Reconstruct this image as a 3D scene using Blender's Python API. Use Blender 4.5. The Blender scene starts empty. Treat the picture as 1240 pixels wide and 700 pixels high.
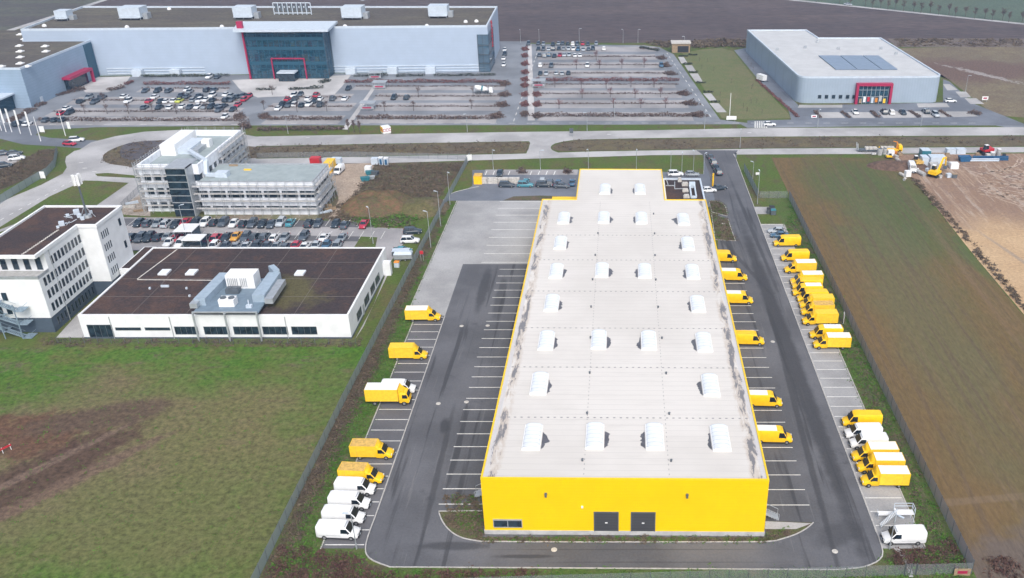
import bpy, math, random
import numpy as np
from mathutils import Vector, Matrix
from mathutils.geometry import tessellate_polygon

R = math.radians
random.seed(4)
rng = np.random.default_rng(4)
sc = bpy.context.scene
C = sc.collection

# ------------------------------------------------------------------ camera, sky, sun, exposure
H, F, PITCH = 88.0, 1078.0, math.atan(553 / 1078)      # drone height, focal length in photo pixels, pitch
CX, CY = 742.0, 350.0
cam = bpy.data.objects.new('camera', bpy.data.cameras.new('camera'))
C.objects.link(cam)
cam.location = (0, 0, H)
cam.rotation_euler = (math.pi / 2 - PITCH, 0, 0)
cam.data.sensor_width = 36
cam.data.lens = F / 1240 * 36
cam.data.shift_x = -(CX - 620) / 1240
cam.data.clip_start = 1
cam.data.clip_end = 6000
sc.camera = cam

SUN_EL, SUN_AZ = 48, 168            # azimuth measured clockwise from +Y: behind the camera, a little right
w = bpy.data.worlds.new('World'); sc.world = w; w.use_nodes = True
nt = w.node_tree
bg = nt.nodes['Background']
sky = nt.nodes.new('ShaderNodeTexSky'); sky.sky_type = 'NISHITA'; sky.sun_disc = False
sky.sun_elevation = R(SUN_EL); sky.sun_rotation = R(SUN_AZ)
sky.air_density = 1.0; sky.dust_density = 3.5; sky.ozone_density = 1.0
cloud = nt.nodes.new('ShaderNodeHueSaturation'); cloud.inputs['Saturation'].default_value = .55   # thin overcast: a whiter sky
nt.links.new(sky.outputs[0], cloud.inputs['Color']); nt.links.new(cloud.outputs[0], bg.inputs[0]); bg.inputs[1].default_value = 0.15
sun = bpy.data.objects.new('sun', bpy.data.lights.new('sun', 'SUN')); C.objects.link(sun)
sun.data.energy = 1.35; sun.data.angle = R(30); sun.data.color = (1, .95, .88)
sd = Vector((math.sin(R(SUN_AZ)) * math.cos(R(SUN_EL)), math.cos(R(SUN_AZ)) * math.cos(R(SUN_EL)), math.sin(R(SUN_EL))))
sun.rotation_euler = sd.to_track_quat('Z', 'Y').to_euler()
vs = sc.view_settings
vs.view_transform = 'Standard'; vs.look = 'None'; vs.gamma = 1; vs.use_curve_mapping = False
vs.exposure = 0.56

# ------------------------------------------------------------------ helpers
cP, sP = math.cos(PITCH), math.sin(PITCH)
def at(u, v, z=0.0):
    h = H - z
    d = F * sP + (v - CY) * cP
    return (h * (u - CX) / d, h * (F * cP - (v - CY) * sP) / d, z)

def tag(o, label=None, cat=None, group=None, kind=None):
    if label: o['label'] = label
    if cat: o['category'] = cat
    if group: o['group'] = group
    if kind: o['kind'] = kind
    return o

def empty(name, loc, rz=0.0):
    o = bpy.data.objects.new(name, None); C.objects.link(o)
    o.location = loc; o.rotation_euler = (0, 0, rz); o.empty_display_size = .3
    return o

def link(name, me, parent=None, loc=None, rz=None):
    o = bpy.data.objects.new(name, me); C.objects.link(o)
    if parent: o.parent = parent
    if loc is not None: o.location = loc
    if rz is not None: o.rotation_euler = (0, 0, rz)
    return o

KIDS = {}
def copy_tree(o, parent=None):
    c = o.copy(); C.objects.link(c)
    if parent: c.parent = parent
    for ch in list(o.children):
        copy_tree(ch, c)
    return c

def paint(o, m, slot=0):
    s = o.material_slots[slot]; s.link = 'OBJECT'; s.material = m

class MB:
    def __init__(s, org=(0, 0, 0)):
        s.v = []; s.f = []; s.m = []; s.o = Vector(org); s.cur = 0
    def vert(s, p): s.v.append((p[0] - s.o.x, p[1] - s.o.y, p[2] - s.o.z)); return len(s.v) - 1
    def face(s, ids): s.f.append(tuple(ids)); s.m.append(s.cur)
    def poly(s, pts): s.face([s.vert(p) for p in pts])
    def box(s, x0, x1, y0, y1, z0, z1, rz=0, c=None):
        pts = [(x0, y0), (x1, y0), (x1, y1), (x0, y1)]
        if rz:
            if c is None: c = ((x0 + x1) / 2, (y0 + y1) / 2)
            ca, sa = math.cos(rz), math.sin(rz)
            pts = [(c[0] + (x - c[0]) * ca - (y - c[1]) * sa, c[1] + (x - c[0]) * sa + (y - c[1]) * ca) for x, y in pts]
        return s.prism(pts, z0, z1)
    def cbox(s, c, d, rz=0):
        return s.box(c[0] - d[0] / 2, c[0] + d[0] / 2, c[1] - d[1] / 2, c[1] + d[1] / 2, c[2], c[2] + d[2], rz, (c[0], c[1]))
    def prism(s, pts, z0, z1):
        a = sum(pts[i][0] * pts[(i + 1) % len(pts)][1] - pts[(i + 1) % len(pts)][0] * pts[i][1] for i in range(len(pts)))
        if a < 0: pts = pts[::-1]
        n = len(pts)
        b = [s.vert((p[0], p[1], z0)) for p in pts]; t = [s.vert((p[0], p[1], z1)) for p in pts]
        for i in range(n):
            j = (i + 1) % n; s.face((b[i], b[j], t[j], t[i]))
        if n <= 4: s.face(t); s.face(b[::-1])
        else:
            for tr in tessellate_polygon([[Vector((p[0], p[1], 0)) for p in pts]]):
                i, j, k = tr
                cr = (pts[j][0] - pts[i][0]) * (pts[k][1] - pts[i][1]) - (pts[k][0] - pts[i][0]) * (pts[j][1] - pts[i][1])
                if cr < 0: i, k = k, i
                s.face((t[i], t[j], t[k])); s.face((b[k], b[j], b[i]))
        return s
    def tube(s, p, q, r0, r1=None, n=8, cap=True):
        p, q = Vector(p), Vector(q); r1 = r0 if r1 is None else r1
        d = (q - p).normalized(); a = d.orthogonal().normalized(); b = d.cross(a)
        A = []; B = []
        for i in range(n):
            t = 2 * math.pi * i / n; e = a * math.cos(t) + b * math.sin(t)
            A.append(s.vert(p + e * r0)); B.append(s.vert(q + e * r1))
        for i in range(n):
            j = (i + 1) % n; s.face((A[i], A[j], B[j], B[i]))
        if cap: s.face(A[::-1]); s.face(B)
        return s
    def bar(s, p, q, wd, th=None):
        th = wd if th is None else th
        p, q = Vector(p), Vector(q); d = (q - p).normalized()
        up = Vector((0, 0, 1)) if abs(d.z) < .95 else Vector((0, 1, 0))
        a = d.cross(up).normalized() * wd / 2; b = a.cross(d).normalized() * th / 2
        P = [s.vert(p + x) for x in (-a - b, a - b, a + b, -a + b)]; Q = [s.vert(q + x) for x in (-a - b, a - b, a + b, -a + b)]
        for i in range(4):
            j = (i + 1) % 4; s.face((P[i], P[j], Q[j], Q[i]))
        s.face(P[::-1]); s.face(Q); return s
    def loft(s, rings, cap=True):
        ids = [[s.vert(p) for p in r] for r in rings]
        n = len(ids[0])
        for a, b in zip(ids, ids[1:]):
            for i in range(n):
                j = (i + 1) % n; s.face((a[i], a[j], b[j], b[i]))
        if cap: s.face(ids[0][::-1]); s.face(ids[-1])
        return s
    def mesh(s, name, mats, smooth=None):
        me = bpy.data.meshes.new(name); me.from_pydata(s.v, [], s.f)
        if not isinstance(mats, (list, tuple)): mats = [mats]
        for m in mats: me.materials.append(m)
        if len(mats) > 1: me.polygons.foreach_set('material_index', s.m)
        if smooth is not None:
            me.polygons.foreach_set('use_smooth', [True] * len(me.polygons)); me.set_sharp_from_angle(angle=R(smooth))
        me.update(); return me
    def build(s, name, mats, parent=None, loc=None, smooth=None):
        return link(name, s.mesh(name, mats, smooth), parent, loc)

def smoothline(pts, k=5, closed=False):
    n = len(pts); out = []
    rngi = range(n) if closed else range(n - 1)
    for i in rngi:
        g = (lambda j: pts[j % n]) if closed else (lambda j: pts[min(max(j, 0), n - 1)])
        p0, p1, p2, p3 = g(i - 1), g(i), g(i + 1), g(i + 2)
        for t in range(k):
            t /= k
            out.append(tuple(.5 * ((2 * p1[a]) + (-p0[a] + p2[a]) * t + (2 * p0[a] - 5 * p1[a] + 4 * p2[a] - p3[a]) * t * t + (-p0[a] + 3 * p1[a] - 3 * p2[a] + p3[a]) * t ** 3) for a in (0, 1)))
    if not closed: out.append(pts[-1])
    return out

def px(pts, z=0): return [at(u, v, z)[:2] for u, v in pts]

# ------------------------------------------------------------------ materials
def nodes(name):
    m = bpy.data.materials.new(name); m.use_nodes = True
    t = m.node_tree; b = t.nodes['Principled BSDF']; return m, t, b
def N(t, k, **kw):
    n = t.nodes.new(k)
    for a, v in kw.items(): setattr(n, a, v)
    return n
def noise(t, vec, scale, detail=5, rough=.55, dist=0):
    n = N(t, 'ShaderNodeTexNoise'); n.inputs['Scale'].default_value = scale; n.inputs['Detail'].default_value = detail
    n.inputs['Roughness'].default_value = rough; n.inputs['Distortion'].default_value = dist
    t.links.new(vec, n.inputs['Vector']); return n.outputs[0]
def mapping(t, vec, loc=(0, 0, 0), rot=(0, 0, 0), scale=(1, 1, 1), kind='POINT'):
    n = N(t, 'ShaderNodeMapping', vector_type=kind)
    n.inputs['Location'].default_value = loc; n.inputs['Rotation'].default_value = rot; n.inputs['Scale'].default_value = scale
    t.links.new(vec, n.inputs['Vector']); return n.outputs[0]
def mrange(t, v, a, b, c=0, d=1):
    n = N(t, 'ShaderNodeMapRange', interpolation_type='SMOOTHSTEP')
    for i, x in zip((1, 2, 3, 4), (a, b, c, d)): n.inputs[i].default_value = x
    t.links.new(v, n.inputs[0]); return n.outputs[0]
def mix(t, f, a, b):
    n = N(t, 'ShaderNodeMix', data_type='RGBA')
    if isinstance(f, (int, float)): n.inputs[0].default_value = f
    else: t.links.new(f, n.inputs[0])
    for k, x in ((6, a), (7, b)):
        if isinstance(x, tuple): n.inputs[k].default_value = (*x, 1)
        else: t.links.new(x, n.inputs[k])
    return n.outputs[2]
def math_(t, op, a, b=None, c=None):
    n = N(t, 'ShaderNodeMath', operation=op)
    for i, x in enumerate((a, b, c)):
        if x is None: continue
        if isinstance(x, (int, float)): n.inputs[i].default_value = x
        else: t.links.new(x, n.inputs[i])
    return n.outputs[0]
def pos(t): return N(t, 'ShaderNodeNewGeometry').outputs['Position']
def objco(t): return N(t, 'ShaderNodeTexCoord').outputs['Object']
def bump(t, b, h, strength=.3, dist=.1):
    n = N(t, 'ShaderNodeBump'); n.inputs['Strength'].default_value = strength; n.inputs['Distance'].default_value = dist
    t.links.new(h, n.inputs['Height']); t.links.new(n.outputs[0], b.inputs['Normal'])
def ell(t, P, c, r, rot=0, wob=.6, soft=.3, ns=.12):
    q = mapping(t, P, (c[0], c[1], 0), (0, 0, rot), (r[0], r[1], 1e6), 'TEXTURE')
    l = N(t, 'ShaderNodeVectorMath', operation='LENGTH'); t.links.new(q, l.inputs[0])
    nz = math_(t, 'MULTIPLY', math_(t, 'SUBTRACT', noise(t, P, ns, 6, .65), .5), wob * 2)
    return mrange(t, math_(t, 'ADD', l.outputs['Value'], nz), 1 - soft, 1 + soft, 1, 0)

def plain(name, col, rough=.6, var=.12, scale=1.5, metal=0, spec=.5, alpha=None, local=True, grime=None):
    m, t, b = nodes(name)
    P = objco(t) if local else pos(t)
    f = mrange(t, noise(t, P, scale, 4), .3, .7)
    c0 = tuple(x * (1 - var) for x in col); c1 = tuple(min(1, x * (1 + var)) for x in col)
    c = mix(t, f, c0, c1)
    if grime: c = mix(t, mrange(t, noise(t, P, scale * .35, 8, .7), .55, .75, 0, .8), c, grime)
    t.links.new(c, b.inputs['Base Color'])
    b.inputs['Roughness'].default_value = rough; b.inputs['Metallic'].default_value = metal
    b.inputs['Specular IOR Level'].default_value = spec
    return m

def blend(name, cols, scales=(.03, .25, 2.2), rough=.95, bumpd=.15, masks=(), stretch=None, contrast=.12, vary=.38):
    """several ground colours mixed by noise at three sizes, plus shaped patches"""
    m, t, b = nodes(name); P = pos(t); Q = P
    if stretch: Q = mapping(t, P, scale=stretch)
    a = mrange(t, noise(t, Q, scales[0], 5, .6), .5 - contrast, .5 + contrast)
    f = mrange(t, noise(t, Q, scales[1], 6, .7, .4), .38, .62)
    g = noise(t, Q, scales[2], 6, .75)
    c = mix(t, a, cols[0], cols[1])
    c = mix(t, math_(t, 'MULTIPLY', f, .75), c, cols[2])
    for col, fn in masks:
        c = mix(t, fn(t, P), c, col)
    hsv = N(t, 'ShaderNodeHueSaturation'); t.links.new(c, hsv.inputs['Color'])
    t.links.new(mrange(t, g, .25, .75, 1 - vary, 1 + vary), hsv.inputs['Value'])
    t.links.new(hsv.outputs[0], b.inputs['Base Color'])
    b.inputs['Roughness'].default_value = rough; b.inputs['Specular IOR Level'].default_value = .15
    if bumpd: bump(t, b, g, .6, bumpd)
    return m

def strp(angle, period_scale, lo, hi, amt):
    """streaks along a direction (drill lines, tyre tracks)"""
    def fn(t, P):
        q = mapping(t, P, rot=(0, 0, angle), scale=(period_scale, period_scale * .02, 1))
        q = mapping(t, q)
        return mrange(t, noise(t, q, 1, 4, .6), lo, hi, 0, amt)
    return fn
def E(c, r, rot=0, amt=1, **k):
    def fn(t, P): return math_(t, 'MULTIPLY', ell(t, P, c, r, rot, **k), amt)
    return fn

def asphalt(name, col, stain=.5, tracks=True, light=(.2, .2, .21), patches=()):
    m, t, b = nodes(name); P = pos(t)
    c0 = tuple(x * .82 for x in col); c1 = tuple(x * 1.18 for x in col)
    c = mix(t, mrange(t, noise(t, P, .06, 5, .6), .35, .65), c0, c1)
    if tracks:
        q = mapping(t, P, scale=(.55, .022, 1))
        tr = mrange(t, noise(t, q, 1, 3, .6, .3), .56, .66, 0, stain)
        c = mix(t, tr, c, tuple(x * .45 for x in col))
        q2 = mapping(t, P, (3, 1, 0), scale=(1.3, .05, 1))
        c = mix(t, mrange(t, noise(t, q2, 1, 4, .6), .6, .7, 0, .35), c, light)
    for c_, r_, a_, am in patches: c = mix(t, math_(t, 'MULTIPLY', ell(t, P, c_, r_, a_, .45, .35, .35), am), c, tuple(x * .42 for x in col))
    st = mrange(t, noise(t, P, .13, 7, .7, .6), .6, .7, 0, stain * .8)
    c = mix(t, st, c, tuple(x * .5 for x in col))
    hsv = N(t, 'ShaderNodeHueSaturation'); t.links.new(c, hsv.inputs['Color'])
    t.links.new(mrange(t, noise(t, P, 3, 5, .8), .25, .75, .86, 1.14), hsv.inputs['Value'])
    t.links.new(hsv.outputs[0], b.inputs['Base Color'])
    b.inputs['Roughness'].default_value = .82; b.inputs['Specular IOR Level'].default_value = .3
    return m

def foliage(name, cols, scale=1.2):
    m, t, b = nodes(name); P = pos(t)
    c = mix(t, mrange(t, noise(t, P, scale, 3), .35, .65), cols[0], cols[1])
    c = mix(t, mrange(t, noise(t, P, scale * 5, 2), .55, .75), c, cols[2])
    t.links.new(c, b.inputs['Base Color']); b.inputs['Roughness'].default_value = .9; b.inputs['Specular IOR Level'].default_value = .1
    return m

def ribbed(name, col, axis='Z', period=.6, depth=.06, rough=.45, var=.05, line=.9, grime=None):
    """profiled sheet metal or membrane with seams"""
    m, t, b = nodes(name); P = objco(t)
    sep = N(t, 'ShaderNodeSeparateXYZ'); t.links.new(P, sep.inputs[0])
    fr = math_(t, 'FRACT', math_(t, 'DIVIDE', sep.outputs[axis], period))
    ln = mrange(t, math_(t, 'ABSOLUTE', math_(t, 'SUBTRACT', fr, .5)), .0, .09, 1, 0)
    c = mix(t, mrange(t, noise(t, P, .25, 5), .3, .7), tuple(x * (1 - var) for x in col), tuple(min(1, x * (1 + var)) for x in col))
    if grime: c = mix(t, mrange(t, noise(t, P, .5, 8, .72, .5), .52, .74, 0, .6), c, grime)
    c = mix(t, ln, c, tuple(x * line for x in col))
    t.links.new(c, b.inputs['Base Color']); b.inputs['Roughness'].default_value = rough
    bump(t, b, math_(t, 'PINGPONG', fr, .5), .5, depth)
    return m

def gauze(name, col, cover, rough=.6):
    m, t, b = nodes(name)
    b.inputs['Base Color'].default_value = (*col, 1); b.inputs['Roughness'].default_value = rough
    b.inputs['Alpha'].default_value = cover
    return m
def glass(name, col, rough=.08, alpha=1):
    m, t, b = nodes(name)
    f = mrange(t, noise(t, objco(t), .9, 3), .35, .65)
    t.links.new(mix(t, f, tuple(x * .6 for x in col), tuple(x * 1.5 for x in col)), b.inputs['Base Color'])
    b.inputs['Roughness'].default_value = rough; b.inputs['Specular IOR Level'].default_value = .7; b.inputs['Alpha'].default_value = alpha
    return m

M = {}
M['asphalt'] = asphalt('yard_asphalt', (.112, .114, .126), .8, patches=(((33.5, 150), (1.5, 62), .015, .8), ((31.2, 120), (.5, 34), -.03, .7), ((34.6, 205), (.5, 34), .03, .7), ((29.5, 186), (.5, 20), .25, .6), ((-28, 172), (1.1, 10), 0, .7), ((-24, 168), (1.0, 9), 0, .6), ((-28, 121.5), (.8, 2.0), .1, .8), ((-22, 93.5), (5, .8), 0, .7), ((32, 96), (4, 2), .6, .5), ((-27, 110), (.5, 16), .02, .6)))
M['asphalt_mid'] = asphalt('road_asphalt', (.155, .17, .20), .3, tracks=False)
M['asphalt_stall'] = asphalt('stall_asphalt', (.12, .12, .13), .4, tracks=False)
M['concrete_road'] = asphalt('pale_road', (.38, .375, .38), .2, tracks=False)
M['carpark'] = asphalt('carpark_asphalt', (.20, .215, .24), .25, tracks=False)
M['stall_paving'] = asphalt('stall_paving', (.31, .30, .305), .25, tracks=False)
M['paving'] = asphalt('concrete_paving', (.37, .365, .365), .25, tracks=False)
M['paving_pale'] = asphalt('pale_paving', (.46, .45, .45), .15, tracks=False)
M['kerb'] = plain('kerb_stone', (.42, .41, .40), .85, .15, 2)
M['mark'] = plain('road_paint', (.72, .72, .70), .7, .12, 1.5)
M['yellow'] = ribbed('yellow_cladding', (.88, .55, .002), 'Z', .5, .03, .55, .035, .93, grime=(.84, .50, .008))
M['yellow'].node_tree.nodes['Principled BSDF'].inputs['Specular IOR Level'].default_value = .2
M['yellow_trim'] = plain('yellow_trim', (.84, .56, .01), .45, .05)
M['yellow_paint'] = plain('yellow_paint', (.90, .54, .006), .35, .06, 1.2)
M['yellow_box'] = plain('yellow_box_panel', (.90, .56, .03), .5, .08, 2.5)
M['yellow_dirty'] = plain('dirty_yellow_roof', (.60, .38, .10), .7, .2, 2.5, grime=(.24, .20, .17))
M['white_paint'] = plain('white_paint', (.78, .79, .80), .3, .04, 1)
M['white_wall'] = plain('white_render', (.74, .76, .78), .8, .05, .5)
M['roof_mem'] = None
M['plinth'] = plain('grey_plinth', (.45, .45, .45), .8, .12, .8)
M['dark_door'] = ribbed('dark_grey_door', (.06, .062, .07), 'Z', .5, .03, .5, .05, .6)
M['dark_wall'] = plain('dark_grey_wall', (.065, .09, .125), .6, .1, .6)
M['green_roof'] = blend('sedum_roof', ((.060, .044, .042), (.092, .058, .048), (.048, .040, .043)), (.06, .35, 2.5), contrast=.07, masks=[((.11, .065, .045), lambda t, P: mrange(t, noise(t, P, .22, 7, .75, .6), .57, .7, 0, .7)), ((.10, .10, .045), lambda t, P: mrange(t, noise(t, mapping(t, P, (31, 5, 0)), .16, 7, .75, .6), .62, .74, 0, .7)),((.11, .1, .045), E((-66, 160), (7, 6), 0, .8, wob=1.4))])
M['sedum_far'] = blend('sedum_roof_far', ((.105, .095, .085), (.14, .13, .10), (.10, .085, .075)), (.05, .3, 2), stretch=(.3, 1, 1))
M['metal'] = plain('galvanised_metal', (.42, .45, .48), .45, .1, 1, metal=.4)
M['metal_pale'] = plain('pale_metal_panel', (.52, .59, .67), .5, .06, 1)
M['stair_steel'] = plain('blue_grey_steel', (.20, .27, .33), .6, .1)
M['duct_grey'] = plain('blue_grey_duct', (.31, .39, .47), .5, .08, 1)
M['duct_dark'] = plain('dark_blue_grey_deck', (.16, .22, .28), .6, .1, 1)
M['metal_dark'] = plain('dark_metal', (.12, .14, .16), .5, .1, 1, metal=.3)
M['store_blue'] = ribbed('pale_blue_cladding', (.38, .46, .575), 'Z', 1.2, .03, .5, .03, .94)
M['store_side'] = ribbed('blue_grey_cladding', (.27, .36, .47), 'Z', 1.0, .04, .5, .05, .85)
M['store_grey'] = ribbed('grey_metal_cladding', (.31, .38, .46), 'X', 1.0, .04, .45, .04, .88)
M['store_grey_y'] = ribbed('grey_metal_cladding_side', (.37, .42, .48), 'Y', 1.0, .04, .45, .04, .88)
M['store_roof'] = ribbed('pale_membrane_roof', (.50, .51, .52), 'Y', 1.6, .01, .7, .07, .9, grime=(.38, .37, .36))
M['curtain'] = glass('curtain_glass', (.018, .075, .12), .06, .55)
M['steel_blue'] = plain('dark_blue_steel', (.018, .075, .12), .4, .08)
M['win'] = glass('window_glass', (.018, .032, .045), .06)
M['car_glass'] = glass('car_glass', (.012, .022, .034), .16)
M['solar'] = plain('solar_cells', (.19, .25, .34), .4, .06, .6)
M['pink'] = plain('magenta_red_paint', (.36, .018, .07), .45, .05)
M['red'] = plain('red_paint', (.50, .03, .04), .45, .1)
M['teal'] = plain('teal_paint', (.03, .16, .20), .4, .1)
M['blue'] = plain('blue_paint', (.02, .10, .22), .45, .1)
M['orange'] = plain('orange_paint', (.62, .22, .02), .45, .1)
M['tyre'] = plain('tyre_rubber', (.02, .02, .022), .9, .1)
M['hub'] = plain('wheel_hub', (.35, .36, .37), .4, .1, metal=.6)
M['lamp'] = plain('headlight_lens', (.65, .68, .7), .1, .03)
M['tail'] = plain('tail_light_lens', (.35, .01, .01), .2, .05)
M['black'] = plain('black_plastic', (.022, .023, .026), .6, .1)
M['timber'] = plain('weathered_timber', (.30, .22, .14), .85, .2, 2)
M['netting'] = plain('white_scaffold_netting', (.76, .79, .85), .9, .10, .9, grime=(.52, .56, .62))
M['plank'] = plain('grey_scaffold_plank', (.50, .49, .48), .85, .15, 2)
M['skylight'] = plain('skylight_polycarbonate', (.72, .76, .80), .35, .06, .8, grime=(.58, .60, .60))
M['stone'] = plain('pale_stone', (.5, .48, .45), .9, .2, 2)
M['concrete'] = plain('raw_concrete', (.42, .42, .42), .85, .15, 1.2)
M['fence'] = gauze('grey_mesh_fence', (.27, .32, .35), .72)
M['fence_r'] = gauze('grey_mesh_fence_pale', (.27, .28, .33), .78)
M['fence_thin'] = gauze('thin_mesh_fence', (.26, .29, .31), .34)
M['bark'] = plain('tree_bark', (.10, .08, .07), .9, .2, 3)
M['twig'] = foliage('bare_twigs', ((.12, .09, .08), (.16, .11, .10), (.2, .16, .13)))
M['twig_red'] = foliage('reddish_twigs', ((.17, .09, .09), (.22, .11, .11), (.2, .13, .12)))
M['hedge_brown'] = foliage('brown_hedge', ((.12, .09, .085), (.16, .115, .10), (.13, .13, .085)))
M['hedge_red'] = foliage('copper_hedge', ((.17, .085, .08), (.20, .105, .10), (.15, .09, .085)))
M['hedge_dark'] = foliage('dark_hedge', ((.045, .06, .045), (.075, .08, .06), (.10, .08, .06)))
M['scrub'] = foliage('winter_scrub', ((.12, .095, .075), (.165, .125, .09), (.09, .105, .05)), .5)
M['weeds'] = foliage('green_weeds', ((.07, .16, .025), (.095, .185, .035), (.13, .16, .055)), .5)
M['bramble'] = foliage('brown_bramble', ((.10, .055, .05), (.13, .08, .06), (.16, .12, .09)), .8)
M['reddirt'] = blend('mound_earth', ((.20, .11, .07), (.13, .085, .06), (.11, .12, .05)), (.2, .9, 3), contrast=.08, bumpd=.5)
CARCOL = {}
for k, col in dict(d=(.03, .045, .06), g=(.24, .27, .30), w=(.72, .74, .76), r=(.42, .03, .06), t=(.06, .24, .30), o=(.60, .30, .04), b=(.05, .12, .20), n=(.075, .095, .12), s=(.42, .46, .50), y=(.5, .55, .1)).items():
    CARCOL[k] = plain('car_paint_' + {'d': 'black', 'g': 'grey', 'w': 'white', 'r': 'red', 't': 'teal', 'o': 'orange', 'b': 'blue', 'n': 'charcoal', 's': 'silver', 'y': 'lime'}[k], col, .22, .03, 1)
    CARCOL[k].node_tree.nodes['Principled BSDF'].inputs['Coat Weight'].default_value = .5
CN = dict(d='black', g='grey', w='white', r='red', t='teal', o='orange', b='dark blue', n='charcoal', s='silver', y='lime')

# ------------------------------------------------------------------ ground sheets
def sheet(name, pts, z, mat, kind='structure', smooth=0, closed=True):
    if smooth: pts = smoothline(pts, smooth, True)
    m = MB()
    ids = [m.vert((p[0], p[1], z)) for p in pts]
    for i, j, k in tessellate_polygon([[Vector((p[0], p[1], 0)) for p in pts]]):
        cr = (pts[j][0] - pts[i][0]) * (pts[k][1] - pts[i][1]) - (pts[k][0] - pts[i][0]) * (pts[j][1] - pts[i][1])
        if cr < 0: i, k = k, i
        m.face((ids[i], ids[j], ids[k]))
    return tag(m.build(name, mat), kind=kind)

def kerb(pts, wd=.16, h=.12, closed=False, name='kerb', mat=None):
    pts = [Vector((p[0], p[1])) for p in pts]; n = len(pts)
    m = MB(); L = []; Rr = []
    for i, p in enumerate(pts):
        a = pts[(i - 1) % n] if (closed or i) else pts[i]; b = pts[(i + 1) % n] if (closed or i < n - 1) else pts[i]
        d = (b - a).normalized(); nn = Vector((-d.y, d.x)) * wd / 2
        L.append(p + nn); Rr.append(p - nn)
    rings = [[(l.x, l.y, -.02), (l.x, l.y, h), (r.x, r.y, h), (r.x, r.y, -.02)] for l, r in zip(L, Rr)]
    if closed: rings.append(rings[0])
    m.loft(rings, not closed)
    return tag(m.build(name, mat or M['kerb']), kind='structure')

lawn = blend('lawn', vary=.5, cols=((.068, .128, .018), (.112, .115, .04), (.056, .145, .016)), scales=(.035, .22, 1.1), contrast=.1, masks=[
    ((.065, .075, .04), lambda t, P: mrange(t, noise(t, mapping(t, P, (9, 3, 0)), .35, 7, .75, .8), .58, .68, 0, .8)),
    ((.125, .10, .07), lambda t, P: mrange(t, noise(t, mapping(t, P, (1, 30, 0), (0, 0, .5), (.12, .3, 1)), 1, 8, .75, .6), .52, .66, 0, .75)),
    ((.148, .125, .062), E((-72, 115), (28, 22), .3, .8, wob=1.2, soft=.5, ns=.06)),
    ((.145, .118, .066), E((-92, 112), (20, 22), -.3, .85, wob=1.1, soft=.4, ns=.08)),
    ((.115, .122, .046), E((-60, 98), (25, 14), 0, .7, wob=1.2, soft=.5)),
    ((.115, .062, .042), E(at(30, 530)[:2], (11, 6.5), .12, .9, wob=1.3, soft=.34, ns=.2)),
    ((.08, .05, .038), E(at(20, 590)[:2], (5.5, 19), -.62, .9, wob=.8, soft=.22, ns=.25)),
    ((.15, .105, .08), E(at(28, 577)[:2], (.9, 17), -.62, .85, wob=.8, soft=.3, ns=.5)),
    ((.14, .095, .07), E(at(52, 600)[:2], (1.6, 20), -.66, .85, wob=.9, soft=.3, ns=.4)),
    ((.10, .07, .05), E(at(120, 505)[:2], (10, 4), .4, .9, wob=1.3, soft=.3))])
verge = blend('verge_grass', ((.08, .11, .028), (.12, .11, .045), (.08, .13, .024)), (.04, .22, 1.8), contrast=.12, masks=[((.10, .08, .055), lambda t, P: mrange(t, noise(t, mapping(t, P, scale=(1, .4, 1)), .3, 7, .7, .5), .52, .66, 0, .8))])
tag(sheet('ground', [(-1600, -300), (1600, -300), (1600, 2200), (-1600, 2200)], 0, verge))
sheet('lawn', [(-150, 60), (-47.2, 60), (-47.0, 90), (-46.8, 128), (-46.7, 147.2), (-150, 147.2)], .01, lawn)
# fields beyond
plough = blend('ploughed_field', ((.095, .075, .075), (.12, .095, .09), (.085, .07, .07)), (.012, .06, .5), stretch=(.25, 1, 1), bumpd=.1)
farL, farR = at(952, 0), at(1240, 30)
dx, dy = farR[0] - farL[0], farR[1] - farL[1]
def fr(t, off=0): return (farL[0] + dx * t, farL[1] + dy * t + off)
sheet('ploughed_field', [(-298, 425), (260, 425), (260, fr(1.45)[1]), fr(-4), (-298, fr(-3.8)[1])], .01, plough)
sheet('green_field', [fr(-4), fr(3), (fr(3)[0], 1800), (fr(-4)[0], 1800)], .02, blend('young_crop', ((.09, .13, .095), (.11, .14, .10), (.095, .12, .09)), (.02, .1, .8)))
sheet('road', [fr(-4), fr(3), fr(3, 5), fr(-4, 5)], .03, M['concrete_road'])
sheet('track', [(-304, 370), (-300, 370), (-296, 700), (-300, 700)], .03, M['paving'])
sheet('green_field', [(-420, 380), (-304, 380), (-300, 640), (-420, 640)], .01, blend('pale_field', ((.10, .09, .08), (.12, .13, .09), (.09, .08, .075)), (.03, .1, .8), stretch=(.3, 1, 1)))
rough = blend('rough_land', ((.17, .145, .105), (.20, .17, .11), (.15, .115, .085)), (.03, .15, 1.2), masks=[((.14, .095, .08), E(at(1150, 85)[:2], (40, 20), 0, .9)), ((.34, .32, .31), E(at(1190, 90)[:2], (17, 2), -1.0, .7, wob=2.2, soft=.15, ns=.4))])
sheet('rough_ground', [(116, 412), (270, 425), (270, 300), (150, 300), at(1205, 140)[:2], at(1150, 97)[:2], at(1075, 50)[:2]], .02, rough)
sheet('rough_ground', px([(1075, 46.5), (1300, 47), (1300, 57), (1085, 57)]), .03, blend('dry_strip', ((.16, .13, .12), (.19, .16, .13), (.12, .10, .10)), (.05, .3, 2)))
drill = strp(R(2), .9, .5, .62, .5)
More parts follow.
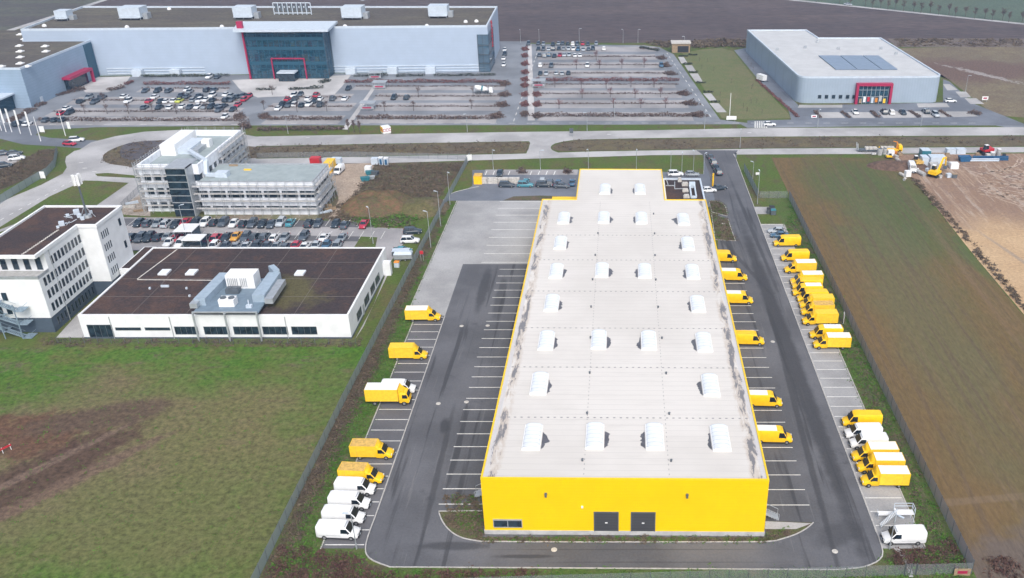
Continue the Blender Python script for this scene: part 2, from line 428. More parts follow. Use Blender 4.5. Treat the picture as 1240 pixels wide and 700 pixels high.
crop = blend('crop_field', ((.145, .10, .048), (.122, .102, .045), (.16, .105, .05)), (.03, .12, 1.8), stretch=(1, .25, 1), vary=.2, masks=[
    ((.078, .105, .04), E((72, 226), (15, 36), 0, .85, wob=.9, soft=.5, ns=.06)),
    ((.115, .115, .06), E((64, 165), (8, 60), -.03, .6, wob=.9, soft=.5, ns=.06)),
    ((.07, .12, .04), E((84, 188), (2.5, 12), 0, .6)),
    ((.19, .13, .09), strp(R(1.2), .3, .54, .7, .4)), ((.16, .12, .08), strp(R(1.2), 1.1, .52, .7, .22)),
    ((.11, .08, .056), drill),
    ((.19, .14, .095), E(at(1190, 605)[:2], (22, .8), .12, .5, wob=.4)),
    ((.13, .105, .09), E((64, 90), (18, 7), .1, .9, wob=1.0))])
sheet('crop_field', [(48.2, 40), (170, 40), (110, 95), (84, 150), (84.2, 190), (85.5, 240), (86, 259), (48.2, 259)], .02, crop)
def N2y(t, P):
    s_ = N(t, 'ShaderNodeSeparateXYZ'); t.links.new(P, s_.inputs[0]); return s_.outputs['Y']
def _mud():
    m, t, b = nodes('site_sand_mix'); P = pos(t)
    c = mix(t, mrange(t, noise(t, P, .05, 5), .35, .65), (.43, .29, .165), (.49, .345, .205))
    y = math_(t, 'ADD', N2y(t, P), math_(t, 'MULTIPLY', noise(t, P, .06, 5), 26))
    muddy = mrange(t, y, 212, 232, 0, 1)
    q = mapping(t, P, rot=(0, 0, R(-38)), scale=(.55, .035, 1))
    tr = mrange(t, noise(t, q, 1, 5, .7, .4), .5, .62)
    q2 = mapping(t, P, rot=(0, 0, R(25)), scale=(.6, .05, 1))
    tr2 = mrange(t, noise(t, q2, 1, 4, .6), .56, .62)
    mc = mix(t, tr, (.24, .15, .095), (.38, .28, .20)); mc = mix(t, tr2, mc, (.42, .35, .29))
    mc = mix(t, mrange(t, noise(t, P, .1, 6, .7), .5, .6, 0, .8), mc, (.20, .13, .10))
    mc = mix(t, .45, mc, (.25, .17, .125)); c = mix(t, muddy, c, mc)
    c = mix(t, E((98, 170), (.7, 34), .22, .55, wob=.4)(t, P), c, (.24, .21, .19))
    edge = mrange(t, noise(t, mapping(t, P, scale=(1, .12, 1)), .5, 5), .6, .7, 0, .14)
    c = mix(t, edge, c, (.30, .21, .14))
    hsv = N(t, 'ShaderNodeHueSaturation'); t.links.new(c, hsv.inputs['Color'])
    g = noise(t, P, 1.4, 6, .75); t.links.new(mrange(t, g, .25, .75, .75, 1.25), hsv.inputs['Value'])
    t.links.new(hsv.outputs[0], b.inputs['Base Color']); b.inputs['Roughness'].default_value = .95; bump(t, b, g, .6, .2)
    return m
sheet('building_plot', [(200, 40), (170, 40), (110, 95), (84.3, 150), (84.5, 190), (85.8, 240), (84, 262), (210, 265)], .015, _mud())
ruts = MB(); rq = random.Random(8)
def rut(a, b, bend, wd):
    a, b = Vector(a), Vector(b); d = (b - a); nn = Vector((-d.y, d.x)) / max(d.length, .1); pr = None
    for i in range(25):
        t_ = i / 24; c = a + d * t_ + nn * bend * math.sin(math.pi * t_) + nn * rq.uniform(-.12, .12); w_ = wd * (.5 + rq.random())
        e_ = (c - nn * w_ / 2, c + nn * w_ / 2)
        if pr and rq.random() > .22: ruts.poly([(pr[0].x, pr[0].y, .03), (e_[0].x, e_[0].y, .03), (e_[1].x, e_[1].y, .03), (pr[1].x, pr[1].y, .03)])
        pr = e_
for k in range(26):
    x_, y_ = rq.uniform(98, 118), rq.uniform(226, 252); ln = rq.uniform(18, 60); an = R(rq.choice((-48, -52, -42, -38, -30, 40, -55)) + rq.uniform(-4, 4)); bd = rq.uniform(-6, 6)
    if math.cos(an) < 0 and x_ + math.cos(an) * ln * .35 < 90: continue
    for o_ in (0, 1.9): rut((x_ + o_, y_ + o_ * .6), (x_ + o_ + math.cos(an) * ln * (1 if math.sin(an) < 0 else .35), y_ + o_ * .6 + math.sin(an) * ln * (1 if math.sin(an) < 0 else .35)), bd, .42)
tag(ruts.build('tyre_track', blend('rut_sand', ((.42, .33, .26), (.50, .41, .34), (.34, .25, .19)), (.1, .5, 3))), kind='structure')
# scrub zones and site ground
scrubland = blend('scrub_ground', ((.115, .09, .065), (.14, .105, .075), (.085, .10, .045)), (.05, .3, 2), masks=[((.13, .115, .05), E((-52, 205), (7, 16), 0, .7))])
sheet('scrub_ground', px([(384, 264), (400, 197), (566, 196), (530, 240), (494, 277), (440, 276)]), .01, scrubland)
sheet('scrub_ground', px([(150, 264), (384, 258), (384, 266.5), (150, 263)]), .012, blend('site_edge', ((.18, .15, .11), (.12, .14, .06), (.25, .21, .17)), (.1, .4, 2)))
sheet('scrub_ground', px([(148, 225), (182, 215), (182, 262), (148, 260)]), .014, blend('site_rubble', ((.30, .25, .20), (.22, .19, .16), (.4, .36, .32)), (.1, .5, 2)))
sheet('site_track', px([(424, 198.5), (452, 198.5), (447, 212), (434, 232), (421, 246), (408, 262), (396, 262), (410, 243), (404, 224), (398, 206), (410, 200)]), .02, blend('sandy_track', ((.36, .29, .23), (.42, .34, .27), (.30, .24, .19)), (.1, .5, 2)), smooth=3)
# roads -------------------------------------------------
junction = px([(310, 165.5), (285, 161), (225, 157), (175, 159.5), (140, 165), (110, 172.5), (97, 181), (93, 192), (91, 207), (62, 222.5), (0, 252.5), (-60, 281), (-60, 320), (0, 281), (55, 262), (112, 254), (140, 254), (182, 228), (240, 209), (310, 198), (310, 192)])
sheet('road', junction, .02, M['concrete_road'])
wor = [(u, v) for u, v in [(310, 165.5), (465, 162.5), (620, 160), (775, 158), (930, 155), (1085, 154.5), (1240, 154), (1500, 153)]]
wb = [(1500, 163), (1240, 164), (1085, 164.7), (930, 165.5), (775, 167.5), (720, 168.7), (645, 171), (465, 174), (310, 177)]
sheet('road', px(wor + wb), .024, M['concrete_road'])
sheet('road', px([(300, 192.5), (465, 189.5), (620, 186.5), (720, 183.5), (930, 180), (1240, 178), (1500, 176), (1500, 182), (1240, 184.5), (1060, 186.5), (930, 187), (790, 188), (620, 193), (465, 197.5), (300, 199)]), .026, M['concrete_road'])
sheet('road', px(smoothline([(637, 186.5), (640, 180), (642, 174), (646, 169), (700, 168.5), (685, 171), (672, 174), (667, 178), (669, 182), (677, 185.2)], 4) ), .028, M['concrete_road'])
isl_m = blend('roadside_scrub', ((.13, .105, .075), (.15, .13, .07), (.10, .085, .065)), (.04, .25, 2), masks=[((.10, .13, .045), E((0, 283), (80, 2.5), 0, .8))])
isl1 = px(smoothline([(205, 169.5), (162, 172.5), (135, 181), (124.5, 190), (130, 197.5), (150, 201), (165, 202), (200, 197.5)], 4) + [(310, 191.5), (465, 188.5), (620, 185.5), (636, 185.3), (639, 178), (642, 172.5), (620, 171.8), (465, 174.8), (310, 177.8), (250, 173)])
sheet('verge', isl1, .034, isl_m)
isl2 = px(smoothline([(700, 169.6), (680, 173), (669, 177.5), (670, 181), (680, 183.4)], 4) + [(720, 182.6), (930, 179.2), (1240, 177), (1500, 175), (1500, 164), (1240, 165), (930, 166.6), (775, 168.6)])
sheet('verge', isl2, .034, isl_m)
sheet('verge', px([(115, 210.5), (130, 209.5), (168, 213), (170, 216), (118, 213.5)]), .03, verge)
sheet('verge', px([(102, 218.7), (118, 219), (156, 221.5), (116, 249.5), (60, 256), (0, 278), (-60, 312), (-60, 304), (0, 281 - 6), (60, 238)]), .03, verge)
sheet('verge', px([(150, 175.5), (175, 171), (205, 170.5), (218, 176), (200, 189), (165, 194), (146, 189)]), .04, blend('wet_gravel', ((.07, .065, .075), (.10, .095, .10), (.12, .11, .12)), (.1, .6, 3)), smooth=3)
sheet('pavement', px([(104, 179.5), (90, 183), (80, 190), (79, 196), (81, 203), (76, 210.5), (50, 224), (0, 245), (-60, 272), (-60, 281), (0, 252.5), (45, 234), (85, 214), (94, 205), (93, 195), (96, 187), (104, 181)]), .05, M['paving'])
sheet('road', px([(-60, 138), (0, 138), (45, 148), (52, 157), (43, 163.5), (60, 167), (100, 169.5), (118, 170), (104, 180), (71, 177.5), (28, 175), (0, 168), (-60, 156)]), .018, M['asphalt_mid'])
sheet('car_park', px([(-20, 179), (28, 187.5), (30, 191), (15, 200), (0, 205), (-30, 207)]), .02, M['stall_paving'])
sheet('scrub_ground', px([(-30, 212), (0, 205), (17, 200), (33, 190), (52, 181), (70, 179), (62, 199), (34, 216), (0, 231), (-30, 244)]), .012, scrubland)
# yard -----------------------------------------------------
YL, YR = -34.3, 37.3
sheet('yard', smoothline([(YL, 184), (YL, 100)], 1) + smoothline([(YL, 100), (YL, 94), (-33.2, 91.2), (-30, 89.5)], 4) + [(-20, 89.3), (30, 89)] + smoothline([(30, 89), (34, 89.6), (36.8, 91.5), (YR, 95)], 4) + [(YR, 262), (39, 266), (26, 266), (27.5, 262), (27.9, 246), (27.2, 212), (24, 184), (-17, 184)], .03, M['asphalt'])
sheet('pavement', [(-42.1, 159.5), (YL, 159.5), (YL, 184), (-17.5, 184), (-17.3, 223.5), (-41.6, 223.5)], .034, asphalt('block_paving', (.33, .33, .335), .12, tracks=False))
sheet('yard', px([(536, 243.3), (548, 234), (566, 229), (572, 225), (572, 206), (705, 206), (705, 243.3)]), .036, M['asphalt_mid'])
sheet('car_park', px([(588, 205.5), (700, 205.5), (699, 212), (585, 212)]), .042, M['stall_paving'])
sheet('yard', px([(800, 208), (852, 211), (852, 185), (892, 185), (891, 215), (880, 252), (850, 250), (800, 215)]), .026, M['asphalt_mid'])
sheet('planting_bed', px([(609, 243), (622, 238), (655, 237), (700, 239), (700, 243)]), .046, scrubland)
sheet('stall_strip', [(-40.2, 93), (YL, 93), (YL, 159.4), (-40.2, 159.4)], .035, M['asphalt_stall'])
sheet('stall_strip', [(YR, 93), (43.1, 93), (43.1, 207), (YR, 207)], .035, asphalt('stall_concrete', (.30, .30, .305), .3, tracks=False))
sheet('pavement', [(37.3, 214), (41.5, 214), (41.5, 219), (37.3, 219)], .035, M['paving'])
sheet('yard', [(-17, 89.3), (26, 89.3), (24, 94.0), (-17, 94.2)], .034, asphalt('front_lane', (.112, .114, .126), .4, tracks=False, patches=(((-12, 91.5), (4, .35), 0, .8), ((2, 92.8), (18, .12), 0, .5), ((6, 90.4), (16, .12), 0, .5))))
bed = blend('bed_earth', ((.10, .075, .055), (.13, .10, .07), (.09, .12, .04)), (.2, .8, 4))
bedL = smoothline(px([(531, 619.5), (536, 632), (546, 644), (561, 652), (583, 656)]), 4) + px([(700, 656.8), (925, 656.5)]) + smoothline(px([(940, 655), (962, 648), (977, 640), (985, 633)]), 4)
bedp = [(-18.6, at(0, 619)[1])] + bedL + [(21.9, at(0, 631)[1]), (21.5, 95.2), (-18.3, 95.2)]
sheet('planting_bed', bedp, .05, bed)
kerb([(-18.6, at(0, 619)[1])] + bedL)
sheet('pavement', [(21.6, at(0, 641)[1])] + px([(964, 641), (983, 634)]) + [(21.9, at(0, 631.5)[1])], .056, M['paving_pale'])
beds = [px(smoothline([(858.5, 243.5), (868, 244), (877.5, 249), (881, 262)], 3) + [(862, 257)]), px([(861.5, 259), (881.5, 266), (890.5, 292), (866, 290.5)])]
for bp in beds:
    sheet('planting_bed', bp, .05, scrubland); kerb(bp, closed=True)
kerb([(YR, 262), (YR, 97)] + smoothline([(YR, 95), (36.8, 91.5), (34, 89.6), (30, 89)], 4) + smoothline([(-30, 89.5), (-33.2, 91.2), (YL, 94), (YL, 100)], 4)[0:] + [(YL, 159.4)])
kerb([(-40.3, 92.9), (-40.3, 159.4), (-42.2, 159.5), (-41.8, 223.4)])
kerb([(43.2, 93), (43.2, 207.2), (37.4, 207.2)])
kerb(px(smoothline([(536, 243.3), (548, 234), (566, 229), (580, 226)], 4)))
kerb(px([(891.5, 193), (888, 186.9)]), .16)
strip = blend('fence_strip', ((.085, .115, .035), (.12, .105, .06), (.075, .13, .028)), (.06, .3, 2.4), contrast=.1, masks=[
    ((.085, .06, .048), E((-45.3, 126), (2.1, 30), -.01, .9, wob=.9, soft=.35, ns=.25)), ((.10, .08, .06), E((-44.8, 178), (2.2, 26), -.04, .7, wob=1.1, soft=.4, ns=.25)),
    ((.09, .065, .05), E((-40, 89.5), (9, 2.6), 0, .9, wob=1.0, soft=.3, ns=.4)), ((.085, .08, .05), E((45.6, 140), (1.0, 60), -.005, .8, wob=1.2, soft=.4, ns=.3)),
    ((.08, .06, .045), E((41, 91.5), (3.4, 1.8), 0, .9, wob=1.0, soft=.3, ns=.4)), ((.13, .11, .075), E((46.6, 150), (.5, 60), -.006, .6, wob=1, soft=.4, ns=.3))])
sheet('verge', [(-46.8, 80), (-46.8, 92), (-46.5, 128), (-45.6, 179), (-44.4, 220), (-42.1, 223.5), (-42.1, 159.5), (-40.2, 159.4), (-40.2, 93), (YL, 93), (-33, 90), (-20, 89.4), (30, 89), (37.3, 93), (43.1, 93), (43.1, 207), (41, 225), (47.6, 225), (47.8, 160), (48.3, 80)], .022, strip)
# neighbouring plots
sheet('car_park', px([(146, 263), (310, 265.5), (452, 275.5), (495, 277), (503, 282), (484, 300), (470, 322), (462, 322), (468, 296), (466, 306), (146, 303)]), .022, M['stall_paving'])
for p in ([(150, 264.5), (452, 268), (455, 275.5), (150, 273.5)], [(150, 282), (437, 286.5), (433, 292.5), (150, 289)]):
    sheet('stall_strip', px(p), .03, M['asphalt_stall'])
sheet('verge', px([(427, 302.5), (437, 286.5), (457, 287.5), (454, 302.5)]), .036, verge)
sheet('pavement', px([(430, 411), (452, 370), (468, 330), (473, 322), (470, 332), (448, 378), (440, 396)]), .02, M['paving'])
sheet('pavement', px([(68, 409), (96, 378), (104, 409)]), .022, M['paving'])
# store car parks
sheet('car_park', px([(-60, 128), (38.7, 131), (118, 93), (592, 87), (598, 50), (640, 50), (640, 151.5), (310, 152), (120, 154), (55, 157), (45, 152), (-60, 150)]), .02, M['carpark'])
sheet('car_park', px([(640, 53), (780, 55), (798, 57), (816, 66), (872, 145), (905, 149), (930, 150), (1240, 150), (1240, 158), (1200, 151), (905, 155), (897, 150.5), (640, 151.5)]), .022, M['carpark'])
sheet('plaza', px([(118, 94), (158, 92.5), (150, 104), (130, 112), (104, 112), (97, 106)]), .03, M['paving_pale'])
sheet('plaza', px([(281, 97), (425, 91), (414, 105), (405, 114.5), (312, 118), (292, 110)]), .03, M['paving_pale'])
sheet('path', px([(639.5, 53), (643.5, 53), (647.5, 146), (639, 146)]), .03, M['paving_pale'])
sheet('path', px([(453, 103), (457, 103), (421, 157), (414, 157)]), .034, M['paving_pale'])
sheet('car_park', px([(889, 61), (903, 58), (967, 128), (1142, 124), (1142, 96), (1150, 99), (1180, 126), (1240, 150), (1240, 152), (905, 152), (905, 146), (958, 145), (955, 134), (917, 95)]), .024, M['asphalt_mid'])
for p in ([(991, 136), (1016, 136), (1024, 143), (993, 143)], [(1026, 136), (1052, 136), (1060, 143), (1033, 143)], [(1063, 135), (1102, 135), (1110, 142.5), (1070, 143)], [(1106, 135), (1139, 135), (1151, 142), (1116, 142.5)], [(1142, 135), (1170, 135), (1185, 141), (1155, 142)], [(968, 127), (1020, 127), (1020, 130.5), (966, 130.5)], [(1110, 125.5), (1146, 125), (1150, 130), (1112, 130)], [(1142, 102), (1150, 102), (1160, 109), (1147, 109.5)], [(1157, 111), (1170, 111), (1176, 118), (1163, 118)], [(1168, 119), (1182, 119), (1192, 126), (1175, 126)], [(821, 69), (828, 69), (833, 77), (825, 77)], [(829, 79), (838, 79), (843, 87), (834, 87)], [(835, 89), (845, 89), (851, 99), (842, 99)], [(851, 113), (861, 113), (868, 122), (859, 122)], [(859, 125), (870, 125), (880, 136), (868, 136)]):
    sheet('stall_strip', px(p), .03, M['paving'])
sheet('verge', px([(872, 58), (888, 62), (915, 96), (954, 137), (958, 143), (908, 145), (874, 143), (826, 64), (850, 60)]), .016, blend('sapling_grass', ((.14, .15, .07), (.17, .155, .085), (.12, .145, .06)), (.04, .25, 2)))
ROWS_R = [(59.5, 774, 797, 'hedge_brown', .9), (69, 652, 798, 'hedge_brown', .8), (79, 652, 803, 'hedge_brown', .8), (89, 652, 810, 'hedge_brown', .8), (98, 660, 822, 'hedge_red', 2.6), (102.5, 652, 821, 'hedge_brown', .7), (114, 652, 828, 'hedge_brown', .9), (126, 652, 836, 'hedge_brown', .9), (141, 652, 842, 'hedge_brown', 2.4)]
for i, (v, a, b_, mt, wd) in enumerate(ROWS_R):
    if mt == 'hedge_red': continue
    y = at(0, v)[1]; x0 = at(652, v)[0]; x1 = at(b_ - 3, v)[0]
    sheet('stall_strip', [(x0, y - 5.4), (x1, y - 5.4), (x1 - .5, y + (5.2 if i != 5 else 1)), (x0, y + (5.2 if i != 5 else 1))], .03, M['stall_paving'])
ROWS_L = [(100, 418, 613, 'hedge_red', 2.6), (105, 430, 612, 'hedge_brown', .7), (117, 455, 606, 'hedge_brown', .8), (129.3, 455, 606, 'hedge_brown', .8), (144, 432, 602, 'hedge_brown', 2.6),
          (102.5, 174, 279, 'hedge_red', 2.4), (107.5, 172, 278, 'hedge_brown', .7), (122, 88, 290, 'hedge_brown', .8), (135.5, 64, 290, 'hedge_brown', .8), (146.5, 46, 296, 'hedge_brown', 1.6),
          (118, 345, 425, 'hedge_brown', .8), (129.5, 325, 428, 'hedge_brown', .8), (145, 322, 414, 'hedge_brown', 2.6)]
for i, (v, a, b_, mt, wd) in enumerate(ROWS_L):
    if mt == 'hedge_red': continue
    y = at(0, v)[1]
    sheet('stall_strip', [(at(a, v)[0], y - 5.3), (at(b_, v)[0], y - 5.3), (at(b_, v)[0], y + (5.2 if v != 105 and v != 107.5 else 1)), (at(a, v)[0], y + (5.2 if v != 105 and v != 107.5 else 1))], .028, M['stall_paving'])

# markings: one mesh per surface
mk = MB()
def line(p, q, wd=.14, z=.06):
    p, q = Vector(p[:2]), Vector(q[:2]); d = (q - p).normalized(); n_ = Vector((-d.y, d.x)) * wd / 2
    mk.poly([(p.x - n_.x, p.y - n_.y, z), (q.x - n_.x, q.y - n_.y, z), (q.x + n_.x, q.y + n_.y, z), (p.x + n_.x, p.y + n_.y, z)])
for k in range(24): line((-25.6, 102.1 + 3.44 * k), (-18.6, 102.1 + 3.44 * k), .17)
for k in range(23):
    y = 101.9 + 3.44 * k
    if k > 0 or True: line((22.2, y), (28.9, y), .15)
for k in range(9): line((-30.2, 184.9 + 4.72 * k), (-17.9, 184.9 + 4.72 * k), .2)
for k in range(23): line((-40, 93.7 + 2.96 * k), (-34.5, 93.7 + 2.96 * k), .15)
for k in range(39): line((37.5, 94.6 + 2.96 * k), (42.9, 94.6 + 2.96 * k), .15)
line((-34.35, 94.2), (-34.35, 159), .12, .064)
line((YR - .05, 96), (YR - .05, 207), .14, .064)
for u in (590.7, 600, 610, 618.5, 645, 654.5, 664, 673.5): line(at(u - 1, 207.2), at(u - 3, 212), .22)
for k in range(16):
    y = at(0, 147)[1] + k * 7.3; line((at(622, 147)[0] - .0, y), (at(622, 147)[0], y + 3.4), .2)
for k in range(15):
    a0, a1 = Vector(at(861, 142)[:2]), Vector(at(806, 62)[:2]); line(a0.lerp(a1, k / 15), a0.lerp(a1, (k + .45) / 15), .22)
for u in range(330, 640, 22): line(at(u, 149.5), at(u + 8, 149.4), .2)
for u in range(60, 300, 22): line(at(u, 151), at(u + 8, 150.8), .2)
for u in range(645, 1180, 22): line(at(u, 149.2), at(u + 8, 149.2), .2)
for k in range(9):
    a0, a1 = Vector(at(0, 267)[:2]), Vector(at(84, 221)[:2]); line(a0.lerp(a1, k / 8), a0.lerp(a1, (k + .4) / 8), .2)
for u, v in ((100, 204), (112, 208), (96, 197), (370, 167), (735, 163), (905, 161)): line(at(u, v), at(u + 5, v - .2), .3)
for k in range(6):
    for j in range(5):
        a0 = at(914 + k * 2.7, 148.5 + j * 1.6); mk.poly([(a0[0], a0[1], .06), (a0[0] + .45, a0[1], .06), (a0[0] + .45, a0[1] + 1.2, .06), (a0[0], a0[1] + 1.2, .06)])
for u in range(205, 1200, 1):
    pass
for k in range(26):   # stall lines of the staff car park
    x = at(160, 269)[0] + k * 2.62; y = at(0, 274)[1]
    line((x, y), (x, y + 4.8), .1); y = at(0, 289.5)[1]; line((x, y), (x, y + 4.8), .1)
tag(mk.build('road_markings', M['mark']), kind='structure')

# ------------------------------------------------------------------ foliage scatter
def tris(name, P, s, mat, parent=None, loc=(0, 0, 0), flat=.7):
    """loose leaf/twig sized triangles around the points P (n,3)"""
    n = len(P); V = rng.normal(0, 1, (n, 3, 3)) * np.array([1, 1, flat]) * (s * (rng.random((n, 1, 1)) * .8 + .6))
    V = (V + P[:, None, :] - np.array(loc)).reshape(-1, 3)
    me = bpy.data.meshes.new(name); me.vertices.add(3 * n); me.vertices.foreach_set('co', V.ravel().astype('f'))
    me.loops.add(3 * n); me.loops.foreach_set('vertex_index', np.arange(3 * n)); me.polygons.add(n)
    me.polygons.foreach_set('loop_start', np.arange(n) * 3)
    me.update(calc_edges=True); me.materials.append(mat)
    return link(name, me, parent, loc)
def in_poly(pts, n):
    P = np.array(pts); lo, hi = P.min(0), P.max(0); out = []
    c = 0
    while c < n:
        q = rng.random((n * 2, 2)) * (hi - lo) + lo
        ins = np.zeros(len(q), bool); j = len(P) - 1
        for i in range(len(P)):
            a, b = P[i], P[j]
            cnd = (a[1] > q[:, 1]) != (b[1] > q[:, 1])
            with np.errstate(divide='ignore', invalid='ignore'):
                xx = (b[0] - a[0]) * (q[:, 1] - a[1]) / (b[1] - a[1]) + a[0]
            ins ^= cnd & (q[:, 0] < xx); j = i
        out.append(q[ins]); c += ins.sum()
    return np.concatenate(out)[:n]
def scrub(pts, clumps, per, size, hgt, mat, name='scrub', spread=.5, leaf=.1):
    c = in_poly(pts, clumps); sz = rng.random(clumps) ** 2 * .8 + .3
    k = np.repeat(np.arange(clumps), per); off = rng.normal(0, 1, (len(k), 3))
    P = np.zeros((len(k), 3)); P[:, :2] = c[k] + off[:, :2] * (sz[k] * spread)[:, None]
    P[:, 2] = np.abs(off[:, 2]) * .5 * hgt * sz[k] * np.exp(-(off[:, 0] ** 2 + off[:, 1] ** 2) / 4) + .04
    o = tris(name, P, leaf * size, mat); return tag(o, kind='stuff')
def st(o, label, cat): return tag(o, label, cat, kind='stuff')
Lstrip = [(-46.6, 88), (-40.6, 88), (-40.6, 160), (-42.4, 162), (-42.2, 224), (-44, 224), (-45.3, 179), (-46.3, 128)]
st(scrub([(-46.5, 90), (-43.6, 92), (-43.4, 165), (-43.6, 222), (-44, 224), (-45.3, 179), (-46.3, 128)], 620, 44, 1.0, 1.0, M['scrub'], 'scrub', .6, .09), 'low brown winter scrub along the left yard fence', 'scrub')
st(scrub([(-45, 90), (-40.6, 90), (-40.6, 160), (-42.4, 162), (-42.4, 224), (-43, 224), (-43.6, 170)], 700, 40, 1.0, .4, M['weeds'], 'weeds', .8, .09), 'green weeds in the strip left of the parked vans', 'weeds')
st(scrub([(-46.5, 82), (-46.5, 92), (-34.5, 92), (-33, 88.8), (36, 88.5), (38, 92), (47.5, 92), (47.5, 82)], 900, 36, 1, .5, M['weeds'], 'weeds', .8, .10), 'bright green weeds in front of the yard road', 'weeds')
st(scrub([(-46, 86), (-46, 94), (-40.5, 92.6), (-35, 91.5), (-32, 88.4), (-10, 88.8), (-10, 87.8), (-34, 86.5)], 330, 40, 1, .9, M['bramble'], 'bramble', .5, .1), 'dead brown brambles near the bottom left yard corner', 'bramble')
st(scrub([(37.8, 89), (47.5, 89), (47.5, 95), (44, 93), (38.5, 92.5)], 120, 40, 1, .9, M['bramble'], 'bramble', .45, .1), 'dead brown brambles by the lone white van', 'bramble')
st(scrub([(43.5, 90), (47.4, 90), (47.4, 222), (43.5, 208)], 700, 30, 1, .5, M['weeds'], 'weeds', .8, .10), 'grass tufts between the right van row and fence', 'grass')
st(scrub([(43.8, 90), (47.2, 90), (47.2, 212), (43.8, 208)], 300, 30, 1, .5, M['scrub'], 'scrub', .7, .10), 'dry tufts between the right van row and fence', 'scrub')
st(scrub([(-18.6, 104), (-25, 104), (-24, 98), (-18, 94.2), (21.2, 94.2), (27, 97), (21, 95.1), (-18, 95.2)], 260, 40, 1, .6, M['scrub'], 'scrub', .4, .09), 'low scrub in the bed along the yellow front wall', 'scrub')
st(scrub([(-18.6, 104), (-24, 104), (-22, 97), (-18, 94.2), (21.2, 94.2), (26, 98), (21, 95.1), (-18, 95.2)], 240, 30, 1, .35, M['weeds'], 'weeds', .4, .08), 'green ground cover in the bed along the yellow wall', 'weeds')
st(scrub(px([(388, 262), (425, 240), (456, 200), (566, 197), (530, 240), (497, 275), (440, 275)]), 1300, 34, 1.4, .9, M['scrub'], 'scrub', .8, .10), 'grey brown thicket around the earth mound', 'scrub')
st(scrub(px([(425, 262), (530, 240), (512, 262), (497, 275), (440, 275)]), 300, 30, 1.5, 1.0, M['weeds'], 'weeds', .9, .12), 'green undergrowth below the earth mound', 'weeds')
st(scrub(isl1, 420, 22, 1.6, .5, M['scrub'], 'scrub', 1.3, .12), 'brown scrub between the two roads left of the link road', 'scrub')
st(scrub(isl2, 260, 22, 1.6, .45, M['scrub'], 'scrub', 1.3, .12), 'dry scrub between the two roads right of the link road', 'scrub')
for bp in beds: st(scrub(bp, 150, 40, 1, .6, M['scrub'], 'ground_cover', .5, .08), 'brown winter growth in the beds right of the warehouse', 'ground cover')
for bp in beds: st(scrub(bp, 50, 40, 1, .5, M['weeds'], 'ground_cover', .5, .07), 'dark green ground cover in the beds right of the warehouse', 'ground cover')
st(scrub(px([(-25, 212), (0, 206), (33, 191), (52, 182), (69, 180), (60, 199), (34, 215), (0, 230), (-25, 240)]), 700, 34, 1.2, .9, M['scrub'], 'scrub', .9, .10), 'dark bare thicket on the bank by the roundabout', 'scrub')
st(scrub([(50, 70), (86, 70), (86, 92), (60, 94), (50, 90)], 500, 34, 1.4, .8, M['bramble'], 'scrub', .7, .11), 'grey dead weeds at the near edge of the crop field', 'scrub')
st(scrub([(85, 120), (86.5, 120), (87, 240), (85.2, 240)], 260, 30, 1.4, .8, M['scrub'], 'scrub', .5, .12), 'thin line of scrub between crop field and sandy plot', 'scrub')
st(scrub(px([(780, 51), (905, 48), (905, 57), (800, 58)]), 150, 60, 2, 1.3, M['scrub'], 'scrub', 1.6, .16), 'grey bare shrubs at the far corner of the car park', 'scrub')
st(scrub(px([(1075, 47), (1240, 48), (1240, 56), (1088, 56)]), 110, 50, 2, .6, M['scrub'], 'scrub', 2, .16), 'dry grey scrub strip behind the grey store', 'scrub')
st(scrub([(-110, 147.0), (-48, 147.0), (-48, 150), (-110, 150.2)], 260, 30, 1, .5, M['scrub'], 'scrub', .4, .09), 'low dark growth under the fence of the flat white building', 'scrub')
st(scrub([(-140, 70), (-48, 70), (-48, 146), (-140, 146)], 1500, 12, 1, .10, M['weeds'], 'grass', .8, .08), 'short tufts of grass in the big left field', 'grass')

def hedge(u0, u1, v, mat, wd, label, group='hedges between parking rows', hgt=.8, v1=None, name='hedge'):
    a, b = at(u0, v), at(u1, v if v1 is None else v1)
    L = math.dist(a[:2], b[:2]); n = int(L * (14 + 18 * wd))
    t = rng.random(n); P = np.zeros((n, 3))
    bulge = .75 + .25 * np.sin(t * L * .5 + rng.random() * 6) * np.sin(t * L * .17)
    d = np.array([b[0] - a[0], b[1] - a[1]]); nn = np.array([-d[1], d[0]]) / L
    P[:, :2] = np.array(a[:2]) + t[:, None] * d + nn * ((rng.random(n) - .5) * wd * bulge)[:, None]
    P[:, 2] = rng.random(n) ** .7 * hgt * bulge
    o = tris(name, P, .16 if wd < 1.2 else .2, M[mat], loc=((a[0] + b[0]) / 2, (a[1] + b[1]) / 2, 0))
    return tag(o, label, 'hedge', group)
ORD = ['first', 'second', 'third', 'fourth', 'fifth', 'sixth', 'seventh', 'eighth', 'ninth', 'tenth', 'eleventh', 'twelfth', 'thirteenth', 'fourteenth', 'fifteenth', 'sixteenth', 'seventeenth', 'eighteenth', 'nineteenth', 'twentieth', 'twenty-first', 'twenty-second', 'twenty-third', 'twenty-fourth', 'twenty-fifth', 'twenty-sixth']
for i, (v, a, b_, mt, wd) in enumerate(ROWS_R):
    lab = 'wide copper-red hedge across the middle of the right car park' if mt == 'hedge_red' else ('thick brown hedge closing the right car park on the road side' if wd > 2 else 'thin brown hedge, %s line from the far end, right car park' % ORD[i if i < 4 else i])
    hedge(a, b_, v, mt, wd, lab, hgt=1.5 if wd > 2 else .7)
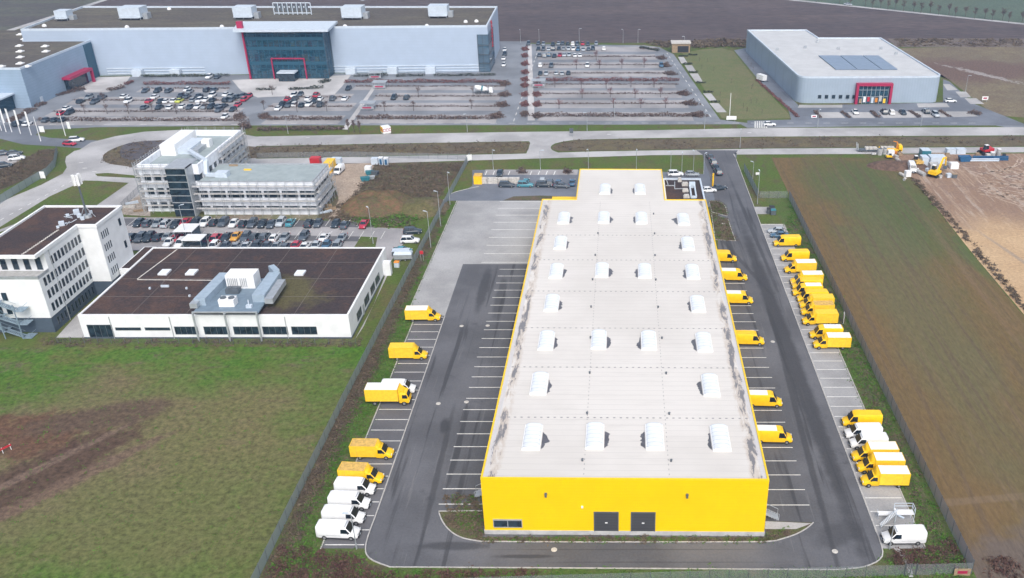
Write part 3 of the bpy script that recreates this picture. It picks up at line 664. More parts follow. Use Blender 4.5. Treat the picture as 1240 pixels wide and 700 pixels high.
names_L = ['wide copper-red hedge in front of the right half of the blue store', 'thin brown hedge just south of the long copper-red hedge', 'thin brown hedge below the mixer truck', 'thin brown hedge, third line below the right half of the blue store', 'thick brown hedge behind the advertising cube',
           'short copper-red hedge in front of the left half of the blue store', 'thin hedge just south of the short copper-red hedge', 'thin hedge between the two busiest rows of the left car park', 'thin hedge south of the busiest rows of the left car park', 'southernmost hedge of the left car park beside the service road',
           'short thin hedge south of the entrance plaza', 'second thin hedge south of the entrance plaza', 'thick rounded hedge south of the entrance plaza by the road']
for (v, a, b_, mt, wd), lab in zip(ROWS_L, names_L): hedge(a, b_, v, mt, wd, lab, hgt=1.5 if wd > 1.5 else .7)
for k, (u0, u1, v, v1, mt, wd, lab) in enumerate([
    (64, 102, 117, 108, 'hedge_brown', 4, 'brown shrub bed along the foot of the side wing'), (12, 40, 148, 133, 'hedge_brown', 4, 'brown shrub bed beside the corner of the side wing'), (41, 54, 130, 125, 'hedge_brown', 5, 'small rust brown shrub bed at the wing corner'),
    (131, 150, 110, 106, 'hedge_brown', 4, 'brown shrub bed at the left edge of the pale plaza'), (152, 161, 103, 99, 'hedge_red', 3, 'small copper shrub bed behind the pale plaza'), (170, 278, 93.5, 92.5, 'hedge_dark', 1.5, 'dark hedge at the foot of the left store wall'),
    (310, 334, 109.3, 109, 'hedge_dark', 2, 'dark planter hedge left on the entrance plaza'), (350, 392, 109, 107, 'hedge_dark', 2, 'dark planter hedge right on the entrance plaza'), (388, 399, 101, 98, 'hedge_dark', 4, 'dark green shrub by the right end of the glass entrance'),
    (428, 470, 93, 92, 'hedge_dark', 1.5, 'dark hedge right of the entrance glass wall'), (480, 515, 93, 92, 'hedge_dark', 1.5, 'dark hedge at the middle of the right store wall'), (525, 600, 92.5, 91.5, 'hedge_dark', 1.5, 'long dark hedge near the right corner of the blue store'),
    (312, 416, 157.5, 156.5, 'hedge_brown', 4, 'brown clipped hedge beside the main road west of the small trees'),
    (775, 798, 58, 62, 'hedge_dark', 2.5, 'rounded dark hedge at the far end of the diagonal road')]):
    hedge(u0, u1, v, mt, wd, lab, 'shrub beds around the stores', 1.2, v1)
# bushes -----------------------------------------------
def bush(u, v, rx, ry, hgt, mat, label, group):
    c = at(u, v); n = int(130 + 60 * rx * ry); q = rng.normal(0, 1, (n, 3)); q /= np.linalg.norm(q, axis=1)[:, None]
    q *= (rng.random((n, 1)) ** .4) * (.8 + .3 * np.sin(q[:, :1] * 5) * np.sin(q[:, 1:2] * 4)); q[:, 2] = np.abs(q[:, 2])
    P = q * np.array([rx, ry, hgt]) + np.array(c)
    return tag(tris('shrub', P, .22, M[mat], loc=c), label, 'shrub', group)
ends = [(801, 71), (806, 80), (812, 90), (828, 114), (836, 126), (845, 140)]
for i, (u, v) in enumerate(ends): bush(u, v, 2.6 + .3 * i, 3.4, 1.7, 'hedge_brown', 'round brown shrub, %s from the far end beside the diagonal road' % ORD[i], 'shrubs at the ends of the parking rows')
for i, v in enumerate([60, 68, 78, 88, 97, 104, 115, 127, 139]):
    bush(635.5, v, 2, 4.2, 1.4, 'hedge_red' if i < 8 else 'hedge_brown', 'copper shrub block, %s from the far end left of the white path' % ORD[i], 'shrub blocks left of the white path')
for i, v in enumerate([98, 104, 115, 127, 141]):
    bush(650, v, 2, 4, 1.4, 'hedge_red' if i < 4 else 'hedge_brown', 'copper shrub block, %s from the far end right of the white path' % ORD[i], 'shrub blocks right of the white path')
for i, (u, v) in enumerate([(611, 102), (611, 115), (608, 127.5), (602, 141)]): bush(u, v, 3, 4, 1.5, 'hedge_brown', 'brown shrub, %s from the far end left of the central aisle road' % ORD[i], 'shrubs beside the central aisle')
for u, v, l in ((297, 155, 'dark rounded shrub behind the scaffolded office'), (290, 142, 'brown shrub at the right end of the southernmost left hedge'), (320, 142, 'dark rounded shrub below the glass entrance beside the road')): bush(u, v, 2.6, 3.4, 3.2 if u == 297 else 1.8, 'hedge_brown', l, 'single shrubs near the stores')
for i, (u, v) in enumerate([(632, 209), (687, 209)]): bush(u, v, 1.8, 1.6, 1.9, 'hedge_brown', ['brown round shrub in the left of the stalls behind the warehouse', 'brown round shrub nearest the yellow edge behind the warehouse'][i], 'shrubs in the rear stalls')
for i, (u, v) in enumerate([(838, 67), (827, 68.5), (832, 78), (839, 88), (848, 100.5), (857, 112), (866, 124)]): hedge(u - 5, u + 6, v, 'hedge_dark', 1.6, 'short dark hedge, %s from far among the bays by the grass' % ORD[i], 'hedges between the bays by the grass', .8)
for i, (u, v, u1, v1) in enumerate([(987, 135, 993, 143), (1019, 135.5, 1029, 143), (1055, 135, 1064, 143), (1101, 134.5, 1114, 142.5), (1138, 134.5, 1150, 142)]): hedge(u, u1, v, 'hedge_brown', 1.8, 'short brown hedge, %s from the left in front of the grey store' % ORD[i], 'hedges in front of the grey store', .7, v1)
hedge(1173, 1188, 136.5, 'hedge_brown', 5, 'oval brown shrub bed right of the grey store parking', 'shrub beds around the stores', 1, 139)
hedge(916, 966, 97, 'hedge_red', 1.4, 'low copper strip along the left side of the grey store', 'shrub beds around the stores', .5, 142)

# bare trees -----------------------------------------------
def bare_tree(h, spread, seed, mat, dense=1.0):
    r_ = random.Random(seed); root = empty('bare_tree', (0, 0, 0))
    tk = MB(); tk.tube((0, 0, 0), (0, 0, h * .38), h * .022, h * .016, 6); tk.tube((0, 0, h * .38), (.05, .03, h * .72), h * .016, h * .006, 5)
    cr = MB()
    for i in range(int(16 * dense)):
        a = r_.random() * 6.28; z0 = h * (.3 + .42 * r_.random()); l = h * spread * (.5 + .5 * r_.random()) * (1.1 - z0 / h)
        p = (0, 0, z0); q = (math.cos(a) * l, math.sin(a) * l, z0 + l * (.8 + .5 * r_.random()))
        cr.tube(p, q, h * .008, h * .003, 3, False)
        for k in range(int(6 * dense)):
            t_ = .35 + .6 * r_.random(); m_ = Vector(p).lerp(Vector(q), t_); e = m_ + Vector((r_.uniform(-1, 1), r_.uniform(-1, 1), r_.uniform(.1, 1))) * l * .45
            cr.tube(m_, e, h * .004, h * .0015, 3, False)
            for _ in range(2):
                e2 = e + Vector((r_.uniform(-1, 1), r_.uniform(-1, 1), r_.uniform(-.1, .9))) * l * .22; cr.tube(m_.lerp(e, .6), e2, h * .003, h * .001, 3, False)
    tk.build('trunk', M['bark'], root); cr.build('crown', M[mat], root); return root
protos = [bare_tree(6.5, .36, 1, 'twig', 1.6), bare_tree(6, .40, 2, 'twig', 1.5), bare_tree(4.6, .42, 3, 'twig', 1.2), bare_tree(4.6, .45, 4, 'twig_red', 1.3), bare_tree(5.5, .22, 5, 'twig', 2.0), bare_tree(2.4, .25, 6, 'twig', .5)]
usedp = set()
def tree(u, v, k, label, group, s=1.0, P=None):
    o = protos[k] if k not in usedp else copy_tree(protos[k]); usedp.add(k)
    o.location = P or at(u, v); o.rotation_euler.z = random.random() * 6.28; o.scale = (s, s, s * random.uniform(.9, 1.1))
    return tag(o, label, 'tree', group)
xs = [60, 90, 118, 136, 151, 164, 177, 185, 204, 217, 229, 243, 256, 269, 286, 307, 331, 346]  # photo columns right of 930 along the far road
k = 0
for i, zx in enumerate([235, 345, 398, 470, 505, 545, 580, 615, 655, 705, 740, 785, 825, 875, 905, 955, 1000, 1050, 1085, 1135, 1165, 1230]):
    u = 930 + zx / 4; v = at(0, 0); vb = (u - 952) / 288 * 30 - 1.2 - (1.2 if i % 2 else 0)
    tree(u, vb, i % 2, 'bare roadside tree, %s from the left along the far field road' % ORD[i], 'bare trees along the far field road', 1.15 if i % 2 else 1.0)
TL = [(103, 138), (130, 138), (156, 138), (185, 137), (214, 138), (250, 136), (320, 133), (360, 136), (396, 135), (466, 135), (501, 134), (571, 132), (507, 118), (573, 117), (330, 115), (126, 125)]
for i, (u, v) in enumerate(TL): tree(u, v, 2, 'small bare tree, %s from the left in the blue store car park' % ORD[sorted(range(len(TL)), key=lambda j: TL[j]).index(i)], 'small bare trees in the blue store car park')
TR = [(722, 73), (698, 84), (726, 83), (753, 83), (780, 82), (672, 106), (704, 107), (734, 107), (764, 106), (792, 106), (705, 119), (739, 118), (769, 119), (800, 118), (677, 132), (743, 131), (776, 131), (806, 131)]
for i, (u, v) in enumerate(TR): tree(u, v, 3, 'small reddish bare tree, %s counting row by row in the right car park' % ORD[i], 'small reddish bare trees in the right car park')
for i, (u, v) in enumerate([(422.5, 161), (429, 160.5), (436, 161.5)]): tree(u, v, 4, 'slim upright bare tree, %s of three beside the main road' % ['leftmost', 'middle', 'rightmost'][i], 'three slim trees by the road')
for i in range(20):
    u = random.uniform(845, 925); v = random.uniform(72, 140)
    if u < 838 + (v - 68) * .62: u += 38
    tree(min(u, 905 + (v - 72) * .5), v, 5, 'thin young sapling planted on the grass beside the grey store', 'saplings on the grass by the grey store')

# ------------------------------------------------------------------ fences
def fence(pts, h, mat, label, spacing=2.5, post='metal_dark', r=.035, base=None, name='mesh_fence', rail=False):
    root = empty(name, (pts[0][0], pts[0][1], 0)); tag(root, label, 'fence')
    pn = MB(root.location); ps = []
    for a, b in zip(pts, pts[1:]):
        pn.poly([(a[0], a[1], .05), (b[0], b[1], .05), (b[0], b[1], h), (a[0], a[1], h)])
        L = math.dist(a, b); n = max(1, round(L / spacing))
        ps += [(a[0] + (b[0] - a[0]) * i / n, a[1] + (b[1] - a[1]) * i / n) for i in range(n)]
    ps.append(pts[-1])
    pn.build('mesh_panel', mat, root)
    if rail:
        tr = MB(root.location)
        for a, b in zip(pts, pts[1:]): tr.bar((a[0], a[1], h), (b[0], b[1], h), .05)
        tr.build('top_rail', M[post], root)
    ps = ps[::max(1, math.ceil(len(ps) / 98))]
    me = MB().tube((0, 0, 0), (0, 0, h + .08), r, r, 6).mesh('post', M[post])
    for p in ps: link('post', me, root, (p[0] - pts[0][0], p[1] - pts[0][1], 0))
    return root
fence([(-47.0, 82), (-46.9, 88), (-46.5, 128), (-45.6, 179), (-44.4, 220), (-43.3, 258)], 2.1, M['fence'], 'long grey mesh fence along the left side of the yard', 2.6, r=.05)
fence([at(1176, 694.8)[:2], (47.7, 160), (47.5, 225)], 2.4, M['fence_r'], 'long grey mesh fence between right van row and brown field', 2.6, r=.05)
fence([(47.2, 225.3), (39.6, 225.3)], 2.0, M['fence_thin'], 'short thin wire fence crossing the grass at the upper right', 2.6)
fence([(39.2, 225.3), (38.3, 247)], 2.4, M['fence'], 'grey sliding gate standing open beside the access road', 2.6, r=.06, name='sliding_gate')
fence([at(305, 722)[:2], at(620, 711.5)[:2], at(1000, 700.3)[:2], at(1094, 697.5)[:2]], 2.0, M['fence_thin'], 'see-through grey fence along the front grass below the yard', 2.6, r=.035)
fence([at(1109, 697)[:2], at(1176, 694.9)[:2]], 2.0, M['fence_thin'], 'short see-through fence right of the small footpath gate', 2.6)
fence([at(1095, 697.4)[:2], at(1108, 697)[:2]], 2.1, M['fence_thin'], 'small blue grey gate at the end of the footpath', .85, r=.06, name='garden_gate')
fence([(-107.5, 148.6), (-49.5, 147.9)], 1.4, gauze('fine_wire_fence', (.10, .11, .12), .16), 'thin dark fence in front of the flat white building', 2.6, 'metal_dark', .045)
fence([p[:2] for p in (at(70, 185), at(67, 202), at(58, 212), at(40, 222), at(0, 247), at(-40, 268))], 2.2, M['fence'], 'curved blue grey mesh fence around the bank by the roundabout', 3, r=.06)
fence([p[:2] for p in (at(312, 191.8), at(425, 190.3), at(566, 193.5))], 1.8, M['fence_thin'], 'thin fence along the near road behind the building site', 3)
fence([p[:2] for p in (at(148, 253), at(163, 238), at(178, 225))], 1.8, M['fence_thin'], 'pale temporary fence left of the scaffolded office', 2.5)
sheet('path', smoothline([at(1077, 660)[:2], at(1087, 669)[:2], at(1096, 682)[:2], at(1101, 699)[:2]], 4) + smoothline([at(1106, 699)[:2], at(1103, 684)[:2], at(1094, 669)[:2], at(1084, 661)[:2]], 4), .03, M['paving'])

# ------------------------------------------------------------------ the yellow warehouse
WRZ = -0.0102
wh = empty('warehouse', (1.62, 95.7, 0), WRZ)
tag(wh, 'long yellow warehouse with pale flat roof and rows of white skylights', 'warehouse')
def wl(p):
    dx_, dy_ = p[0] - 1.62, p[1] - 95.7; ca, sa = math.cos(-WRZ), math.sin(-WRZ)
    return (dx_ * ca - dy_ * sa, dx_ * sa + dy_ * ca)
WX, WY, WE, EX0, EX1, WZ = 19.6, 103.5, 125.0, -11.5, 9.9, 9.75
def _roofmat():
    m, t, b = nodes('roof_membrane'); P = objco(t)
    sep = N(t, 'ShaderNodeSeparateXYZ'); t.links.new(P, sep.inputs[0])
    c = mix(t, mrange(t, noise(t, P, .05, 6, .6), .35, .65), (.565, .54, .51), (.625, .60, .57))
    c = mix(t, mrange(t, noise(t, mapping(t, P, scale=(.15, 1, 1)), .7, 5, .7), .5, .7, 0, .35), c, (.50, .475, .45))
    frc = math_(t, 'FRACT', math_(t, 'DIVIDE', sep.outputs['Y'], 1.32))
    ln = mrange(t, math_(t, 'ABSOLUTE', math_(t, 'SUBTRACT', frc, .5)), 0, .07, .55, 0)
    c = mix(t, ln, c, (.44, .42, .41))
    # pooled rain and silt along the parapets
    ax = math_(t, 'ABSOLUTE', sep.outputs['X'])
    nz = noise(t, mapping(t, P, scale=(1, .22, 1)), .75, 6, .7, .5)
    nz2 = noise(t, mapping(t, P, (0, 7, 0), scale=(1, .5, 1)), 1.1, 5, .7, .5)
    d = math_(t, 'ABSOLUTE', math_(t, 'SUBTRACT', math_(t, 'ADD', ax, math_(t, 'MULTIPLY', math_(t, 'SUBTRACT', nz2, .5), 1.6)), 18.15))
    inb = mrange(t, d, .5, .62, 1, 0)
    wet = math_(t, 'MULTIPLY', inb, mrange(t, nz, .5, .55))
    e = mrange(t, d, .5, 1.3, .55, 0)
    c = mix(t, math_(t, 'MULTIPLY', e, mrange(t, nz, .4, .5)), c, (.42, .34, .27))
    c = mix(t, mrange(t, ax, 18.55, 18.75, 0, .7), c, (.50, .50, .52))
    c = mix(t, math_(t, 'MULTIPLY', wet, .88), c, (.15, .15, .165))
    t.links.new(c, b.inputs['Base Color'])
    t.links.new(mrange(t, wet, 0, 1, .8, .35), b.inputs['Roughness'])
    return m
M['roof_mem'] = _roofmat()
foot = [(-WX, 0), (WX, 0), (WX, WY), (EX1, WY), (EX1, WE), (EX0, WE), (EX0, WY), (-WX, WY)]
MB().prism(foot, .75, WZ - .02).build('wall', M['yellow'], wh)
MB().prism([(x * 1.004, y) if y else (x * 1.004, -.08) for x, y in foot], 0, .75).build('plinth', M['plinth'], wh)
q_ = .24; inner = [(-WX + q_, q_), (WX - q_, q_), (WX - q_, WY - q_), (EX1 - q_, WY - q_), (EX1 - q_, WE - q_), (EX0 + q_, WE - q_), (EX0 + q_, WY - q_), (-WX + q_, WY - q_)]
MB().prism(inner, WZ - .02, WZ + .05).build('roof', M['roof_mem'], wh)
roof_o = wh.children[-1]
pp = MB()
n_ = len(foot)
for i in range(n_):
    a, b, ia, ib = foot[i], foot[(i + 1) % n_], inner[i], inner[(i + 1) % n_]
    pp.prism([a, b, ib, ia], WZ - .02, WZ + .22)
pp.build('parapet', M['yellow_trim'], wh)
ds = MB()
for yy in [wl(at(700, v, WZ))[1] for v in (285, 315, 353, 397.5, 445, 506)]:
    for k in range(38): ds.cbox((-18.4 + k * .99 + random.uniform(-.05, .05), yy, WZ + .05), (.34, .2, .03))
for xx in (-5.6, 6.1):
    for k in range(96): ds.cbox((xx, 1.2 + k * 1.06, WZ + .05), (.09, .3, .025))
ds.build('fixing_row', plain('membrane_fixing', (.26, .26, .27), .8), wh)
vent = MB(); vent.tube((0, 0, 0), (0, 0, .35), .14, .14, 8); vent.tube((0, 0, .35), (0, 0, .42), .2, .12, 8)
vme = vent.mesh('roof_vent', M['metal_dark'])
for xx in (-5.9, 6.5):
    for k in range(9):
        p = (xx + .3 * math.sin(k), 4 + 11.3 * k, WZ + .05); link('roof_vent', vme, wh, p)
# skylights
sk = MB(); npt = 9; r_w = 1.2; hh = .42
def arc(y, s=1.0): return [(-r_w * s * math.cos(math.pi * i / npt), y, .28 + hh * s * math.sin(math.pi * i / npt)) for i in range(npt + 1)]
SL = 2.8
for a, b in ((-SL, SL),):
    A, B = [sk.vert(p) for p in arc(a)], [sk.vert(p) for p in arc(b)]
    for i in range(npt): sk.face((A[i], A[i + 1], B[i + 1], B[i]))
    sk.face(A); sk.face(B[::-1])
sk_me = sk.mesh('skylight', M['skylight'], 40)
rb = MB()
for y in np.linspace(-SL, SL, 7):
    P0, P1 = arc(y - .04, 1.012), arc(y + .04, 1.012)
    A, B = [rb.vert(p) for p in P0], [rb.vert(p) for p in P1]
    for i in range(npt): rb.face((A[i], A[i + 1], B[i + 1], B[i]))
rb_me = rb.mesh('glazing_bar', plain('glazing_bar_white', (.46, .50, .56), .5, .04))
cb = MB(); cb.box(-1.32, 1.32, -SL - .12, SL + .12, 0, .28); cb_me = cb.mesh('upstand', M['white_paint'])
SK = [(732.5, 228, 1), (775, 228, 1), (682.7, 263, 1), (731, 262.5, 1), (776.7, 263, 1), (827.5, 264.5, 1), (678.5, 293, 1), (833, 294, 1), (673.5, 327, 1), (728.7, 326, 1), (780.7, 327, 1), (838.7, 328, 1), (668, 365.5, 1), (845, 367, 1), (661.5, 411, 1), (725, 410, 1), (785.7, 411, 1), (852.5, 413, 1), (653, 463, 1), (860.5, 465, 1), (644.7, 527.4, 1), (720.3, 526.4, 1), (792.7, 527, 1), (872.4, 528.7, 1)]
for u, v, s_ in SK:
    x, y = wl(at(u, v, WZ + .5)); o = link('skylight', sk_me, wh, (x, y, WZ + .04)); link('glazing_bar', rb_me, o); link('upstand', cb_me, o)
# stains beside skylights: puddled silt, irregular outline
puddle = plain('pooled_water', (.10, .10, .115), .3, .25, 2)
for u, v, s_ in SK:
    x, y = wl(at(u, v, WZ + .5)); left = x < 0
    m = MB(); sx = 1.42 if left else -1.42; pts = []
    k0 = random.uniform(.5, 1)
    wv = [.3]
    for i in range(14): wv.append(max(.08, wv[-1] * .6 + abs(random.gauss(.3, .25)) * .55))
    for i in range(14): pts.append((x + sx + (1 if left else -1) * wv[i] * 1.5 * k0 * min(1, math.sin(math.pi * (i + .5) / 14) * 2), y - 2.5 + 4.2 * i / 14))
    ids = [m.vert((p[0], p[1], WZ + .056)) for p in pts]; jd = [m.vert((x + sx * .99, p[1], WZ + .056)) for p in pts]
    for i in range(13): m.face((ids[i], ids[i + 1], jd[i + 1], jd[i]) if left else (jd[i], jd[i + 1], ids[i + 1], ids[i]))
    m.build('roof_stain', puddle, wh)
# front wall
def wfront(u, v): return wl(at(u, v))[0]
FY = at(0, 577.7, WZ)[1]
def xf(u, z):   # photo column on the front wall at height z
    d = 95.7 * cP + (H - z) * sP; return wl(((u - CX) * d / F, 95.7))[0]
for a, b in ((720.3, 748), (765, 792.5)):
    x0, x1 = xf(a, 2.5), xf(b, 2.5)
    d = MB(); d.box(x0, x1, -.06, .3, .75, 4.05).build('door', M['dark_door'], wh); dd = wh.children[-1]
    f = MB(); f.box(x0 - .14, x0, -.1, .3, .75, 4.2); f.box(x1, x1 + .14, -.1, .3, .75, 4.2); f.box(x0, x1, -.1, .3, 4.05, 4.2); f.build('door_frame', M['metal_dark'], dd)
    MB().cbox(((x0 + x1) / 2, -.1, 2.2), (.35, .08, .12)).build('handle', M['white_paint'], dd)
x0, x1 = xf(598, 2), xf(631.5, 2)
MB().box(x0, x1, -.05, .3, 1.35, 2.55).build('window', M['win'], wh); wo = wh.children[-1]
f = MB(); f.box(x0 - .1, x1 + .1, -.14, .3, 2.55, 2.75); f.box(x0 - .1, x0, -.09, .3, 1.3, 2.55); f.box(x1, x1 + .1, -.09, .3, 1.3, 2.55); f.box(x0, x1, -.09, .3, 1.25, 1.35); f.box((x0 + x1) / 2 - .05, (x0 + x1) / 2 + .05, -.09, .3, 1.35, 2.55); f.build('window_frame', M['metal'], wo)
for u in (661, 832):
    x = xf(u, 7); l = MB(); l.cbox((x, -.15, 7.3), (.35, .3, .2)); l.cbox((x, -.28, 6.95), (.28, .25, .35)); l.build('wall_lamp', M['metal_dark'], wh)
l = MB(); l.cbox((xf(705, 5), -.08, 4.9), (.3, .16, .3)); l.build('wall_sign', M['white_paint'], wh)
st_ = MB()   # steel steps at the left side
for k in range(6): st_.box(-WX - 2.6 + .38 * k, -WX - 2.25 + .38 * k, 7.6, 9.0, .2 * k, .2 * k + .2)
for yy in (7.6, 9.0):
    st_.bar((-WX - 2.6, yy, 1.1), (-WX - .4, yy, 2.3), .06); st_.bar((-WX - 2.6, yy, 0), (-WX - 2.6, yy, 1.1), .06); st_.bar((-WX - .4, yy, 1.2), (-WX - .4, yy, 2.3), .06)
st_.build('steps', M['metal'], wh)
st_ = MB()
for k in range(6): st_.box(WX + 2.25 - .38 * k, WX + 2.6 - .38 * k, 3.2, 4.4, .2 * k, .2 * k + .2)
for yy in (3.2, 4.4): st_.bar((WX + 2.6, yy, 1.1), (WX + .4, yy, 2.3), .06); st_.bar((WX + 2.6, yy, 0), (WX + 2.6, yy, 1.1), .06)
st_.build('steps', M['metal'], wh)
for k in range(13):   # sectional doors along the flanks
    for sgn in (-1, 1):
        xq = sgn * (WX + .03); MB().box(min(xq, xq - sgn * .1), max(xq, xq - sgn * .1), 14 + 6.9 * k, 17 + 6.9 * k, .9, 4.0).build('loading_door', M['dark_door'], wh)
# yellow lean-to and brown roofed annex
a0 = wl((-15.3, 209)); lean = MB(); lean.box(a0[0] + .2, EX0, 108.5, 115.0, 0, 5.7); lean.build('side_bay', M['yellow_box'], wh)
f = MB(); f.box(a0[0], EX0, 108.3, 115.2, 5.7, 6.0); f.build('bay_roof', M['yellow_trim'], wh.children[-1])
an = MB(); an.box(EX1, WX + .1, WY, 120.5, 0, 8.7); an.build('annex', M['white_wall'], wh); ao = wh.children[-1]
an = MB(); an.box(EX1 + .5, WX - .3, WY + .5, 120.0, 8.7, 8.78); an.build('annex_roof', M['green_roof'], ao)
an = MB(); an.box(EX1, WX + .1, 120.0, 120.5, 8.7, 9.1); an.box(WX - .3, WX + .1, WY, 120.0, 8.7, 9.1); an.build('annex_parapet', M['metal_pale'], ao)
def anp(zx, zy): return wl(at(620 + zx / 4, 150 + zy / 4, 8.9))
for x0, y0, x1, y1 in ((745, 262, 757, 300), (745, 300, 788, 300), (788, 282, 788, 315), (788, 315, 830, 315)):
    p, q = anp(x0, y0), anp(x1, y1); MB().bar((p[0], p[1], 8.95), (q[0], q[1], 8.95), .22, .2).build('air_duct', M['metal'], ao)
for zx, zy, sx, sy, hh_ in ((838, 295, 1.6, 1.5, .7), (840, 325, 1.5, 1.3, .7), (845, 354, 1.5, 1.4, .7), (812, 276, 1.0, 1.3, .9)):
    p = anp(zx, zy); b_ = MB(); b_.cbox((p[0], p[1], 8.78), (sx, sy, .35)); b_.cbox((p[0], p[1], 9.13), (sx * .8, sy * .8, hh_ - .35)); b_.build('roof_hatch', M['stone'], ao)
p, q = anp(880, 360), anp(872, 305); b_ = MB()
for ox in (-.6, .6): b_.bar((p[0] + ox, p[1], 9.2), (q[0] + ox, q[1], 9.2), .35, .6)
b_.cbox((q[0], q[1], 8.78), (1.5, 1.2, 1.3)); b_.bar((p[0] - .6, p[1], 9.2), (p[0] + .6, p[1], 9.2), .35, .6); b_.build('air_handler', M['metal_pale'], ao)
b_ = MB(); b_.box(WX + .1, WX + 1.6, 112, 119, 0, 3); b_.build('porch', M['metal_pale'], ao)
tag(MB(at(863, 232)).tube((*at(863, 226)[:2], 0), (*at(863, 226)[:2], 3.9), .24, .24, 10).build('advertising_pylon', M['yellow_paint'], loc=at(863, 232)), 'slim yellow pylon beside the cars at the annex corner', 'pylon')

# ------------------------------------------------------------------ vehicles
def wheels(root, xs, y, r=.36, wd=.24):
    t = MB(); t.tube((0, -wd / 2, 0), (0, wd / 2, 0), r, r, 14); tm = t.mesh('wheel', M['tyre'], 40)
    hb = MB(); hb.tube((0, -wd / 2 - .02, 0), (0, wd / 2 + .02, 0), r * .58, r * .5, 10); hm = hb.mesh('rim', M['hub'])
    for x in xs:
        for s in (-1, 1):
            o = link('wheel', tm, root, (x, s * (y - wd / 2), r)); link('rim', hm, o)
def ring(x, hw, z0, z1, k=.9, belt=.55):
    zb = z0 + (z1 - z0) * belt
    h = [(hw * .93, z0), (hw, z0 + .18), (hw, zb), (hw * (k + .02), z1 - (z1 - z0) * .12), (hw * (k - .09), z1)]
    return [(x, -a, b) for a, b in h] + [(x, a, b) for a, b in h[::-1]]
def shell(stations, k=.9):
    m = MB(); m.loft([ring(x, hw, z0, z1, k) for x, hw, z0, z1 in stations]); return m
def quadpatch(pts, off=.012):
    m = MB(); a, b, c = Vector(pts[0]), Vector(pts[1]), Vector(pts[2]); n = (b - a).cross(c - a).normalized() * off
    ids = [m.vert(Vector(p) + n) for p in pts]; m.face(ids); bot = [m.vert(Vector(p) - n * 2) for p in pts]
    for i in range(len(pts)): j = (i + 1) % len(pts); m.face((bot[i], bot[j], ids[j], ids[i]))
    return m
def lights(root, xf_, xr, hw, z, zr, big=1):
    for s in (-1, 1):
        MB().cbox((xf_, s * (hw - .22), z), (.10, .32 * big, .2 * big)).build('headlight', M['lamp'], root)
        MB().cbox((xr, s * (hw - .12), zr), (.06, .14, .4 * big)).build('tail_light', M['tail'], root)
def mirrors(root, x, hw, z):
    for s in (-1, 1):
        m = MB(); m.cbox((x, s * (hw + .14), z), (.1, .18, .3)); m.bar((x, s * hw, z + .1), (x, s * (hw + .1), z + .1), .05); m.build('mirror', M['black'], root)
def cabwindows(root, a, zb_, zt, hwb, door=1.0, x0=.95, x1=1.58):
    quadpatch([(a - x0, -.78, zb_), (a - x0, .78, zb_), (a - x1, .72, zt), (a - x1, -.72, zt)], .025).build('windscreen', M['car_glass'], root)
    for s in (-1, 1):
        w0, w1 = s * (hwb + .012), s * (hwb * .955 + .012)
        q = [(a - x1 - door, w0, zb_ - .08), (a - x0 - .12, s * (hwb - .015), zb_ - .08), (a - x1 + .02, w1 - s * .01, zt - .12), (a - x1 - door + .04, w1, zt - .1)]
        if s > 0: q = q[::-1]
        quadpatch(q, .02).build('side_window', M['car_glass'], root)
def panel_van(L=5.9, Hh=2.25, paintm='white_paint'):
    root = empty('panel_van', (0, 0, 0)); a = L / 2; q = .96
    stn = [(-a, .88 * q, .42, Hh - .18), (-a + .06, .95 * q, .34, Hh - .07), (-a + .35, q, .32, Hh), (a - 2.6, q, .32, Hh), (a - 2.0, q, .32, Hh - .04), (a - 1.62, .99 * q, .32, Hh - .2), (a - .95, .97 * q, .32, 1.26), (a - .35, .93 * q, .32, 1.02), (a - .08, .82 * q, .34, .84), (a, .72 * q, .40, .72)]
    shell(stn, .90).build('body', M[paintm], root, smooth=50)
    cabwindows(root, a, 1.32, Hh - .22, q - .01, .75)
    b = MB(); b.cbox((a - .02, 0, .34), (.14, 1.5, .30)); b.cbox((0, 0, .26), (L * .55, 1.96, .14)); b.cbox((-a - .02, 0, .38), (.12, 1.6, .2)); b.build('bumper', M['black'], root)
    g = MB(); g.cbox((a + .0, 0, .66), (.07, .9, .14)); g.build('grille', M['black'], root)
    g = MB(); g.cbox((a - 1.75, 0, Hh - .09), (.1, 1.2, .03)); g.box(-a + .4, a - 2.4, -q - .012, q + .012, .80, .86); g.build('rub_strip', M['metal' if paintm == 'white_paint' else 'yellow_trim'], root)
    g = MB(); g.cbox((a + .06, 0, .44), (.03, .5, .11)); g.cbox((-a - .09, 0, .5), (.03, .5, .11)); g.build('number_plate', M['metal_pale'], root)
    wheels(root, (-a + 1.15, a - .98), q + .01); lights(root, a - .12, -a, .86, .76, .95); mirrors(root, a - 1.25, .94, 1.3)
    return root
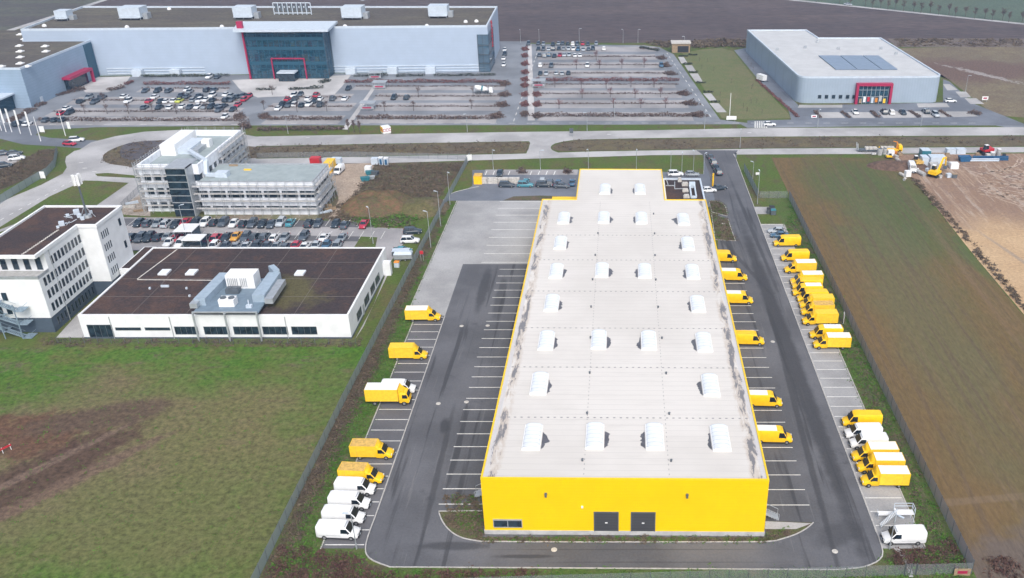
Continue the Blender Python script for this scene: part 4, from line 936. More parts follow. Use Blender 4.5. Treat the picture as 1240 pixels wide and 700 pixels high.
def box_van(L=6.9, Bh=2.72, roofm='white_paint'):
    root = empty('box_van', (0, 0, 0)); a = L / 2; bl = L - 2.45; q = .97
    stn = [(a - 2.5, q, .34, 2.16), (a - 1.85, q, .32, 2.14), (a - 1.6, .99 * q, .32, 1.98), (a - .95, .97 * q, .32, 1.26), (a - .35, .93 * q, .32, 1.02), (a - .08, .82 * q, .34, .84), (a, .72 * q, .40, .72)]
    shell(stn, .9).build('cab', M['yellow_paint'], root, smooth=50)
    fa = MB(); fa.loft([[(a - 2.44, -.98, 2.0), (a - 2.44, -.96, Bh - .06), (a - 2.44, .96, Bh - .06), (a - 2.44, .98, 2.0)], [(a - 2.0, -.86, 2.02), (a - 2.1, -.78, 2.52), (a - 2.1, .78, 2.52), (a - 2.0, .86, 2.02)], [(a - 1.76, -.72, 2.04), (a - 1.76, -.58, 2.14), (a - 1.76, .58, 2.14), (a - 1.76, .72, 2.04)]]); fa.build('wind_deflector', M['yellow_paint'], root, smooth=50)
    bx = MB(); bx.box(-a, -a + bl, -1.04, 1.04, .66, Bh - .05); bx.build('cargo_box', M['yellow_box'], root); b0 = root.children[-1]
    rf = MB(); rf.box(-a + .06, -a + bl - .06, -1.0, 1.0, Bh - .05, Bh); rf.build('roof_panel', M[roofm], root)
    e = MB()
    for y in (-1.04, 1.04):
        for z in (.66, Bh - .05): e.bar((-a, y, z), (-a + bl, y, z), .07)
        for x in (-a, -a + bl): e.bar((x, y, .66), (x, y, Bh - .05), .07)
    for x in (-a, -a + bl): e.bar((x, -1.04, Bh - .05), (x, 1.04, Bh - .05), .07)
    e.build('edge_trim', M['yellow_trim'], b0)
    g = MB(); g.box(-a - .02, -a, -.03, .03, .7, Bh - .1); g.box(-a + 1.0, -a + 1.04, -1.055, 1.055, .7, Bh - .15); g.build('door_seam', M['yellow_dirty'], b0)
    ch = MB(); ch.cbox((-a + bl / 2, 0, .40), (bl, 1.0, .26)); ch.cbox((-a + .02, 0, .38), (.1, 1.8, .2)); ch.cbox((a - .02, 0, .34), (.14, 1.5, .30)); ch.build('chassis', M['black'], root)
    cabwindows(root, a, 1.32, 2.0, q - .01, .62, .95, 1.58)
    g = MB(); g.cbox((a + .06, 0, .44), (.03, .5, .11)); g.build('number_plate', M['metal_pale'], root)
    wheels(root, (-a + 1.4, a - .98), q + .01); lights(root, a - .12, -a, .86, .76, .6, ); mirrors(root, a - 1.25, .94, 1.3)
    return root
def box_truck():
    root = empty('box_truck', (0, 0, 0)); a = 3.75
    cb_ = MB(); cb_.loft([ring(a - 1.75, 1.05, .5, 2.45, .95), ring(a - .9, 1.05, .5, 2.45, .95), ring(a - .45, 1.04, .5, 2.35, .93), ring(a - .12, 1.03, .5, 1.5, .97), ring(a, .98, .5, 1.2, .97)]); cb_.build('cab', M['yellow_paint'], root, smooth=50)
    MB().box(-a, a - 1.85, -1.15, 1.15, .95, 3.3).build('cargo_box', M['yellow_box'], root)
    MB().box(-a + .05, a - 1.9, -1.1, 1.1, 3.3, 3.34).build('roof_panel', M['white_paint'], root)
    fa = MB(); fa.loft([[(a - 1.8, -1, 2.4), (a - 1.8, -1, 3.2), (a - 1.8, 1, 3.2), (a - 1.8, 1, 2.4)], [(a - .9, -.85, 2.42), (a - 1.0, -.8, 2.6), (a - 1.0, .8, 2.6), (a - .9, .85, 2.42)]]); fa.build('wind_deflector', M['yellow_paint'], root)
    ch = MB(); ch.cbox((0, 0, .55), (7.2, 1.0, .3)); ch.cbox((a - .02, 0, .4), (.2, 2.0, .35)); ch.build('chassis', M['black'], root)
    cabwindows(root, a, 1.55, 2.28, 1.04, .75, .12, .45)
    wheels(root, (-a + 1.5, a - .95), 1.05, .42); lights(root, a - .02, -a, 1.0, .75, .7); mirrors(root, a - .3, 1.05, 1.7)
    return root
P_ = {'w': panel_van(), 'yh': panel_van(6.4, 2.5, 'yellow_paint'), 'yb': box_van(), 'yy': box_van(6.9, 2.72, 'yellow_box'), 'yd': box_van(6.5, 2.65, 'yellow_dirty'), 'tr': box_truck(), 'yw': panel_van(6.3, 2.5, 'yellow_paint')}
# the high yellow van with a white roof skin
rf = MB(); rf.box(-2.85, .5, -.76, .76, 2.49, 2.535); rf.build('roof_panel', M['white_paint'], P_['yw'])
vused = set()
VL = {'w': 5.9, 'yh': 6.4, 'yb': 6.9, 'yy': 6.9, 'yd': 6.5, 'tr': 7.5, 'yw': 6.3}
def van(kind, x, y, face, label, group, skew=0):
    o = P_[kind] if kind not in vused else copy_tree(P_[kind]); vused.add(kind)
    o.location = (x, y, .06); o.rotation_euler.z = (0 if face > 0 else math.pi) + R(skew)
    return tag(o, label, 'truck' if kind == 'tr' else 'van', group)
def vanpx(kind, u_nose, v_base, face, label, group, skew=0):
    p = at(u_nose, v_base); x = p[0] - face * VL[kind] / 2
    return van(kind, x, p[1] + 1.0, face, label, group, skew)
gL, gB, gR1, gR2 = 'vans in the left stalls facing the building', 'yellow vans backed against the right wall', 'vans in the upper part of the right stall row', 'vans in the lower part of the right stall row'
vanpx('yb', 533, 390.3, 1, 'yellow box van with white roof parked alone farthest up the left stalls', gL, 1)
vanpx('yy', 516.8, 437, 1, 'yellow box van with pale yellow roof between the farthest van and the truck', gL, 1)
vanpx('w', 502.5, 478.5, 1, 'white van mostly hidden behind the yellow box truck', gL)
vanpx('tr', 496.5, 491.5, 1, 'large yellow box truck with white roof and upright cab', gL)
vanpx('yd', 475.5, 557.5, 1, 'yellow high roof van with grey grime on its roof, fourth from the bottom yellow one', gL, -1)
P_['yd2'] = None
vanpx('yd', 463.5, 587.5, 1, 'dirty roofed yellow van directly above the four white vans', gL, -4)
for i, (u, v) in enumerate([(453.5, 602), (447, 619.5), (440.5, 637), (434.5, 655.5)]):
    vanpx('w', u, v - .5, 1, 'white panel van, %s of the four at the lower left' % ['topmost', 'second from top', 'third from top', 'lowest'][i], gL, -3)
for i, (u, v, k_) in enumerate([(892.5, 318.5, 'yh'), (905.5, 341.5, 'yw'), (912.3, 369.5, 'yw'), (926, 419.5, 'yh'), (947.7, 494.5, 'yw'), (960, 538.5, 'yw')]):
    vanpx(k_, u, v, 1, 'yellow van backed against the right wall, %s from the far end' % ORD[i], gB, -2)
UP = [(937, 299.5, 'yh'), (946, 317.5, 'yh'), (950.3, 332, 'yb'), (957.5, 346.5, 'yb'), (959.5, 352.5, 'yh'), (960, 360, 'yw'), (965.5, 367.5, 'yh'), (968.5, 375.5, 'yy'), (970.5, 383.8, 'yd'), (972, 395, 'yy'), (981, 412, 'yw'), (985.5, 424, 'yb')]
# snap to the stalls: the row pitch is 2.96 m
for i, (u, v, k_) in enumerate(UP):
    y = at(0, v)[1] + 1.0; yk = 94.6 + 2.96 * (round((y - 94.6) / 2.96 - .5) + .5)
    van(k_, at(u, v)[0] + VL[k_] / 2, y, -1, 'yellow %s van, %s from the far end of the right row' % ('box' if k_[1] in 'byd' else 'panel', ORD[i]), gR1, random.uniform(-2, 2))
LO = [(1020.7, 519, 'yh', 'yellow panel van at the far end of the lower right group'), (1024, 533.5, 'w', 'upper of two white vans between the yellow ones at right'), (1030, 545.5, 'w', 'lower of two white vans between the yellow ones at right'), (1032.5, 561.5, 'yb', 'yellow box van with white roof just below the two white vans'), (1039, 575, 'yb', 'yellow box van with white roof, middle of three at lower right'), (1044, 591.5, 'yb', 'yellow box van with white roof, lowest of three at lower right')]
for i, (u, v, k_, lab) in enumerate(LO): van(k_, at(u, v)[0] + VL[k_] / 2, at(0, v)[1] + 1.0, -1, lab, gR2, random.uniform(-1.5, 1))
vanpx('w', 1069.5, 661.5, -1, 'lone white panel van at the bottom right beside the stair', gR2, 1)

# cars: three body shapes, each with parts
def car_parts(kind):
    L, Wd, hood, roofz = {'hatch': (4.2, .88, .86, 1.46), 'sedan': (4.6, .9, .84, 1.43), 'suv': (4.6, .93, .98, 1.66)}[kind]
    a = L / 2
    def lower():
        tail = .92 if kind != 'sedan' else .95
        stn = [(-a, Wd * .82, .34, tail - .14), (-a + .12, Wd * .95, .24, tail), (-a + .8, Wd, .22, tail + .02), (a - 1.3, Wd, .22, hood + .05), (a - .35, Wd * .93, .24, hood - .1), (a - .05, Wd * .8, .28, hood - .22), (a, Wd * .7, .34, .6)]
        return shell(stn, .94)
    zb = .9 if kind != 'suv' else 1.02
    r0, r1 = {'hatch': (-a + .18, -a + .75), 'sedan': (-a + .75, -a + 1.45), 'suv': (-a + .15, -a + .5)}[kind]
    f0, f1 = a - 1.25, a - 2.0
    def cab(z0, z1, shrink=0, top=False):
        def rr(x, hw, z): return (x, hw, z)
        b = [(r0, -Wd * .9, z0), (f0, -Wd * .88, z0), (f0, Wd * .88, z0), (r0, Wd * .9, z0)]
        t = [(r1, -Wd * .70, z1), (f1, -Wd * .68, z1), (f1, Wd * .68, z1), (r1, Wd * .70, z1)]
        return b, t
    return L, Wd, a, lower, cab, zb, roofz, r1, f1, hood
def make_car(kind):
    L, Wd, a, lower, cab, zb, rz_, r1, f1, hood = car_parts(kind)
    root = empty('parked_car', (0, 0, 0))
    lower().build('body', CARCOL['d'], root, smooth=50)
    m = MB(); b, t = cab(zb - .06, rz_ - .04); m.loft([b, t]); m.build('windows', M['car_glass'], root)
    m = MB(); m.loft([[(r1 - .03, -Wd * .71, rz_ - .05), (f1 + .03, -Wd * .69, rz_ - .05), (f1 + .03, Wd * .69, rz_ - .05), (r1 - .03, Wd * .71, rz_ - .05)], [(r1 + .12, -Wd * .6, rz_ + .01), (f1 - .12, -Wd * .6, rz_ + .01), (f1 - .12, Wd * .6, rz_ + .01), (r1 + .12, Wd * .6, rz_ + .01)]])
    for s in (-1, 1):
        for q in (0, 1, 2):
            x0_ = b[0][0] + (b[1][0] - b[0][0]) * q / 2; x1_ = t[0][0] + (t[1][0] - t[0][0]) * q / 2
            m.bar((x0_, s * Wd * .9, zb - .04), (x1_, s * Wd * .7, rz_ - .04), .07)
    m.build('roof', CARCOL['d'], root)
    wheels(root, (-a + .8, a - .8), Wd, .32, .2)
    lights(root, a - .12, -a + .03, Wd, .6, .68, .8)
    return root
def far_car_mesh(kind):
    L, Wd, a, lower, cab, zb, rz_, r1, f1, hood = car_parts(kind)
    m = lower(); m.cur = 1; b, t = cab(zb - .06, rz_ - .04); m.loft([b, t]); m.cur = 0
    m.loft([[(r1 - .03, -Wd * .71, rz_ - .05), (f1 + .03, -Wd * .69, rz_ - .05), (f1 + .03, Wd * .69, rz_ - .05), (r1 - .03, Wd * .71, rz_ - .05)], [(r1 + .12, -Wd * .6, rz_ + .01), (f1 - .12, -Wd * .6, rz_ + .01), (f1 - .12, Wd * .6, rz_ + .01), (r1 + .12, Wd * .6, rz_ + .01)]])
    m.cur = 2
    for x in (-a + .8, a - .8):
        for s in (-1, 1): m.tube((x, s * (Wd - .2), .32), (x, s * (Wd + .01), .32), .32, .32, 10)
    return m.mesh('parked_car', [CARCOL['d'], M['car_glass'], M['tyre']], 50)
CK = ['hatch', 'sedan', 'suv']
cp = {k: make_car(k) for k in CK}; cused = set(); fm = {k: far_car_mesh(k) for k in CK}
nr = random.Random(11)
def near_car(u, v, c, rz, label, group, kind=None):
    kind = kind or nr.choice(CK)
    o = cp[kind] if kind not in cused else copy_tree(cp[kind]); cused.add(kind)
    p = at(u, v, .7); o.location = (p[0], p[1], .045); o.rotation_euler.z = rz
    for ch in o.children:
        if ch.name.split('.')[0] in ('body', 'roof'): paint(ch, CARCOL[c])
    return tag(o, label, 'car', group)
def far_car(u, v, c, rz, label, group, kind=None):
    kind = kind or nr.choice(CK); o = link('parked_car', fm[kind], None, None, rz); p = at(u, v, .7); o.location = (p[0], p[1], .04)
    paint(o, CARCOL[c]); return tag(o, label, 'car', group)
def row(cars, where, group, fn=far_car, org=(0, 0), up=True):
    """cars: (x, y, colour) in a 4x zoom with its top left corner at org; labels count from the left per colour"""
    cars = sorted(cars); cnt = {}
    for x, y, c in cars:
        cnt[c] = cnt.get(c, 0) + 1; tot = sum(1 for q in cars if q[2] == c)
        lab = ('only %s car %s' % (CN[c], where)) if tot == 1 else ('%s %s car from the left %s' % (ORD[cnt[c] - 1], CN[c], where))
        fn(org[0] + x / 4, org[1] + y / 4, c, math.pi / 2 * nr.choice((1, -1)) + nr.uniform(-.03, .03), lab, group)
gA, gBs = 'cars in the blue store car park', 'cars in the right car park'
row([(703, 437, 'n'), (763, 437, 'd'), (818, 437, 'n'), (920, 440, 'g'), (905, 432, 'w'), (1003, 433, 'd'), (1037, 433, 'n')], 'in the row below the short copper hedge', gA)
row([(602, 465, 'w'), (750, 467, 'w'), (430, 470, 'g'), (495, 468, 'n'), (875, 462, 'd'), (905, 465, 'n'), (963, 462, 'd'), (1027, 460, 'w'), (1095, 455, 'w'), (1120, 460, 'g'), (1150, 465, 'd'), (1175, 462, 'n'), (1205, 463, 'r')], 'in the second row, left of the entrance plaza', gA)
row([(390, 489, 'd'), (458, 491, 'n'), (620, 487, 'w'), (722, 487, 'r'), (778, 488, 'd'), (806, 487, 'w'), (843, 485, 'w'), (870, 485, 'y'), (935, 482, 'g'), (965, 485, 'w'), (998, 480, 'w'), (1030, 482, 'd'), (1095, 482, 'd'), (1120, 482, 'n'), (1185, 478, 'r')], 'in the third row, left of the entrance plaza', gA)
row([(325, 522, 'w'), (700, 517, 'n'), (770, 517, 'd'), (825, 517, 'w'), (885, 513, 'w'), (918, 517, 'n'), (955, 515, 'w'), (990, 515, 'g'), (1022, 515, 'd'), (1058, 512, 'n'), (1085, 510, 'd'), (1150, 505, 'r')], 'in the fourth row of the left car park', gA)
row([(298, 545, 'r'), (335, 543, 'd'), (1060, 530, 'n'), (1127, 528, 'd')], 'in the fifth row of the left car park', gA)
row([(225, 578, 'n'), (268, 578, 'd'), (305, 577, 'd'), (1088, 563, 'w')], 'in the nearest row of the left car park', gA)
row([(85, 597, 'd'), (132, 597, 'w')], 'on the service road by the flagpoles', gA)
row([(1012, 370, 'w'), (1053, 370, 'n')], 'right under the left wall of the blue store', gA)
row([(447, 425, 'd'), (183, 460, 'w'), (215, 455, 'n'), (293, 458, 'r')], 'in the top row below the entrance plaza', gA, org=(310, 0))
row([(153, 478, 'r'), (190, 477, 'd'), (252, 475, 'w'), (283, 487, 'd'), (310, 475, 'w'), (372, 475, 'n'), (430, 475, 'w'), (668, 470, 'd'), (730, 470, 'd')], 'in the row level with the middle shelter', gA, org=(310, 0))
row([(125, 507, 'd'), (157, 507, 'n'), (190, 503, 'w'), (222, 507, 'd'), (255, 503, 'w'), (312, 505, 'd'), (107, 522, 'w')], 'in the lowest row below the entrance plaza', gA, org=(310, 0))
row([(1205, 240, 'w')], 'farthest of those beside the right end of the blue store', gA, org=(310, 0)); row([(1205, 260, 'd')], 'beside the right end of the blue store', gA, org=(310, 0))
row([(1200, 280, 'w')], 'third back beside the right end of the blue store', gA, org=(310, 0)); row([(1200, 312, 'w')], 'nearest of those beside the right end of the blue store', gA, org=(310, 0))
cc = 'wdngdwsnd'
for nm, y, xs_ in (('farthest', 210, (80, 128, 152, 198, 225, 245, 270, 295, 315, 343, 367, 408)), ('second', 236, (128, 152, 178, 200, 227, 250, 273, 297, 320, 345, 370, 392, 445)), ('third', 266, (133, 158, 180, 205, 232, 253, 277, 305, 330)), ('fourth', 317, (137, 190, 365, 723)), ('fifth', 353, (137, 165, 215, 243, 273))):
    lst = []
    for i, x in enumerate(xs_):
        c = nr.choice('wwddnngssb')
        if y == 266 and x == 232: c = 'r'
        if y == 210 and x == 343: c = 'r'
        if y == 317: c = {137: 'w', 190: 'n', 365: 'w', 723: 'b'}[x]
        lst.append((x, y + nr.uniform(-3, 3), c))
    row(lst, 'in the %s row of the right car park' % nm, gBs, org=(620, 0))
row([(423, 540, 'w'), (562, 540, 'd'), (597, 542, 'w'), (653, 542, 'd'), (765, 537, 'd'), (812, 553, 's')], 'parked in front of the grey store', 'cars by the grey store', org=(930, 0))
far_car(930 + 885 / 4, 121.5, 'w', 0, 'white car seen side-on at the right corner of the grey store', 'cars by the grey store')
far_car(932, 149.8, 'w', 0, 'white car at the zebra crossing below the grass', 'cars by the grey store')
far_car(1027, 4.8, 's', R(-35), 'silver car driving on the far field road', 'cars on the roads')
far_car(92.5, 168.7, 'w', R(12), 'white car on the approach road left of the roundabout', 'cars on the roads', 'suv')
far_car(84, 173.3, 'r', R(-10), 'red car on the approach road just below the white one', 'cars on the roads')
for u, v, c, l in ((5, 185, 'n', 'charcoal car at the left edge of the photo, upper row'), (17.5, 185, 'd', 'black car beside the charcoal one in the upper left bay'), (20, 191, 'w', 'white car in the bay at the left edge'), (4, 200, 'd', 'black car in the lower bay at the left edge')):
    near_car(u, v, c, R(20), l, 'cars in the bay at the left edge')
gC = 'cars in the staff car park behind the flat building'
row([(672, 478, 'd'), (717, 478, 'n'), (762, 480, 'g'), (808, 480, 's'), (850, 485, 'd'), (897, 475, 'r'), (948, 478, 'd'), (993, 476, 'w'), (1037, 474, 'd'), (1082, 475, 'n'), (1132, 481, 'w'), (1180, 481, 'd'), (1222, 481, 'n'), (1270, 483, 'd'), (1315, 483, 'n'), (1360, 475, 's'), (1407, 475, 't'), (1497, 480, 'd'), (1540, 480, 'n'), (1625, 482, 'd'), (1670, 486, 'n'), (1762, 484, 'r')], 'in the far row of the staff car park', gC, near_car, (0, 150))
row([(640, 548, 'd'), (680, 550, 'n'), (722, 548, 'd'), (768, 545, 'd'), (815, 542, 'g'), (858, 548, 'r'), (990, 548, 'd'), (1048, 550, 'r'), (1095, 547, 'd'), (1143, 543, 'o'), (1190, 547, 'n'), (1235, 547, 'd'), (1283, 546, 'n'), (1330, 548, 'w'), (1377, 550, 'g'), (1472, 543, 'n'), (1570, 547, 'w'), (1655, 551, 'g')], 'in the middle row of the staff car park', gC, near_car, (0, 150))
row([(820, 570, 'w'), (875, 577, 'w'), (1035, 592, 'w'), (1090, 592, 'n'), (1145, 590, 'g'), (1190, 592, 's'), (1240, 592, 'd'), (1290, 592, 'n'), (1338, 592, 'g'), (1385, 592, 'n'), (1430, 590, 'r'), (1478, 590, 'w'), (1528, 590, 's'), (1580, 585, 'b'), (1630, 592, 'g')], 'in the near row of the staff car park', gC, near_car, (0, 150))
near_car(499.5, 279.5, 'd', R(8), 'black people carrier at the right end of the staff car park', gC, 'suv')
near_car(496.5, 290.5, 'w', R(2), 'white car parked sideways beside the mesh fence', gC, 'suv')
near_car(487, 302.5, 't', R(-5), 'teal car beside the grey covered trailers', gC, 'sedan')
gD = 'cars behind the warehouse'
row([(563, 36, 'd')], 'alone in the marked bays behind the warehouse', gD, near_car, (464.5, 200))
for u, v, c, l in ((613.5, 223.5, 'd', 'black car, leftmost of the side-on cars behind the warehouse'), (636, 223.3, 't', 'teal estate car behind the warehouse'), (658.5, 223.3, 'd', 'black car right of the teal one behind the warehouse'), (680, 224.3, 'n', 'charcoal car nearest the yellow edge behind the warehouse')): near_car(u, v, c, R(-2), l, gD)
for u, v, c, l in ((637, 219.5, 't', 'teal car half hidden behind the teal estate'), (657, 219, 's', 'silver car half hidden behind a black one'), (666, 221, 'n', 'small charcoal car facing away behind the warehouse'), (676, 220.5, 'b', 'dark blue car half hidden behind the charcoal one'), (693, 220.5, 'b', 'dark blue car facing away beside the extension wall')): near_car(u, v, c, R(90), l, gD)
near_car(818, 210, 'w', R(2), 'white car left of the grey one behind the annex', 'cars around the annex'); near_car(838, 210.3, 'g', R(-2), 'grey estate car behind the annex', 'cars around the annex')
near_car(858.5, 229.5, 'w', R(8), 'white car touching the yellow pylon side of the annex', 'cars around the annex'); near_car(870.5, 227, 'd', R(18), 'black car angled beside the white one at the annex', 'cars around the annex')
for i, (u, v) in enumerate([(860, 189.5), (863.5, 196), (866.5, 202), (869.7, 207.8)]): near_car(u, v, 'd' if i != 1 else 'n', R(96), 'dark car, %s from the top of the kerbside line on the access road' % ORD[i], 'dark cars lined up on the access road')
near_car(940, 279, 's', R(176), 'silver car at the top of the right stall row', gR1, 'hatch'); near_car(944, 284, 'b', R(178), 'dark blue car between silver car and first yellow van', gR1, 'sedan')

# ------------------------------------------------------------------ lamp posts, flagpoles
def lamp_post(hh, heads=1):
    root = empty('lamp_post', (0, 0, 0))
    MB().tube((0, 0, 0), (0, 0, hh), .09, .05, 8).build('pole', M['metal'], root)
    m = MB()
    for s in ((1,) if heads == 1 else (1, -1)): m.bar((0, 0, hh), (s * .5, 0, hh + .06), .08); m.cbox((s * .8, 0, hh), (.75, .26, .12))
    m.build('lamp_head', M['metal_pale'], root); MB().tube((0, 0, 0), (0, 0, .9), .12, .11, 8).build('base', M['metal'], root)
    return root
lp = {9: lamp_post(9.2), 6: lamp_post(6.2)}; lused = set()
def lamp(u, v, k, label, group, rz=0):
    o = lp[k] if k not in lused else copy_tree(lp[k]); lused.add(k)
    o.location = at(u, v); o.rotation_euler.z = rz; return tag(o, label, 'street lamp', group)
LL = [(432, 664.6, 6, 'lamp post standing in front of the lowest left white van'), (1077, 665, 6, 'lamp post in front of the lone white van at bottom right'), (452, 295, 9, 'tall lamp post on the small green island of the staff car park'), (521.7, 300, 9, 'lamp post beside the left fence, nearest of three'), (533.7, 274, 9, 'lamp post beside the left fence, middle of three'), (545, 248, 9, 'lamp post beside the left fence, farthest of three'),
      (226.8, 292, 9, 'lamp post rising by the white booth in the staff car park'), (597.5, 206, 6, 'lamp post behind the marked bays, near the yellow cabin'), (654.6, 207, 6, 'lamp post behind the marked bays, middle of the row'), (712.6, 205, 6, 'lamp post rising just behind the warehouse roof edge, left one'), (770.5, 205, 6, 'lamp post rising just behind the warehouse roof edge, right one'),
      (812, 209, 6, 'lamp post left of three behind the annex cars'), (825.5, 208.5, 6, 'lamp post middle of three behind the annex cars'), (839.5, 208, 6, 'lamp post right of three behind the annex cars'), (852, 211, 6, 'lamp post at the corner by the access road cars'), (911, 222, 6, 'lamp post on the grass left of the brown field, far one'), (917, 247, 9, 'lamp post at the sliding gate'),
      (896, 179, 6, 'lamp post between the two roads above the access road'), (711, 158.5, 6, 'lamp post on the green strip below the right car park'), (566, 160, 6, 'lamp post on the green strip right of the advertising cube'), (349, 162, 6, 'lamp post beside the main road left of the slim trees'), (990, 154, 6, 'lamp post on the strip below the grey store, left'), (1115, 153, 6, 'lamp post on the strip below the grey store, right'),
      (701.5, 51, 6, 'lamp post behind the farthest cars of the right car park'), (772.5, 52, 6, 'lamp post right behind the farthest row of the right car park'), (630.5, 52, 6, 'lamp post at the far end of the central aisle'), (754.5, 52.5, 6, 'short lamp post behind the right car park'), (828.5, 61, 6, 'lamp post by the brown hut at the diagonal road'), (653, 52, 6, 'lamp post at the far end of the white path'),
      (744, 143, 6, 'lamp post in the thick hedge of the right car park'), (1169, 111, 6, 'lamp post right of the grey store'), (853, 156, 6, 'lamp post at the right end of the green strip')]
for u, v, k_, lab in LL: lamp(u, v, k_, lab, 'lamp posts', random.uniform(0, 6.28))
fp = MB(); fp.tube((0, 0, 0), (0, 0, 8), .14, .08, 8); fpm = fp.mesh('pole', M['white_paint'])
fl = MB(); fl.box(.06, .42, -.02, .02, 3.0, 7.8); flm = fl.mesh('banner', M['white_paint'])
for i, (u, v) in enumerate([(2, 158.5), (7.5, 159.8), (14.5, 160), (25, 162), (38, 163.7), (49.5, 171), (79.5, 164.5)]):
    o = empty('flagpole', at(u, v)); link('pole', fpm, o)
    if i < 5: link('banner', flm, o)
    tag(o, 'white flagpole, %s from the left beside the approach road' % ORD[i], 'flagpole', 'white flagpoles'); o.rotation_euler.z = .4
o = empty('flagpole', at(883.5, 140)); link('pole', fpm, o).scale = (1, 1, 1.0); tag(o, 'white flagpole on the grass beside the zebra crossing', 'flagpole')

# ------------------------------------------------------------------ blue store (back left)
def wall_window(root, p, d, z0, wd, h, nrm, name='window', mat='win', fr_='metal_dark', depth=.06, mull=0, sill=False, org=(0, 0, 0)):
    """p: left lower plan point, d: unit direction along wall, nrm: unit outward normal"""
    d = Vector((*d, 0)); n3 = Vector((*nrm, 0)); p = Vector((*p, 0)); o_ = Vector(org)
    m = MB(org); m.cur = 0
    def slab(a, b, za, zb, t0, t1):
        P0 = [p + d * a + n3 * t0, p + d * b + n3 * t0, p + d * b + n3 * t1, p + d * a + n3 * t1]
        m.prism([(q.x, q.y) for q in P0], za, zb)
    slab(0, wd, z0, z0 + h, -.05, .015)
    m.cur = 1; t = .07
    slab(-t, 0, z0 - t, z0 + h + t, -.05, depth); slab(wd, wd + t, z0 - t, z0 + h + t, -.05, depth); slab(0, wd, z0 + h, z0 + h + t, -.05, depth); slab(0, wd, z0 - t, z0, -.05, depth + (.06 if sill else 0))
    for k in range(mull): slab(wd * (k + 1) / (mull + 1) - .03, wd * (k + 1) / (mull + 1) + .03, z0, z0 + h, -.05, depth * .8)
    return m.build(name, [M[mat], M[fr_]], root)

bx0, bx1, by0, by1, bz = -234.5, -50.6, 363.2, 412.5, 18.0
def fy(x): return 361.5 + (x + 208) * .0405      # the front wall line
bs = empty('blue_store', (-140, 363, 0)); tag(bs, 'huge pale blue furniture store with brown planted roof and glass entrance', 'store'); BO = bs.location
front = [(bx0, fy(bx0)), (bx1, fy(bx1)), (bx1 - 1, by1), (bx0 - 3, by1)]
MB(BO).prism(front, 0, bz).build('wall', M['store_blue'], bs)
MB(BO).prism([(bx0 + .6, fy(bx0) + .6), (bx1 - .6, fy(bx1) + .6), (bx1 - 1.6, by1 - .6), (bx0 - 2.4, by1 - .6)], bz, bz + .1).build('roof', M['sedum_far'], bs)
m = MB(BO); q = [(bx0 + .6, fy(bx0) + .6), (bx1 - .6, fy(bx1) + .6), (bx1 - 1.6, by1 - .6), (bx0 - 2.4, by1 - .6)]
for i in range(4): m.prism([front[i], front[(i + 1) % 4], q[(i + 1) % 4], q[i]], bz, bz + .8)
m.build('parapet', M['metal_pale'], bs)
for k, (a, b) in enumerate(((-205, -166), (-136, -52))):
    for j in range(3):
        z = .5 + 1.1 * j; m = MB(BO); m.prism([(a, fy(a) - .25), (b, fy(b) - .25), (b, fy(b)), (a, fy(a))], z, z + .35); m.build('wall_band', M['metal_pale'], bs)
for u in (170, 215, 424, 474, 520):   # emergency stair boxes
    x = at(u, 91)[0]; m = MB(BO); m.box(x - 2, x + 2, fy(x) - 2.4, fy(x) - .3, 0, 2.6); m.build('exit_porch', M['metal_pale'], bs)
# glass corner right and its sign ladder
m = MB(BO); m.box(-54.9, bx1 + .25, fy(-55) - .5, fy(-55) + 16, .3, 15.2); m.build('corner_glazing', M['curtain'], bs); cg = bs.children[-1]
m = MB(BO)
for z in (3.5, 7, 10.8): m.box(-55.0, bx1 + .3, fy(-55) - .56, fy(-55) + 16, z, z + .3)
m.box(-55.0, -54.8, fy(-55) - .56, fy(-55) - .3, .3, 15.2); m.box(-53, -52.85, fy(-55) - .56, fy(-55) - .3, .3, 15.2)
m.build('mullion', M['metal_dark'], cg)
m = MB(BO)
for k in range(8): m.box(bx1 + .1, bx1 + .45, 378 + k * .1, 379.6 + k * .1, 8 + k * 1.3, 8.9 + k * 1.3)
m.box(bx1 + .1, bx1 + .35, 377.6, 380.2, 18.0, 18.6); m.build('wall_sign', M['red'], bs)
# glass entrance block
ex0, ex1 = at(305, 96)[0], at(399, 94.5)[0]; ey0, ey1 = 356.3, 368
m = MB(BO); m.box(ex0 + .8, ex1 - .8, ey0 + 7.2, ey1, 0, bz); m.build('entrance_core', M['dark_wall'], bs)
for i, z in enumerate((0.06, 6.0, 11.8, 17.4)):
    m = MB(BO); m.box(ex0 + .6, ex1 - .6, ey0 + .5, ey0 + 7.2, z, z + (.6 if i else .1)); m.build('floor_slab', M['concrete'] if i else M['timber'], bs)
rr = random.Random(3); dcols = ['timber', 'white_paint', 'red', 'metal_pale', 'orange', 'concrete', 'yellow_box']
for i, z in enumerate((.2, 6.6, 12.4)):
    for k in range(13):
        x = ex0 + 2 + k * (ex1 - ex0 - 4) / 12; m = MB(BO); m.box(x - 1 * rr.random() - .2, x + .5 + rr.random(), ey0 + 1.5 + rr.random(), ey0 + 5, z, z + 1 + 1.8 * rr.random()); m.build('display', M[rr.choice(dcols)], bs)
m = MB(BO); m.box(ex0, ex1, ey0, ey0 + .15, .2, bz + .2); m.box(ex1, ex1 + .15, ey0, ey1, .2, bz + .2); m.build('curtain_wall', M['curtain'], bs); cw = bs.children[-1]
m = MB(BO)
for k in range(15): x = ex0 + k * (ex1 - ex0) / 14; m.box(x - .09, x + .09, ey0 - .1, ey0, .2, bz)
for k in range(10): z = .3 + k * 1.9; m.box(ex0, ex1, ey0 - .08, ey0, z, z + .12)
for k in range(4): y = ey0 + k * 3; m.box(ex1 + .15, ex1 + .25, y, y + .15, .2, bz)
m.build('mullion', M['steel_blue'], cw)
m = MB(BO)
